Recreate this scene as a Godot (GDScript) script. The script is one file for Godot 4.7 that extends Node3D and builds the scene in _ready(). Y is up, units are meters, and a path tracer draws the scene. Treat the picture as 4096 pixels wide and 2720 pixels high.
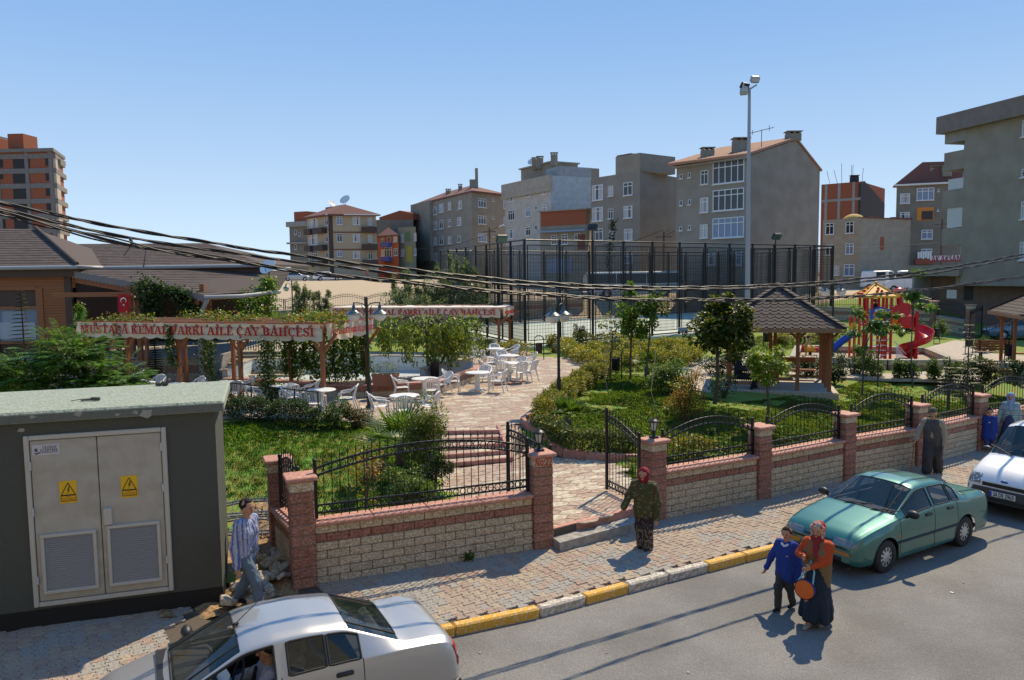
extends Node3D
# ---------------------------------------------------------------- mesh builder
class B:
	var V := PackedVector3Array()
	var N := PackedVector3Array()
	var C := PackedColorArray()
	var U := PackedVector2Array()
	var col := Color.WHITE
	var xf := Transform3D()
	var uvs := false
	func tri(a: Vector3,b: Vector3,c: Vector3) -> B:  # counter-clockwise seen from outside
		a = xf*a;b = xf*b;c = xf*c
		var n := (b - a).cross(c - a).normalized()
		V.push_back(a);V.push_back(c);V.push_back(b)
		for i in 3:
			N.push_back(n);C.push_back(col)
			if uvs: U.push_back(Vector2.ZERO)
		return self
	func q(a: Vector3,b: Vector3,c: Vector3,d: Vector3) -> B:
		a = xf*a;b = xf*b;c = xf*c;d = xf*d
		var n := (c - a).cross(d - b).normalized()
		V.append_array([a,c,b,a,d,c])
		for i in 6:
			N.push_back(n);C.push_back(col)
		if uvs: U.append_array([Vector2(0,1),Vector2(1,0),Vector2(1,1),Vector2(0,1),Vector2(0,0),Vector2(1,0)])
		return self
	func box(c: Vector3,s: Vector3,b := Basis()) -> B:
		var p := []
		for i in 8:
			p.push_back(c + b*Vector3((0.5 if i & 1 else -0.5)*s.x,(0.5 if i & 2 else -0.5)*s.y,(0.5 if i & 4 else -0.5)*s.z))
		q(p[4],p[5],p[7],p[6]);q(p[1],p[0],p[2],p[3]);q(p[5],p[1],p[3],p[7])
		q(p[0],p[4],p[6],p[2]);q(p[6],p[7],p[3],p[2]);q(p[0],p[1],p[5],p[4])
		return self
	func cbox(c: Vector3,s: Vector3,e := 0.01,b := Basis()) -> B:  # chamfered box
		var h := s*0.5
		e = minf(e,minf(h.x,minf(h.y,h.z))*0.9)
		var ax := [Vector3.RIGHT,Vector3.UP,Vector3.BACK]
		var hv := [h.x,h.y,h.z]
		for k in 3:
			var u: Vector3 = ax[(k + 1) % 3];var w: Vector3 = ax[(k + 2) % 3]
			var hu: float = hv[(k + 1) % 3];var hw: float = hv[(k + 2) % 3];var hk: float = hv[k]
			for sg: float in [-1.0,1.0]:
				var o: Vector3 = ax[k]*hk*sg
				var f := [o - u*(hu - e) - w*(hw - e),o + u*(hu - e) - w*(hw - e),o + u*(hu - e) + w*(hw - e),o - u*(hu - e) + w*(hw - e)]
				for i in 4: f[i] = c + b*(f[i] as Vector3)
				if sg > 0: q(f[0],f[1],f[2],f[3])
				else: q(f[3],f[2],f[1],f[0])
			for s1: float in [-1.0,1.0]:
				for s2: float in [-1.0,1.0]:
					var a: Vector3 = u*hu*s1 + w*(hw - e)*s2
					var d: Vector3 = u*(hu - e)*s1 + w*hw*s2
					var L: Vector3 = ax[k]*(hk - e)
					if s1*s2 > 0: _e(c,b,a,d,L)
					else: _e(c,b,d,a,L)
		for i in 8:
			var g := Vector3(1 if i & 1 else -1,1 if i & 2 else -1,1 if i & 4 else -1)
			var x := c + b*(g*Vector3(h.x,h.y - e,h.z - e));var y := c + b*(g*Vector3(h.x - e,h.y,h.z - e));var z := c + b*(g*Vector3(h.x - e,h.y - e,h.z))
			if g.x*g.y*g.z > 0: tri(x,y,z)
			else: tri(x,z,y)
		return self
	func _e(c: Vector3,b: Basis,a: Vector3,d: Vector3,L: Vector3) -> B:
		return q(c + b*(a - L),c + b*(d - L),c + b*(d + L),c + b*(a + L))
	func grid(P: Array,closed := false,flip := false,cap0 := false,cap1 := false) -> B:  # rows of points,smooth
		var m: int = P.size();var k: int = P[0].size()
		var nn := []
		for i in m:
			var r := PackedVector3Array();r.resize(k)
			for j in k:
				var du: Vector3 = P[mini(i + 1,m - 1)][j] - P[maxi(i - 1,0)][j]
				var dv: Vector3 = (P[i][(j + 1) % k] - P[i][(j + k - 1) % k]) if closed else (P[i][mini(j + 1,k - 1)] - P[i][maxi(j - 1,0)])
				var n := dv.cross(du)
				if n.length_squared() < 1e-14:
					n = (P[mini(i + 1,m - 1)][(j + 1) % k] - P[maxi(i - 1,0)][j]).cross(Vector3(0.01,0.02,0.03))
				r[j] = (xf.basis*n).normalized()*(-1.0 if flip else 1.0)
			nn.push_back(r)
		for i in m - 1:
			for j in (k if closed else k - 1):
				var j2: int = (j + 1) % k
				var a: Vector3 = xf*P[i][j];var b: Vector3 = xf*P[i][j2];var c: Vector3 = xf*P[i + 1][j2];var d: Vector3 = xf*P[i + 1][j]
				if flip:
					V.append_array([a,b,c,a,c,d]);N.append_array([nn[i][j],nn[i][j2],nn[i + 1][j2],nn[i][j],nn[i + 1][j2],nn[i + 1][j]])
				else:
					V.append_array([a,c,b,a,d,c]);N.append_array([nn[i][j],nn[i + 1][j2],nn[i][j2],nn[i][j],nn[i + 1][j],nn[i + 1][j2]])
				for t in 6: C.push_back(col)
				if uvs:
					var u0 := float(j)/(k - 1);var u1 := float(j + 1)/(k - 1);var w0 := 1.0 - float(i)/(m - 1);var w1 := 1.0 - float(i + 1)/(m - 1)
					if flip: U.append_array([Vector2(u0,w0),Vector2(u1,w0),Vector2(u1,w1),Vector2(u0,w0),Vector2(u1,w1),Vector2(u0,w1)])
					else: U.append_array([Vector2(u0,w0),Vector2(u1,w1),Vector2(u1,w0),Vector2(u0,w0),Vector2(u0,w1),Vector2(u1,w1)])
		if cap0: fan(P[0],not flip)
		if cap1: fan(P[m - 1],flip)
		return self
	func fan(r: PackedVector3Array,rev := false) -> B:
		var c := Vector3.ZERO
		for p in r: c += p
		c /= r.size()
		for i in r.size():
			if rev: tri(c,r[(i + 1) % r.size()],r[i])
			else: tri(c,r[i],r[(i + 1) % r.size()])
		return self
	func tube(pts: Array,r0: float,r1 := -1.0,n := 6,caps := true) -> B:
		if r1 < 0: r1 = r0
		var P := []
		var up := Vector3.UP
		var d0: Vector3 = (pts[1] - pts[0]).normalized()
		if absf(d0.y) > 0.9: up = Vector3.RIGHT
		for i in pts.size():
			var d: Vector3 = (pts[mini(i + 1,pts.size() - 1)] - pts[maxi(i - 1,0)]).normalized()
			var a := d.cross(up).normalized()
			up = a.cross(d).normalized()
			var r := lerpf(r0,r1,float(i)/(pts.size() - 1))
			var ring := PackedVector3Array()
			for k in n:
				var t := TAU*k/n
				ring.push_back(pts[i] + (a*cos(t) + up*sin(t))*r)
			P.push_back(ring)
		return grid(P,true,true,caps,caps)
	func bar(a: Vector3,b: Vector3,w: float,h := -1.0) -> B:  # square bar
		if h < 0: h = w
		var d := b - a;var z := d.normalized()
		var x := Vector3.UP.cross(z)
		if x.length() < 0.01: x = Vector3.RIGHT
		x = x.normalized()
		return box((a + b)*0.5,Vector3(w,h,d.length()),Basis(x,z.cross(x),z))
	func lathe(pr: Array,n := 12,o := Vector3.ZERO,ba := Basis()) -> B:  # pr: Vector2(radius,y) from bottom to top
		var P := []
		for p: Vector2 in pr:
			var ring := PackedVector3Array()
			for k in n:
				var t := TAU*k/n
				ring.push_back(o + ba*Vector3(cos(t)*p.x,p.y,sin(t)*p.x))
			P.push_back(ring)
		return grid(P,true,true)
	func ext(poly: PackedVector2Array,z0: float,z1: float) -> B:  # polygon in xy,extruded along z
		if Geometry2D.is_polygon_clockwise(poly): poly.reverse()
		# poly is now counter-clockwise (y up)
		var ix := Geometry2D.triangulate_polygon(poly)
		for i in range(0,ix.size(),3):
			var a := poly[ix[i]];var b := poly[ix[i + 1]];var c := poly[ix[i + 2]]
			if (b - a).cross(c - a) < 0:
				var t := b;b = c;c = t
			tri(Vector3(a.x,a.y,z1),Vector3(b.x,b.y,z1),Vector3(c.x,c.y,z1))
			tri(Vector3(a.x,a.y,z0),Vector3(c.x,c.y,z0),Vector3(b.x,b.y,z0))
		for i in poly.size():
			var a := poly[i];var b := poly[(i + 1) % poly.size()]
			q(Vector3(a.x,a.y,z0),Vector3(b.x,b.y,z0),Vector3(b.x,b.y,z1),Vector3(a.x,a.y,z1))
		return self
	func flat(poly: PackedVector2Array,y0: float,y1: float) -> B:  # plan polygon (x,z),a slab from y0 to y1
		var keep := xf
		xf = xf*Transform3D(Basis(Vector3.RIGHT,Vector3.BACK,Vector3.DOWN),Vector3.ZERO)
		ext(poly,-y1,-y0)
		xf = keep
		return self
	func ball(c: Vector3,r: Vector3,n := 10) -> B:
		var pr := []
		for i in n + 1:
			var t := -PI/2 + PI*i/n
			pr.push_back(Vector2(maxf(cos(t),0.001),sin(t)))
		return lathe(pr,n*2,c,Basis.from_scale(r))
	func mesh() -> ArrayMesh:
		var a := []
		a.resize(Mesh.ARRAY_MAX)
		a[Mesh.ARRAY_VERTEX] = V;a[Mesh.ARRAY_NORMAL] = N;a[Mesh.ARRAY_COLOR] = C
		if uvs and U.size() == V.size(): a[Mesh.ARRAY_TEX_UV] = U
		var m := ArrayMesh.new()
		m.add_surface_from_arrays(Mesh.PRIMITIVE_TRIANGLES,a)
		return m
var rng := RandomNumberGenerator.new()
var taken := {}
var M := {}
var T := {}
func rf(a: float,b: float) -> float: return rng.randf_range(a,b)
func numbered(n: String) -> String:
	if not taken.has(n):
		taken[n] = 0
		return n
	taken[n] += 1
	return "%s_%03d" % [n,taken[n]]
func thing(nm: String,label: String,cat: String,at := Vector3.ZERO,turn := 0.0,group := "") -> Node3D:
	var o := Node3D.new()
	o.name = numbered(nm);add_child(o,true);o.position = at;o.rotation.y = turn
	return tag(o,label,cat,group)
func tag(o: Node3D,label: String,cat: String,group := "") -> Node3D:
	o.set_meta("label",label);o.set_meta("category",cat)
	if group: o.set_meta("group",group)
	return o
func put(par: Node,nm: String,m: Variant,mt: Material,at := Vector3.ZERO) -> MeshInstance3D:
	var o := MeshInstance3D.new()
	o.mesh = m.mesh() if m is B else m
	o.material_override = mt
	o.position = at
	if par == self: nm = numbered(nm)
	elif par.has_node(nm):
		var k: int = par.get_meta("n_" + nm,0) + 1
		par.set_meta("n_" + nm,k)
		nm = "%s_%03d" % [nm,k]
	o.name = nm
	par.add_child(o,true)
	return o
func struct(nm: String,m: Variant,mt: Material) -> MeshInstance3D:
	var o := put(self,nm,m,mt);o.set_meta("kind","structure");return o
func stuff(o: Node3D) -> Node3D:
	o.set_meta("kind","stuff");return o
func dup(o: Node3D,nm: String,label: String,at: Vector3,turn := 0.0) -> Node3D:
	var c: Node3D = o.duplicate()
	c.name = numbered(nm);add_child(c,true);c.position = at;c.rotation = Vector3(0,turn,0)
	c.set_meta("label",label)
	return c
# ---------------------------------------------------------------- materials
func noise(key: String,freq: float,lo: Color,hi: Color,oct := 4,size := 256,kind := FastNoiseLite.TYPE_SIMPLEX_SMOOTH,nrm := 0.0) -> NoiseTexture2D:
	if T.has(key): return T[key]
	var f := FastNoiseLite.new()
	f.noise_type = kind;f.frequency = freq;f.fractal_octaves = oct;f.seed = 7 + T.size()
	var t := NoiseTexture2D.new()
	t.width = size;t.height = size;t.seamless = true;t.noise = f
	if nrm > 0: t.as_normal_map = true;t.bump_strength = nrm
	else:
		var g := Gradient.new()
		g.set_color(0,lo);g.set_color(1,hi);g.set_offset(0,0.25);g.set_offset(1,0.75)
		t.color_ramp = g
	T[key] = t
	return t
func grey(v: float) -> Color: return Color(v,v,v)
# linear base colour,roughness;tex = a noise key with its size in metres;bump = normal noise
func mat(key: String,lin: Color,rough := 0.8,tex := "",size := 1.0,bump := "",bsize := 1.0,bs := 0.6) -> StandardMaterial3D:
	if M.has(key): return M[key]
	var m := StandardMaterial3D.new()
	m.resource_name = key
	m.albedo_color = lin.linear_to_srgb();m.roughness = rough
	if tex:
		m.albedo_texture = T[tex]
		m.uv1_triplanar = true;m.uv1_world_triplanar = true;m.uv1_scale = Vector3.ONE/size
	if bump:
		m.normal_enabled = true;m.normal_texture = T[bump];m.normal_scale = bs
		if not tex:
			m.uv1_triplanar = true;m.uv1_world_triplanar = true;m.uv1_scale = Vector3.ONE/bsize
	m.vertex_color_use_as_albedo = true
	M[key] = m
	return m
func metal(key: String,lin: Color,rough: float,met := 1.0) -> StandardMaterial3D:
	var m := mat(key,lin,rough);m.metallic = met;return m
func leafm(key: String,lin: Color) -> StandardMaterial3D:
	var m := mat(key,lin,0.45)
	m.backlight_enabled = true;m.backlight = (lin*1.3).linear_to_srgb();m.cull_mode = BaseMaterial3D.CULL_DISABLED
	return m
func glass(key: String,tint: Color,a: float) -> StandardMaterial3D:
	var m := mat(key,tint,0.03);m.transparency = BaseMaterial3D.TRANSPARENCY_ALPHA
	m.albedo_color.a = a;m.metallic_specular = 0.6
	return m
func materials() -> void:
	noise("fine",0.12,grey(0.82),grey(1.0),5,512)
	noise("blotch",0.02,grey(0.8),grey(1.0),5,512)
	noise("patch",0.012,Color(0.93,0.92,0.9),grey(1.0),6,512)
	noise("speck",0.4,grey(0.68),grey(1.0),2,512,FastNoiseLite.TYPE_VALUE)
	noise("stone",0.035,Color(0.7,0.66,0.6),Color(1,1,1),6,512,FastNoiseLite.TYPE_PERLIN)
	noise("grassy",0.02,Color(0.95,0.86,0.6),Color(0.72,1,0.65),5,512)
	noise("worn",0.03,Color(1.0,0.79,0.25),Color(1,1,1),6,512)
	T.worn.color_ramp.set_offset(0,0.56);T.worn.color_ramp.set_offset(1,0.68)
	noise("bump",0.06,grey(0),grey(1),4,256,FastNoiseLite.TYPE_SIMPLEX_SMOOTH,6.0)
	noise("rock",0.03,grey(0),grey(1),5,256,FastNoiseLite.TYPE_PERLIN,14.0)
	mat("asphalt",Color(0.27,0.26,0.245),0.9,"speck",1.1,"bump",1.0,0.2)
	M.asphalt.detail_enabled = true;M.asphalt.detail_blend_mode = BaseMaterial3D.BLEND_MODE_MUL;M.asphalt.detail_albedo = noise("road",0.006,Color(0.86,0.855,0.85),grey(1.0),6,512);M.asphalt.detail_uv_layer = BaseMaterial3D.DETAIL_UV_2;M.asphalt.uv2_triplanar = true;M.asphalt.uv2_world_triplanar = true;M.asphalt.uv2_scale = Vector3.ONE/9.0
	mat("paver_pink",Color(0.4,0.31,0.24),0.9,"fine",1.3,"bump")
	mat("paver_grey",Color(0.36,0.33,0.29),0.9,"fine",1.3,"bump")
	mat("paver_tan",Color(0.43,0.345,0.255),0.9,"fine",1.3,"bump")
	mat("paver_rose",Color(0.38,0.275,0.215),0.9,"fine",1.3,"bump")
	mat("joint",Color(0.13,0.105,0.08),1.0,"speck",0.7)
	mat("flag_pink",Color(0.47,0.35,0.265),0.85,"blotch",1.7)
	mat("flag_rose",Color(0.44,0.31,0.23),0.85,"blotch",1.7)
	mat("flag_cream",Color(0.58,0.49,0.36),0.85,"blotch",1.7)
	mat("kerb_white",Color(0.66,0.62,0.56),0.85,"stone",1.1)
	mat("kerb_yellow",Color(0.6,0.53,0.42),0.8,"worn",0.9)
	mat("kerb_stone",Color(0.5,0.46,0.4),0.9,"stone",1.1)
	mat("brick_cream",Color(0.66,0.57,0.43),0.95,"stone",0.7,"rock",0.4,0.7)
	mat("brick_cream2",Color(0.6,0.515,0.385),0.95,"stone",0.62,"rock",0.4,0.7)
	mat("brick_red",Color(0.4,0.195,0.148),0.95,"stone",0.8,"rock",0.4,0.8)
	mat("brick_red2",Color(0.45,0.235,0.18),0.95,"stone",0.7,"rock",0.4,0.8)
	mat("mortar",Color(0.25,0.2,0.14),1.0,"fine",0.6)
	mat("coping",Color(0.56,0.27,0.2),0.75,"blotch",0.9)
	mat("iron",Color(0.014,0.014,0.016),0.42)
	M.iron.metallic = 0.3
	mat("iron_grey",Color(0.1,0.105,0.12),0.85)
	mat("black",Color(0.012,0.012,0.012),0.6)
	mat("rubber",Color(0.018,0.018,0.019),0.75)
	mat("wood",Color(0.36,0.125,0.04),0.65,"fine",0.5)
	mat("wood_pale",Color(0.4,0.2,0.1),0.7,"fine",0.5)
	mat("wood_dark",Color(0.1,0.055,0.035),0.7,"fine",0.5)
	mat("plastic_white",Color(0.72,0.7,0.66),0.4)
	mat("plastic_cream",Color(0.66,0.58,0.47),0.45)
	mat("white",Color(0.76,0.75,0.72),0.6)
	mat("concrete",Color(0.36,0.34,0.31),0.9,"blotch",2.0)
	mat("soil",Color(0.3,0.215,0.13),1.0,"stone",1.5,"rock")
	mat("sand",Color(0.52,0.4,0.26),1.0,"fine",3.0)
	mat("lawn",Color(0.24,0.25,0.08),1.0,"grassy",5.0)
	mat("bark",Color(0.12,0.085,0.055),0.95,"fine",0.3)
	mat("shingle",Color(0.085,0.06,0.05),0.9,"fine",0.8)
	mat("shingle2",Color(0.1,0.072,0.06),0.9,"fine",0.7)
	mat("skin",Color(0.44,0.235,0.145),0.55)
	mat("cloth",Color(1,1,1),0.9,"fine",0.4)
	mat("vcol",Color(1,1,1),0.7)
	glass("pane",Color(0.02,0.03,0.03),0.35)
	glass("car_glass",Color(0.03,0.05,0.05),0.25)
# ---------------------------------------------------------------- scene
func _ready() -> void:
	rng.seed = 20
	var cam := Camera3D.new()
	cam.name = "Camera";cam.position = Vector3(0,5.35,0);cam.fov = 47.306;cam.far = 3000.0;cam.near = 0.1
	cam.basis = Basis(Vector3.RIGHT,-0.08480)*Basis(Vector3.BACK,-0.013)
	add_child(cam)
	var we := WorldEnvironment.new();we.name = "World"
	var env := Environment.new()
	var sky := ProceduralSkyMaterial.new()
	sky.sky_top_color = Color(0.35,0.59,0.86);sky.sky_horizon_color = Color(0.85,0.94,1.0);sky.sky_curve = 0.16
	sky.ground_bottom_color = Color(0.3,0.27,0.23);sky.ground_horizon_color = Color(0.6,0.62,0.62);sky.sun_angle_max = 30.0
	env.background_mode = Environment.BG_SKY;env.sky = Sky.new();env.sky.sky_material = sky
	env.background_energy_multiplier = 0.9
	env.tonemap_mode = Environment.TONE_MAPPER_LINEAR;env.tonemap_exposure = 1.2
	env.sdfgi_enabled = true;env.ssao_enabled = true;env.ssil_enabled = true
	we.environment = env;add_child(we)
	var sun := DirectionalLight3D.new();sun.name = "Sun"
	sun.light_color = Color(1.0,0.93,0.8);sun.light_energy = 1.5;sun.light_angular_distance = 0.5;sun.shadow_enabled = true
	sun.basis = Basis.looking_at(Vector3(-0.313,-0.785,0.535),Vector3.UP)
	add_child(sun)
	materials()
	Leaf.mt = leafm("leaf",Color(1,1,1));Leaf.mt.backlight = Color(1,1,0.7)
	ground()
	street()
	park_paving()
	fence_walls()
	kiosk()
	buildings()
	cafe()
	pergola("near pergola with cream lettered valance, wooden battens and creeper on top",Vector2(-6.1,-25.1),Vector2(0.945,0.328),10.4,3.1,3.72,0.58,[-0.15,-3.4,-6.0,-8.3,-10.2],false,0.3)
	pergola("far pergola with white canvas roof and lettered valance before the court",Vector2(-0.6,-42.5),Vector2(0.963,0.27),10.4,2.4,3.42,0.55,[-0.15,-3.4,-6.8,-10.2],true,0.3)
	furniture()
	pool()
	park_fittings()
	court()
	gazebo("timber gazebo with scalloped brown shingles and a seated man inside",Vector2(11.4,-27.7),-0.294,3.5,0.85,true)
	gazebo("second timber gazebo cut off by the right edge of the picture",Vector2(25.4,-31.6),-0.294,3.7,0.9,false)
	playground()
	plants()
	vehicles()
	people()
	wires()
	rubble()
# ---------------------------------------------------------------- ground
const O := Vector2(2.97,-16.18)      # foot of the pillar right of the gate
const E1 := Vector2(0.868,-0.496)    # along the wall to the right of the gate
const N1 := Vector2(-0.496,-0.868)   # into the park
const P0 := Vector2(-3.62,-12.9)     # corner pillar left of the gate
const GL := Vector2(0.49,-14.6)      # pillar left of the gate
const E2 := Vector2(0.924,-0.382)
const N2 := Vector2(-0.382,-0.924)
func st(s: float,t: float,y := 0.0) -> Vector3:
	return Vector3(O.x + E1.x*s + N1.x*t,y,O.y + E1.y*s + N1.y*t)
func inside(p: Vector2) -> float:     # metres inside the park wall
	return minf((p - O).dot(N1),(p - GL).dot(N2)) if p.x < 3.0 else (p - O).dot(N1)
func ss(a: float,b: float,x: float) -> float: return smoothstep(a,b,x)
func gh(x: float,z: float) -> float: # height of the bare ground
	var p := Vector2(x,z)
	var t := inside(p)
	if t < -0.25: return -0.05
	var s := (p - O).dot(E1)
	var h := 0.5 + 0.47*ss(2.0,9.0,t)
	if x < P0.x + 0.3: h = 0.1 + 0.85*ss(4.0,8.5,t)
	if s > -3.3 and s < lerpf(1.8,0.3,ss(4.2,6.5,t)) and t < 9.5: h = 0.36 + 0.5*ss(4.9,8.5,t)   # the path from the gate
	if t < 0.2: h = minf(h,0.3)
	# beyond the park the ground climbs to the back street and the sandy lot
	var d := (p - Vector2(-34.0,-48.0)).dot(Vector2(-0.588,-0.809))
	h += 1.72*maxf(ss(0.1,0.3,d),ss(58.0,68.0,-z)*ss(22.0,32.0,x))
	h += 1.5*ss(6.0,40.0,d)*(1.0 - ss(4.0,18.0,x)) + 0.5*ss(6.0,40.0,d)
	h += 1.2*ss(90.0,200.0,d)
	if x > 26.0: h += -0.3*ss(26,32,x)*(1.0 - ss(56,70,-z))
	return h
func sheet(xs: PackedFloat32Array,zs: PackedFloat32Array,f: Callable,keep: Callable) -> B:
	var b := B.new()
	for i in xs.size() - 1:
		for j in zs.size() - 1:
			var x0 := xs[i];var x1 := xs[i + 1];var z0 := zs[j];var z1 := zs[j + 1]
			if not keep.call((x0 + x1)/2,(z0 + z1)/2): continue
			b.q(Vector3(x0,f.call(x0,z0),z0),Vector3(x1,f.call(x1,z0),z0),Vector3(x1,f.call(x1,z1),z1),Vector3(x0,f.call(x0,z1),z1))
	return b
func steps_f(a: float,b: float,n: int) -> PackedFloat32Array:
	var r := PackedFloat32Array()
	for i in n + 1: r.push_back(lerpf(a,b,float(i)/n))
	return r
func ground() -> void:
	var far := B.new()
	far.box(Vector3(0,-0.56,-400),Vector3(2400,1.0,1800))
	struct("ground",far,M.soil)
	# park ground: lawns and beds
	var lawn := sheet(steps_f(-34,46,160),steps_f(-12,-72,120),func(x,z): return gh(x,z),func(x,z): return inside(Vector2(x,z)) > 0.32 and (Vector2(x,z) - Vector2(-34.0,-48.0)).dot(Vector2(-0.588,-0.809)) < 0.6)
	struct("park_ground",lawn,M.lawn)
	var lot := sheet(steps_f(-34,46,160),steps_f(-30,-72,84),func(x,z): return gh(x,z) + 0.004,func(x,z): return (Vector2(x,z) - Vector2(-34.0,-48.0)).dot(Vector2(-0.588,-0.809)) > 0.1)
	struct("sand_lot",lot,M.sand)
	var back := sheet(steps_f(-160,200,180),steps_f(-72,-260,94),func(x,z): return gh(x,z),func(_x,_z): return true)
	struct("terrain",back,M.sand)
	var side := sheet(steps_f(46,106,20),steps_f(-12,-72,20),func(x,z): return gh(x,z),func(x,z): return inside(Vector2(x,z)) > -0.1)
	struct("side_street",side,mat("street_far",Color(0.2,0.19,0.18),0.9,"speck",1.6))
	var side2 := sheet(steps_f(-100,-34,20),steps_f(-12,-72,20),func(x,z): return gh(x,z),func(x,z): return inside(Vector2(x,z)) > -0.1)
	struct("side_ground",side2,M.soil)
# ---------------------------------------------------------------- road,kerb,pavement
const K1 := Vector2(-0.93,-11.19)
const K2 := Vector2(0.35,-11.78)
const K3 := Vector2(2.62,-13.09)
const K4 := Vector2(5.03,-14.41)
func kerb_line() -> Array:
	return [K1 - Vector2(0.905,-0.425)*14.0,K1,K2,K3,K4,K4 + E1*34.0]
func paver_mesh(seed_: int) -> ArrayMesh:
	rng.seed = seed_
	var b := B.new()
	var w := []
	var L := 0.2
	for y: float in [-0.5,-0.2,-0.12,0.12,0.2,0.5]:
		w.push_back(Vector2(0.0825 + (0.017 if absf(y) > 0.15 else -0.017) - 0.003,y*L + (0.003 if y < -0.4 else -0.003 if y > 0.4 else 0.0)))
	var ring: Array = []
	for p: Vector2 in w: ring.push_back(p)
	for i in range(5,-1,-1): ring.push_back(Vector2(-w[i].x,w[i].y))
	var top := []
	var n := ring.size()
	for i in n:
		var p: Vector2 = ring[i]
		top.push_back(Vector3(p.x - signf(p.x)*0.006,0.0,p.y - (signf(p.y)*0.006 if absf(p.y) > 0.08 else 0.0)))
	for k in 5:
		b.q(top[n - 1 - k],top[n - 2 - k],top[k + 1],top[k])
	# make the tops face up whatever the order
	for i in n:
		var j := (i + 1) % n
		var a: Vector2 = ring[i];var c: Vector2 = ring[j]
		b.q(top[i],top[j],Vector3(c.x,-0.008,c.y),Vector3(a.x,-0.008,a.y))
		b.q(Vector3(a.x,-0.008,a.y),Vector3(c.x,-0.008,c.y),Vector3(c.x,-0.05,c.y),Vector3(a.x,-0.05,a.y))
	for i in b.N.size():
		if i < 30: b.N[i] = Vector3.UP
	return b.mesh()
func add_mesh(b: B,m: ArrayMesh,xf: Transform3D) -> void:
	var a := m.surface_get_arrays(0)
	var v: PackedVector3Array = a[Mesh.ARRAY_VERTEX];var nn: PackedVector3Array = a[Mesh.ARRAY_NORMAL]
	b.V.append_array(xf*v)
	b.N.append_array(Transform3D(xf.basis.orthonormalized(),Vector3.ZERO)*nn)
	var c := PackedColorArray();c.resize(v.size());c.fill(b.col)
	b.C.append_array(c)
func street() -> void:
	var road := B.new()
	var kl := kerb_line()
	var poly := PackedVector2Array(kl)
	poly.append_array([Vector2(60,30),Vector2(-60,30),Vector2(-60,kl[0].y)])
	road.flat(poly,-0.2,0.0)
	struct("road",road,M.asphalt)
	var walk := B.new()
	var wp := PackedVector2Array(kl)
	wp.append_array([O + E1*40.0,O + E1*38.0,O,GL,P0,P0 - E2*14.0])
	walk.flat(wp,-0.3,0.085)
	var sidewalk := struct("sidewalk",walk,M.joint)
	# kerb: painted blocks,each its own piece
	var kerb := Node3D.new();kerb.name = "kerb";add_child(kerb);kerb.set_meta("kind","structure")
	var pos := 0.0
	var tones := ["kerb_yellow","kerb_yellow","kerb_white","kerb_white","kerb_yellow","kerb_yellow","kerb_white","kerb_white"]
	rng.seed = 5
	for i in kl.size() - 1:
		var a: Vector2 = kl[i];var c: Vector2 = kl[i + 1]
		var L := a.distance_to(c);var d := (c - a)/L
		var nblk := maxi(1,roundi(L/1.0))
		var bl := L/nblk
		for k in nblk:
			var m := a + d*(bl*(k + 0.5))
			var bb := B.new()
			bb.cbox(Vector3.ZERO,Vector3(bl - 0.012,0.24,0.17),0.025)
			var idx := i*7 + k
			var tone: String = tones[(idx + 1) % 8] if i > 0 else ("kerb_yellow" if k > nblk - 3 else "kerb_stone")
			if i == 1: tone = "kerb_yellow" if k == 0 else "kerb_white"
			if i == 2: tone = ["kerb_white","kerb_yellow","kerb_white","kerb_white"][mini(k,3)]
			if i == 3: tone = "kerb_white" if k < 1 else "kerb_yellow"
			var o := put(kerb,"kerb_stone",bb,M[tone],Vector3(m.x,0.035 + rf(-0.006,0.006),m.y) + Vector3(-d.y,0,d.x)*-0.0)
			o.rotation = Vector3(rf(-0.02,0.02),-atan2(d.y,d.x) + rf(-0.012,0.012),rf(-0.006,0.006))
	# interlocking pavers
	var pm := [paver_mesh(1),paver_mesh(2)]
	var mats := [M.paver_pink,M.paver_grey,M.paver_tan,M.paver_rose]
	var list := []
	rng.seed = 9
	var tint := FastNoiseLite.new();tint.frequency = 0.6;tint.seed = 3
	var rot := Basis(Vector3.UP,-atan2(E1.y,E1.x) + 0.06)
	var kx := PackedVector2Array();
	for p in kl: kx.push_back(p)
	for iu in range(-90,150):
		for iv in range(-26,10):
			var lx := iu*0.165;var lz := iv*0.2 + (0.1 if iu & 1 else 0.0)
			var w := rot*Vector3(lx,0,lz) + Vector3(O.x,0,O.y) + Vector3(N1.x,0,N1.y)*-2.2
			var p := Vector2(w.x,w.z)
			if not Geometry2D.is_point_in_polygon(p,wp): continue
			if p.distance_to(Geometry2D.get_closest_point_to_segment(p,K2,K1 - Vector2(0.905,-0.425)*14.0)) < 0.17 or p.distance_to(Geometry2D.get_closest_point_to_segment(p,K2,K3)) < 0.17 or p.distance_to(Geometry2D.get_closest_point_to_segment(p,K3,K4)) < 0.17 or p.distance_to(Geometry2D.get_closest_point_to_segment(p,K4,kl[5])) < 0.17: continue
			if p.x > -5.2 and (p - P0).dot(E2) < 0.2 and (p - P0).dot(N2) > -1.3 - 0.25*sin(p.x*5.0): continue   # torn-up corner beside the kiosk
			if p.x > 17: continue
			var d := Vector3(p.x,5.3,p.y).length()
			var px := 1180.0 + 1790.0*p.x/-p.y
			list.push_back([d if px > -40 and px < 2400 and not (px > 240 and px < 1000 and d < 10.9) else d + 100.0,w])
	list.sort_custom(func(a,b): return a[0] < b[0])
	var rest := [B.new(),B.new(),B.new(),B.new()]
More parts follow.
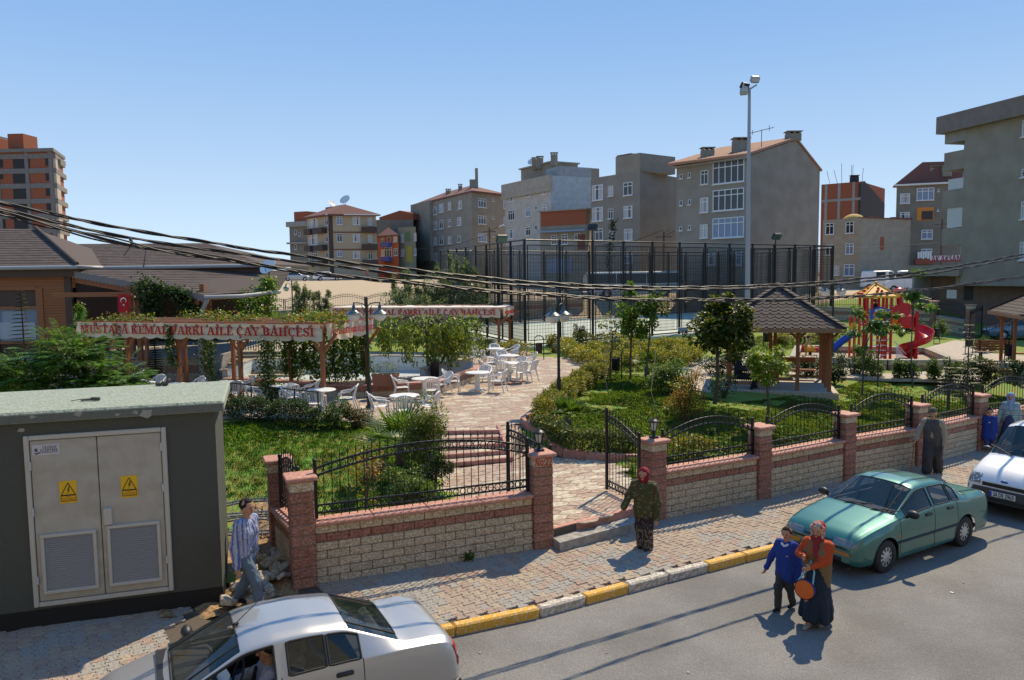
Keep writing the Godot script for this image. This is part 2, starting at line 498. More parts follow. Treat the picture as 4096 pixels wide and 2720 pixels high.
	for i in list.size():
		var w: Vector3 = list[i][1]
		var t := tint.get_noise_2d(w.x,w.z) + rf(-0.22,0.22)
		var k := 0 if t > 0.08 else 1 if t < -0.12 else 2 if rng.randf() < 0.5 else 3
		w.y = 0.123 + rf(-0.004,0.004) + 0.012*tint.get_noise_2d(w.x*2.0,w.z*2.0)
		var ba := rot*Basis.from_euler(Vector3(rf(-0.02,0.02),rf(-0.025,0.025),rf(-0.02,0.02)))
		if i < 300:
			var o := put(sidewalk,"paver",pm[i & 1],mats[k],w)
			o.basis = ba
		else: add_mesh(rest[k],pm[i & 1],Transform3D(ba,w))
	for k in 4: stuff(put(sidewalk,"pavers",rest[k],mats[k]))
# ---------------------------------------------------------------- park paving
func hex_mesh(w: float,h: float,seed_: int) -> ArrayMesh:
	var b := B.new()
	var e := 0.016
	var r := []
	for p: Vector2 in [Vector2(-0.5,0),Vector2(-0.25,-0.5),Vector2(0.25,-0.5),Vector2(0.5,0),Vector2(0.25,0.5),Vector2(-0.25,0.5)]:
		r.push_back(Vector3(p.x*(w - e),0,p.y*(h - e)))
	var c := Vector3(0,0.0,0)
	for i in 6:
		var a: Vector3 = r[i]*0.97;var d: Vector3 = r[(i + 1) % 6]*0.97
		b.tri(c,d,a)
		b.q(r[(i + 1) % 6] + Vector3.DOWN*0.006,r[i] + Vector3.DOWN*0.006,a,d)
		b.q(r[(i + 1) % 6] + Vector3.DOWN*0.03,r[i] + Vector3.DOWN*0.03,r[i] + Vector3.DOWN*0.006,r[(i + 1) % 6] + Vector3.DOWN*0.006)
	return b.mesh()
func lay_stones(base: Node3D,poly: PackedVector2Array,y: float,ang: float,singles: int) -> void:
	var w := 0.62;var h := 0.3
	var pm := hex_mesh(w,h,1)
	var bb := Rect2(poly[0],Vector2.ZERO)
	for p in poly: bb = bb.expand(p)
	var c := bb.get_center();var R := bb.size.length()/2
	var ba := Basis(Vector3.UP,ang)
	var list := []
	for iu in range(int(-R/(w*0.75)),int(R/(w*0.75)) + 1):
		for iv in range(int(-R/h),int(R/h) + 1):
			var v := ba*Vector3(iu*w*0.75,0,iv*h + (h/2 if iu & 1 else 0.0)) + Vector3(c.x,y,c.y)
			var p := Vector2(v.x,v.z)
			if not Geometry2D.is_point_in_polygon(p,poly): continue
			var px := 1180.0 + 1790.0*v.x/-v.z
			list.push_back([v.length() + (0.0 if px > 0 and px < 2361 else 100.0),v])
	list.sort_custom(func(a,b): return a[0] < b[0])
	var mats := [M.flag_pink,M.flag_rose,M.flag_cream]
	var rest := [B.new(),B.new(),B.new()]
	for i in list.size():
		var v: Vector3 = list[i][1]
		v.y += rf(-0.003,0.003)
		var k := 2 if rng.randf() < 0.27 else rng.randi() % 2
		var b2 := ba*Basis.from_euler(Vector3(rf(-0.012,0.012),0,rf(-0.012,0.012)))
		if i < singles:
			var o := put(base,"paving_stone",pm,mats[k],v)
			o.basis = b2
		else: add_mesh(rest[k],pm,Transform3D(b2,v))
	for k in 3:
		if rest[k].V.size(): stuff(put(base,"paving_stones",rest[k],mats[k]))
func edge_run(par: Node3D,nm: String,pts: Array,w: float,h: float,mt: Material,each := 0.5) -> void:
	for i in pts.size() - 1:
		var a: Vector3 = pts[i];var c: Vector3 = pts[i + 1]
		var n := maxi(1,roundi(a.distance_to(c)/each))
		var d := (c - a)/n
		for k in n:
			var b := B.new()
			b.cbox(Vector3.ZERO,Vector3(d.length() - 0.006,h,w),0.012)
			var o := put(par,nm,b,mt,a + d*(k + 0.5))
			var x := d.normalized();var z := x.cross(Vector3.UP).normalized()
			o.basis = Basis(x,z.cross(x),z)
const PATIO_Y := 1.0
const PATH_Y := 0.45
func park_paving() -> void:
	rng.seed = 31
	# upper terrace
	var tp := PackedVector2Array([Vector2(-1.9,-21.9),Vector2(-0.47,-21.81),Vector2(0.35,-22.6),Vector2(0.95,-25.01),Vector2(1.55,-26.72),Vector2(3.15,-32.25),Vector2(4.72,-35.91),Vector2(3.32,-39.63),Vector2(1.01,-40.75),Vector2(0.9,-44),Vector2(-24,-44),Vector2(-24,-25.6),Vector2(-6.2,-23.6)])
	var b := B.new();b.flat(tp,0.5,PATIO_Y - 0.012)
	var patio := struct("patio",b,M.joint)
	lay_stones(patio,tp,PATIO_Y,0.25,300)
	# lower path inside the gate
	var pp := PackedVector2Array([GL + Vector2(0.2,0.08),O + Vector2(-0.2,0.08),Vector2(2.9,-18.0),Vector2(2.45,-19.99),Vector2(1.35,-20.53),Vector2(0.69,-21.62),Vector2(0.07,-20.21),Vector2(-2.4,-19.1),Vector2(-2.9,-17.2),Vector2(-0.9,-16.2)])
	b = B.new();b.flat(pp,0.1,PATH_Y - 0.012)
	var path := struct("path",b,M.joint)
	lay_stones(path,pp,PATH_Y,0.45,160)
	# ramp beside the steps
	var r0 := Vector3(-0.02,0.45,-20.03);var r1 := Vector3(0.69,0.45,-21.51)
	var t0 := Vector3(-0.41,1,-21.8);var t1 := Vector3(0.75,1.0,-23.6)
	b = B.new()
	b.q(r0,r1,t1,t0).q(r1 - Vector3(0,.5,0),t1 - Vector3(0,.9,0),t1,r1).q(t0 - Vector3(0,.9,0),r0 - Vector3(0,.5,0),r0,t0)
	var ramp := struct("ramp",b,M.joint)
	var mats := [M.flag_pink,M.flag_rose,M.flag_cream]
	for i in 9:
		for j in 4:
			var f := func(u: float,v: float) -> Vector3: return r0.lerp(r1,u).lerp(t0.lerp(t1,u),v) + Vector3.UP*0.012
			var g := 0.006
			var sh := 0.12 if i & 1 else 0.0
			var u0 := clampf((j - sh*2)/4.0 + g,0,1);var u1 := clampf((j + 1 - sh*2)/4.0 - g,0,1)
			if j == 3: u1 = 1.0
			var v0 := i/9.0 + g;var v1 := (i + 1)/9.0 - g
			var q := B.new()
			q.q(f.call(u0,v0),f.call(u1,v0),f.call(u1,v1),f.call(u0,v1))
			put(ramp,"paving_stone",q,mats[2 if rng.randf() < 0.25 else rng.randi() % 2])
	# five steps with red edging
	var sl := Vector3(-1.9,0.45,-19.39);var sr := r0
	var ul := Vector3(-2.05,1,-21.91);var ur := t0 - Vector3(0.03,0,0)
	var steps := Node3D.new();steps.name = "steps";add_child(steps);steps.set_meta("kind","structure")
	for i in 5:
		var f0 := i/5.0;var f1 := (i + 1)/5.0
		var y1 := PATH_Y + 0.11*(i + 1)
		var a := sl.lerp(ul,f0);var c := sr.lerp(ur,f0);var d := sr.lerp(ur,f1);var e := sl.lerp(ul,f1)
		for v: Vector3 in [a]: pass
		a.y = y1;c.y = y1;d.y = y1;e.y = y1
		var q := B.new()
		var dn := Vector3.DOWN*0.7
		q.q(a,c,d,e).q(a + dn,c + dn,c,a).q(c + dn,d + dn,d,c)
		put(steps,"tread",q,M.joint)
		edge_run(steps,"edge_stone",[a + Vector3(0,-0.045,-0.02),c + Vector3(0,-0.045,-0.02)],0.1,0.12,M.coping,0.62)
		for k in 4:
			var p0 := a.lerp(c,(k + 0.02)/4.0);var p1 := a.lerp(c,(k + 0.98)/4.0)
			var p2 := e.lerp(d,(k + 0.98)/4.0);var p3 := e.lerp(d,(k + 0.02)/4.0)
			var w := B.new()
			var up := Vector3.UP*0.008
			w.q(p0.lerp(p3,0.15) + up,p1.lerp(p2,0.15) + up,p2 + up,p3 + up)
			put(steps,"paving_stone",w,mats[2 if rng.randf() < 0.3 else rng.randi() % 2])
	# red border along the right-hand lawn
	var border := Node3D.new();border.name = "border";add_child(border);border.set_meta("kind","structure")
	edge_run(border,"border_stone",[Vector3(3.35,0.5,-19.92),Vector3(2.45,0.52,-19.98),Vector3(1.35,0.55,-20.51),Vector3(0.99,0.62,-21.51),Vector3(0.28,1.03,-22.51),Vector3(0.96,1.03,-25.25),Vector3(1.57,1.03,-27.11),Vector3(3.26,1.03,-32.85),Vector3(4.9,1.03,-36.5)],0.14,0.24,M.coping,0.6)
	edge_run(border,"border_stone",[t0 + Vector3(-0.02,0.03,0),r0 + Vector3(-0.02,0.05,0)],0.1,0.14,M.coping,0.6)
	# threshold slab in the gateway
	var th := B.new()
	var a0 := GL + Vector2(0.2,-0.02);var a1 := O + Vector2(-0.2,0.1)
	var dn2 := Vector2(0.39,0.92)
	th.flat(PackedVector2Array([a0 + dn2*0.42,a1 + dn2*0.42,a1 + dn2*0.06,a0 + dn2*0.06]),0.05,0.3)
	put(steps,"threshold",th,M.concrete)
	var th2 := B.new()
	th2.flat(PackedVector2Array([a0 + dn2*0.058,a1 + dn2*0.058,a1 - dn2*0.06,a0 - dn2*0.06]),0.05,PATH_Y + 0.003)
	put(steps,"threshold",th2,M.coping)
# ---------------------------------------------------------------- park wall
func wall_run(label: String,a: Vector2,c: Vector2,h: float,seed_: int) -> Node3D:
	rng.seed = seed_
	var d := (c - a).normalized();var L := a.distance_to(c)
	var w := thing("brick_wall",label,"wall",Vector3(a.x,0.08,a.y),-atan2(d.y,d.x),"low brick walls with iron railings along the pavement")
	var core := B.new()
	core.box(Vector3(L/2,h/2 - 0.03,0),Vector3(L,h - 0.06,0.2))
	put(w,"core",core,M.mortar)
	var rows := 7
	var rh := (h - 0.07)/rows
	for r in rows:
		var bl := 0.385
		var x := 0.0
		var off := 0.5 if r & 1 else 1.0
		while x < L - 0.02:
			var x1 := minf(x + bl*(off if x == 0.0 else 1.0),L)
			if L - x1 < 0.1: x1 = L
			var b := B.new()
			var e := rf(0.0,0.008)
			b.cbox(Vector3(0,0,0.0),Vector3(x1 - x - 0.011,rh - 0.011,0.05),0.012)
			var red := r == rows - 2
			put(w,"brick",b,M[("brick_red" if rng.randf() < 0.6 else "brick_red2") if red else ("brick_cream" if rng.randf() < 0.6 else "brick_cream2")],Vector3((x + x1)/2,rh*(r + 0.5),0.105 + e))
			x = x1
	var x2 := 0.0
	while x2 < L - 0.01:
		var x3 := minf(x2 + 1.0,L)
		if L - x3 < 0.4: x3 = L
		var b := B.new()
		b.cbox(Vector3.ZERO,Vector3(x3 - x2 - 0.004,0.07,0.42),0.018)
		put(w,"coping",b,M.coping,Vector3((x2 + x3)/2,h - 0.035 + 0.002,0.0))
		x2 = x3
	return w
func pillar(label: String,p: Vector2,ang: float,h: float) -> Node3D:
	var w := thing("gate_pillar",label,"pillar",Vector3(p.x,0.08,p.y),ang,"red block pillars of the park wall")
	var n := 10
	var rh := (h - 0.09)/n
	var core := B.new()
	core.box(Vector3(0,h/2 - 0.03,0),Vector3(0.36,h - 0.08,0.36))
	put(w,"core",core,M.mortar)
	for i in n:
		var b := B.new()
		b.cbox(Vector3.ZERO,Vector3(0.4,rh - 0.012,0.4),0.014)
		put(w,"block",b,M.brick_cream if i == n - 1 else (M.brick_red if rng.randf() < 0.5 else M.brick_red2),Vector3(rf(-0.003,0.003),rh*(i + 0.5),rf(-0.003,0.003)))
	var cap := B.new()
	cap.cbox(Vector3.ZERO,Vector3(0.52,0.07,0.52),0.015)
	cap.grid([PackedVector3Array([Vector3(-.24,.035,.24),Vector3(.24,.035,.24),Vector3(.24,.035,-.24),Vector3(-.24,.035,-.24)]),PackedVector3Array([Vector3(-.01,.06,.01),Vector3(.01,.06,.01),Vector3(.01,.06,-.01),Vector3(-.01,.06,-.01)])],true)
	put(w,"cap",cap,M.coping,Vector3(0,h - 0.05,0))
	return w
var ring_m: ArrayMesh
func ring_mesh(R: float,r := 0.009) -> ArrayMesh:
	var P := []
	var b := B.new()
	for i in 15:
		var t := TAU*i/14
		var ring := PackedVector3Array()
		for k in 5:
			var s := TAU*k/5
			ring.push_back(Vector3(cos(t)*(R + r*cos(s)),sin(t)*(R + r*cos(s)),r*sin(s)))
		P.push_back(ring)
	b.grid(P,true,true)
	return b.mesh()
# an iron panel in its own frame: x along,y up from the foot;e = rail height at the ends,m = at the middle
func iron_panel(w: Node3D,L: float,e: float,m: float,mt: Material,ring_r := 0.055,half := false,posts := true,foot := 0.07,gap := 0.14) -> void:
	if not ring_m: ring_m = ring_mesh(1.0,0.16)
	var f := func(x: float) -> float:
		var u := x/L
		if half: return e + (m - e)*sin(u*PI*0.5)
		return e + (m - e)*pow(sin(u*PI),0.85)
	var tk := ring_r*2 + 0.03
	for off: float in [0.0,-tk]:
		var pts := []
		for i in 21: pts.push_back(Vector3(L*i/20.0,f.call(L*i/20.0) + off,0))
		var b := B.new();b.tube(pts,0.019,-1,6)
		put(w,"arched_rail",b,mt)
	for y: float in [foot,foot + tk]:
		var b := B.new();b.bar(Vector3(0,y,0),Vector3(L,y,0),0.028,0.028)
		put(w,"rail",b,mt)
	if posts:
		for x: float in [0.0,L]:
			var b := B.new()
			var t: float = f.call(x) + 0.1
			b.bar(Vector3(x,-0.02,0),Vector3(x,t,0),0.055,0.055)
			b.ball(Vector3(x,t + 0.035,0),Vector3.ONE*0.04,5)
			put(w,"post",b,mt)
	var n := roundi(L/gap)
	for i in range(1,n):
		var x := L*i/n
		var t: float = f.call(x)
		var b := B.new()
		b.tube([Vector3(x,-0.01,0),Vector3(x,t + 0.08,0)],0.0085,-1,5)
		b.lathe([Vector2(0.006,0),Vector2(0.017,0.02),Vector2(0.011,0.05),Vector2(0.001,0.13)],5,Vector3(x,t + 0.07,0))
		put(w,"bar",b,mt)
	var nr := roundi(L/(ring_r*2.45))
	for i in nr:
		var x := L*(i + 0.5)/nr
		for yy: float in [f.call(x) - tk/2,foot + tk/2]:
			var o := put(w,"ring",ring_m,mt,Vector3(x,yy,0))
			o.scale = Vector3.ONE*ring_r
func panel(label: String,a: Vector2,c: Vector2,y: float,e: float,m: float,gp := "arched iron railing panels on the park wall") -> Node3D:
	var d := (c - a).normalized()
	var w := thing("iron_railing",label,"railing",Vector3(a.x,y,a.y),-atan2(d.y,d.x),gp)
	iron_panel(w,a.distance_to(c),e,m,M.iron)
	return w
func fence_walls() -> void:
	rng.seed = 12
	var an := -atan2(E1.y,E1.x);var an2 := -atan2(E2.y,E2.x)
	var pl := [P0,GL,O,Vector2(5.67,-17.6),Vector2(8.3,-19.16),Vector2(10.79,-20.5),Vector2(13.42,-22.17),Vector2(16.05,-23.65),Vector2(18.7,-25.15)]
	var hs := [1.95,1.9,1.78,1.76,1.73,1.7,1.67,1.66,1.66]
	var lab := ["brick pillar at the end of the wall beside the torn-up ground","brick pillar painted No:22 at the open gate with a lantern on top","brick pillar behind the woman in the red scarf, lantern on top","pillar between the first and second railing panels past the gate","pillar between the second and third railing panels past the gate","pillar just behind the old man with the cane","pillar behind the schoolgirl in the blue smock","far pillar behind the woman in the pale blue headscarf","farthest pillar by the white van at the picture's edge"]
	for i in pl.size(): pillar(lab[i],pl[i],an2 if i < 2 else an,hs[i])
	var lf := Vector2(-4.44,-14.4)
	pillar("short pillar at the back end of the side wall next to the lawn",lf,an2,1.9)
	wall_run("low wall left of the gate below the long arched railing",P0 + E2*0.2,GL - E2*0.2,1.12,3)
	wall_run("short side wall running back from the corner pillar",lf - N2*0.2,P0 + N2*0.2,1.0,4)
	var wl := ["low wall right of the gate behind the woman in the red scarf","low wall behind the front of the green car","low wall behind the roof of the green car","low wall behind the old man with the cane","low wall behind the girl in the blue school smock","low wall behind the woman in the blue headscarf","last low wall, hidden mostly by the white van"]
	for i in 6:
		wall_run(wl[i],pl[i + 2] + E1*0.2,pl[i + 3] - E1*0.2,1.08 - 0.01*i,20 + i)
	panel("long arched black railing on the wall left of the gate",P0 + E2*0.25,GL - E2*0.25,1.24,0.85,1.13)
	var sp := panel("narrow black railing on the short side wall",lf - N2*0.3,P0 + N2*0.3,1.12,0.8,1.0)
	var rl := ["first arched railing right of the gate","second arched railing right of the gate, in front of the gazebo","third arched railing right of the gate, before the young trees","fourth arched railing, above the old man with the cane","fifth arched railing, behind the blue headscarf","sixth arched railing, at the picture's right edge"]
	for i in 6:
		var q := panel(rl[i],pl[i + 2] + E1*0.24,pl[i + 3] - E1*0.24,1.19 - 0.01*i,0.66,0.97)
	# gate leaves,both open inwards
	var h1 := Vector2(2.62,-15.95);var f1 := Vector2(2.1,-17.15)
	var g := thing("gate_leaf","open black iron gate leaf beside the woman in the red scarf","gate",Vector3(h1.x,0.5,h1.y),-atan2((f1 - h1).y,(f1 - h1).x),"iron gate leaves")
	iron_panel(g,1.32,1.36,1.68,M.iron,0.05,true,true,0.07,0.135)
	var h2 := Vector2(0.72,-14.9);var f2 := Vector2(-0.12,-16.1)
	g = thing("gate_leaf","open black iron gate leaf behind the pillar painted No:22","gate",Vector3(h2.x,0.5,h2.y),-atan2((f2 - h2).y,(f2 - h2).x),"iron gate leaves")
	iron_panel(g,1.45,1.36,1.6,M.iron,0.05,true,true,0.07,0.135)
	# lanterns
	for k in 2:
		var p: Vector2 = pl[k + 1]
		var l := thing("pillar_lantern",["small black lantern on the pillar painted No:22","small black lantern on the pillar right of the gate"][k],"lantern",Vector3(p.x,hs[k + 1] + 0.08 + 0.01,p.y),0.3,"lanterns on the gate pillars")
		var b := B.new();b.cbox(Vector3(0,0.015,0),Vector3(0.17,0.03,0.17),0.008)
		b.lathe([Vector2(0.05,0.03),Vector2(0.028,0.06),Vector2(0.026,0.1),Vector2(0.07,0.15),Vector2(0.001,0.151)],8)
		put(l,"base",b,M.iron)
		b = B.new();b.lathe([Vector2(0.055,0.152),Vector2(0.088,0.33),Vector2(0.001,0.331)],6)
		put(l,"lamp_glass",b,mat("lamp_glass",Color(0.5,0.48,0.42),0.3))
		for t in 6:
			b = B.new();var v := Vector3(cos(TAU*t/6),0,sin(TAU*t/6))
			b.bar(v*0.058 + Vector3(0,0.15,0),v*0.092 + Vector3(0,0.34,0),0.012)
			put(l,"rib",b,M.iron)
		b = B.new();b.lathe([Vector2(0.001,0.331),Vector2(0.125,0.333),Vector2(0.118,0.35),Vector2(0.07,0.385),Vector2(0.03,0.4),Vector2(0.02,0.43),Vector2(0.001,0.435)],8)
		put(l,"lamp_cap",b,M.iron)
	var pil: Node3D = get_node("gate_pillar_001")
	text_on(pil,"house_number","No:22",0.15,Vector3(0.0,1.72,0.203),mat("paint_red",Color(0.42,0.03,0.02),0.7),0.0,"sans",0.34)
func text_on(par: Node,nm: String,s: String,h: float,at: Vector3,mt: Material,turn := 0.0,font := "serif",width := 0.0,depth := 0.006) -> MeshInstance3D:
	var tm := TextMesh.new()
	var f := SystemFont.new()
	f.font_names = PackedStringArray(["Droid Serif" if font == "serif" else "Droid Sans"]);f.font_weight = 700
	tm.font = f;tm.text = s;tm.font_size = 48;tm.depth = depth;tm.pixel_size = h/48.0*1.35
	tm.horizontal_alignment = HORIZONTAL_ALIGNMENT_CENTER
	var o := put(par,nm,tm,mt,at)
	o.rotation.y = turn
	if width > 0:
		var ww := tm.get_aabb().size.x
		if ww > 0: o.scale = Vector3(width/ww,1,1)
	return o
# ---------------------------------------------------------------- transformer kiosk
func kiosk() -> void:
	rng.seed = 44
	var d := Vector2(0.952,-0.306)
	var k := thing("transformer_kiosk","dark grey-green transformer kiosk with pale steel double doors","kiosk",Vector3(-4.73,0.1,-12.17),-atan2(d.y,d.x))
	var g := mat("kiosk_paint",Color(0.088,0.094,0.08),0.85,"fine",0.5,"bump",0.5)
	var b := B.new()
	b.box(Vector3(-2.6,1.7,-1.15),Vector3(5.2,2.9,2.3))
	put(k,"wall",b,g)
	b = B.new();b.box(Vector3(-2.6,0.13,-1.15),Vector3(5.22,0.3,2.32))
	put(k,"plinth",b,mat("bitumen",Color(0.013,0.012,0.012),0.8,"fine",0.5))
	b = B.new();b.cbox(Vector3(-2.55,3.23,-1.2),Vector3(5.4,0.17,2.56),0.03)
	put(k,"roof",b,mat("kiosk_roof",Color(0.3,0.345,0.28),0.9,"patch",1.2,"bump",0.4))
	b = B.new();b.box(Vector3(-2.55,3.215,0.075),Vector3(5.36,0.11,0.03))
	put(k,"roof_edge",b,mat("kiosk_edge",Color(0.14,0.155,0.135),0.9,"patch",0.5))
	for q: Array in [[Vector3(-0.98,3.19,0.092),0.11],[Vector3(-1.12,3.22,0.092),0.05],[Vector3(-1.38,3.2,0.092),0.04],[Vector3(-2.5,3.24,0.092),0.05],[Vector3(-2.69,3.04,0.004),0.055],[Vector3(-1.9,3.25,0.092),0.07]]:
		b = B.new()
		var poly := PackedVector2Array()
		for i in 9: poly.push_back(Vector2(cos(TAU*i/9),sin(TAU*i/9)*0.7)*q[1]*rf(0.55,1.1))
		b.ext(poly,-0.004,0.002)
		put(k,"paint_chip",b,mat("chip",Color(0.3,0.3,0.27),0.9),q[0])
	var dm := mat("door_steel",Color(0.42,0.4,0.355),0.5,"patch",2.0)
	var fm := mat("door_frame",Color(0.46,0.44,0.39),0.5)
	var x0 := -2.66;var x1 := -0.72;var y0 := 0.33;var y1 := 2.95
	for q: Array in [[x0 + 0.035,(y0 + y1)/2,0.07,y1 - y0],[x1 - 0.035,(y0 + y1)/2,0.07,y1 - y0]]:
		b = B.new();b.cbox(Vector3(q[0],q[1],0.02),Vector3(q[2],q[3],0.06),0.01);put(k,"door_frame",b,fm)
	for q: Array in [[y0 + 0.035],[y1 - 0.035]]:
		b = B.new();b.cbox(Vector3((x0 + x1)/2,q[0],0.02),Vector3(x1 - x0 - 0.144,0.07,0.057),0.01);put(k,"door_frame",b,fm)
	var mid := (x0 + x1)/2
	for s in 2:
		var a := x0 + 0.08 if s == 0 else mid + 0.006
		var c := mid - 0.006 if s == 0 else x1 - 0.08
		b = B.new();b.cbox(Vector3((a + c)/2,(y0 + y1)/2,0.012),Vector3(c - a,y1 - y0 - 0.16,0.036),0.008)
		var door := put(k,"door",b,dm)
		# louvre
		var lx0 := a + 0.09;var lx1 := c - 0.09;var ly0 := 0.55;var ly1 := 1.42 + 0.04*s
		b = B.new()
		for q: Array in [[(lx0 + lx1)/2,ly0,lx1 - lx0 + 0.05,0.05],[(lx0 + lx1)/2,ly1,lx1 - lx0 + 0.05,0.05]]:
			b.cbox(Vector3(q[0],q[1],0.055),Vector3(q[2],q[3],0.055),0.008)
		for xx: float in [lx0,lx1]: b.cbox(Vector3(xx,(ly0 + ly1)/2,0.055),Vector3(0.05,ly1 - ly0 - 0.05,0.054),0.008)
		put(door,"louvre_frame",b,fm)
		b = B.new();b.box(Vector3((lx0 + lx1)/2,(ly0 + ly1)/2,0.0305),Vector3(lx1 - lx0 - 0.05,ly1 - ly0 - 0.05,0.004))
		put(door,"louvre_recess",b,dm)
		var n := 26
		for i in n:
			b = B.new()
			var yy := lerpf(ly0 + 0.035,ly1 - 0.035,i/(n - 1.0))
			b.box(Vector3.ZERO,Vector3(lx1 - lx0 - 0.055,0.003,0.04),Basis(Vector3.RIGHT,0.5))
			put(door,"slat",b,mat("slat_steel",Color(0.4,0.4,0.41),0.5),Vector3((lx0 + lx1)/2,yy,0.054))
		# warning plate
		var wx := a + 0.47 - 0.06*s;var wy := 2.06
		var pl := B.new();pl.box(Vector3.ZERO,Vector3(0.235,0.34,0.006))
		var plate := put(door,"warning_plate",pl,mat("warn_yellow",Color(0.72,0.44,0.01),0.5),Vector3(wx,wy,0.034))
		var bk := B.new()
		var tri := [Vector3(-0.095,-0.045,0.005),Vector3(0.095,-0.045,0.005),Vector3(0,0.14,0.005)]
		for i in 3: bk.bar(tri[i],tri[(i + 1) % 3],0.009,0.009)
		bk.box(Vector3(0,-0.053,0.005),Vector3(0.2,0.012,0.008))
		for q: Array in [[Vector3(0,-0.14,0.005),Vector3(0.2,0.006,0.008)],[Vector3(-0.1,-0.097,0.005),Vector3(0.006,0.09,0.008)],[Vector3(0.1,-0.097,0.005),Vector3(0.006,0.09,0.008)]]: bk.box(q[0],q[1])
		bk.ext(PackedVector2Array([Vector2(0.012,0.085),Vector2(-0.016,0.025),Vector2(0.0,0.03),Vector2(-0.012,-0.028),Vector2(0.022,0.04),Vector2(0.004,0.035),Vector2(0.026,0.08)]),0.002,0.008)
		put(plate,"warning_symbol",bk,M.black)
		text_on(plate,"warning_text","DİKKAT",0.017,Vector3(0,-0.075,0.004),mat("ink_orange",Color(0.5,0.2,0.01),0.6),0,"sans",0.07,0.004)
		text_on(plate,"warning_text","YÜKSEK GERİLİM",0.017,Vector3(0,-0.1,0.004),M.ink_orange,0,"sans",0.17,0.004)
		text_on(plate,"warning_text","ÖLÜM TEHLİKESİ",0.017,Vector3(0,-0.124,0.004),M.ink_orange,0,"sans",0.17,0.004)
	b = B.new();b.cbox(Vector3(mid + 0.1,1.63,0.05),Vector3(0.12,0.26,0.07),0.012);put(k,"lock_box",b,fm)
	for q: Array in [[x0 + 0.075,2.5],[x0 + 0.075,1.8],[x0 + 0.075,0.75],[x1 - 0.075,2.65],[x1 - 0.075,2.0],[x1 - 0.075,0.85]]:
		b = B.new();b.tube([Vector3(q[0],q[1] - 0.06,0.055),Vector3(q[0],q[1] + 0.06,0.055)],0.016,-1,8);put(k,"hinge",b,mat("zinc",Color(0.5,0.5,0.5),0.4))
	b = B.new();b.box(Vector3.ZERO,Vector3(0.36,0.16,0.005))
	var lb := put(k,"maker_label",b,mat("label_white",Color(0.5,0.5,0.54),0.5),Vector3(-2.37,2.73,0.034))
	var ink := mat("ink_dark",Color(0.08,0.09,0.13),0.6)
	text_on(lb,"label_text","ULUSOY",0.042,Vector3(0.05,0.035,0.003),ink,0,"serif",0.19,0.004)
	text_on(lb,"label_text","ELEKTRİK",0.042,Vector3(0.04,-0.012,0.003),ink,0,"serif",0.23,0.004)
	b = B.new();b.box(Vector3(0,-0.045,0.004),Vector3(0.33,0.006,0.003));b.box(Vector3(-0.13,0.0,0.004),Vector3(0.04,0.05,0.003),Basis(Vector3.BACK,0.3));b.box(Vector3(-0.11,-0.05,0.0045),Vector3(0.07,0.02,0.003),Basis(Vector3.BACK,0.4));put(lb,"label_mark",b,ink)
	# rubbish lying on the roof
	var kr := func(x: float,y: float,z: float) -> Vector3: return k.transform*Vector3(x,y,z)
	b = B.new()
	b.cbox(Vector3(0,0.02,0),Vector3(0.16,0.03,0.06),0.008,Basis(Vector3.UP,0.5));b.cbox(Vector3(0.14,0.028,-0.02),Vector3(0.15,0.05,0.05),0.008,Basis(Vector3.UP,-0.2));b.tube([Vector3(-0.22,0.01,0.05),Vector3(-0.05,0.03,0.02)],0.006)
	var junk := put(self,"scrap_metal",b,mat("scrap",Color(0.08,0.07,0.06),0.8),kr.call(-1.95,3.32,-0.75))
	tag(junk,"dark twisted scrap lying on the kiosk roof","scrap")
	b = B.new()
	b.cbox(Vector3(0,0.04,0),Vector3(0.12,0.08,0.09),0.02,Basis(Vector3.UP,0.7));b.cbox(Vector3(-0.1,0.03,0.03),Vector3(0.12,0.06,0.08),0.02,Basis(Vector3.UP,-0.3));b.cbox(Vector3(0.07,0.09,0),Vector3(0.06,0.06,0.07),0.02)
	junk = put(self,"rubble_lump",b,M.scrap,kr.call(-0.95,3.32,-2.2))
	tag(junk,"small dark heap on the back edge of the kiosk roof","rubble")
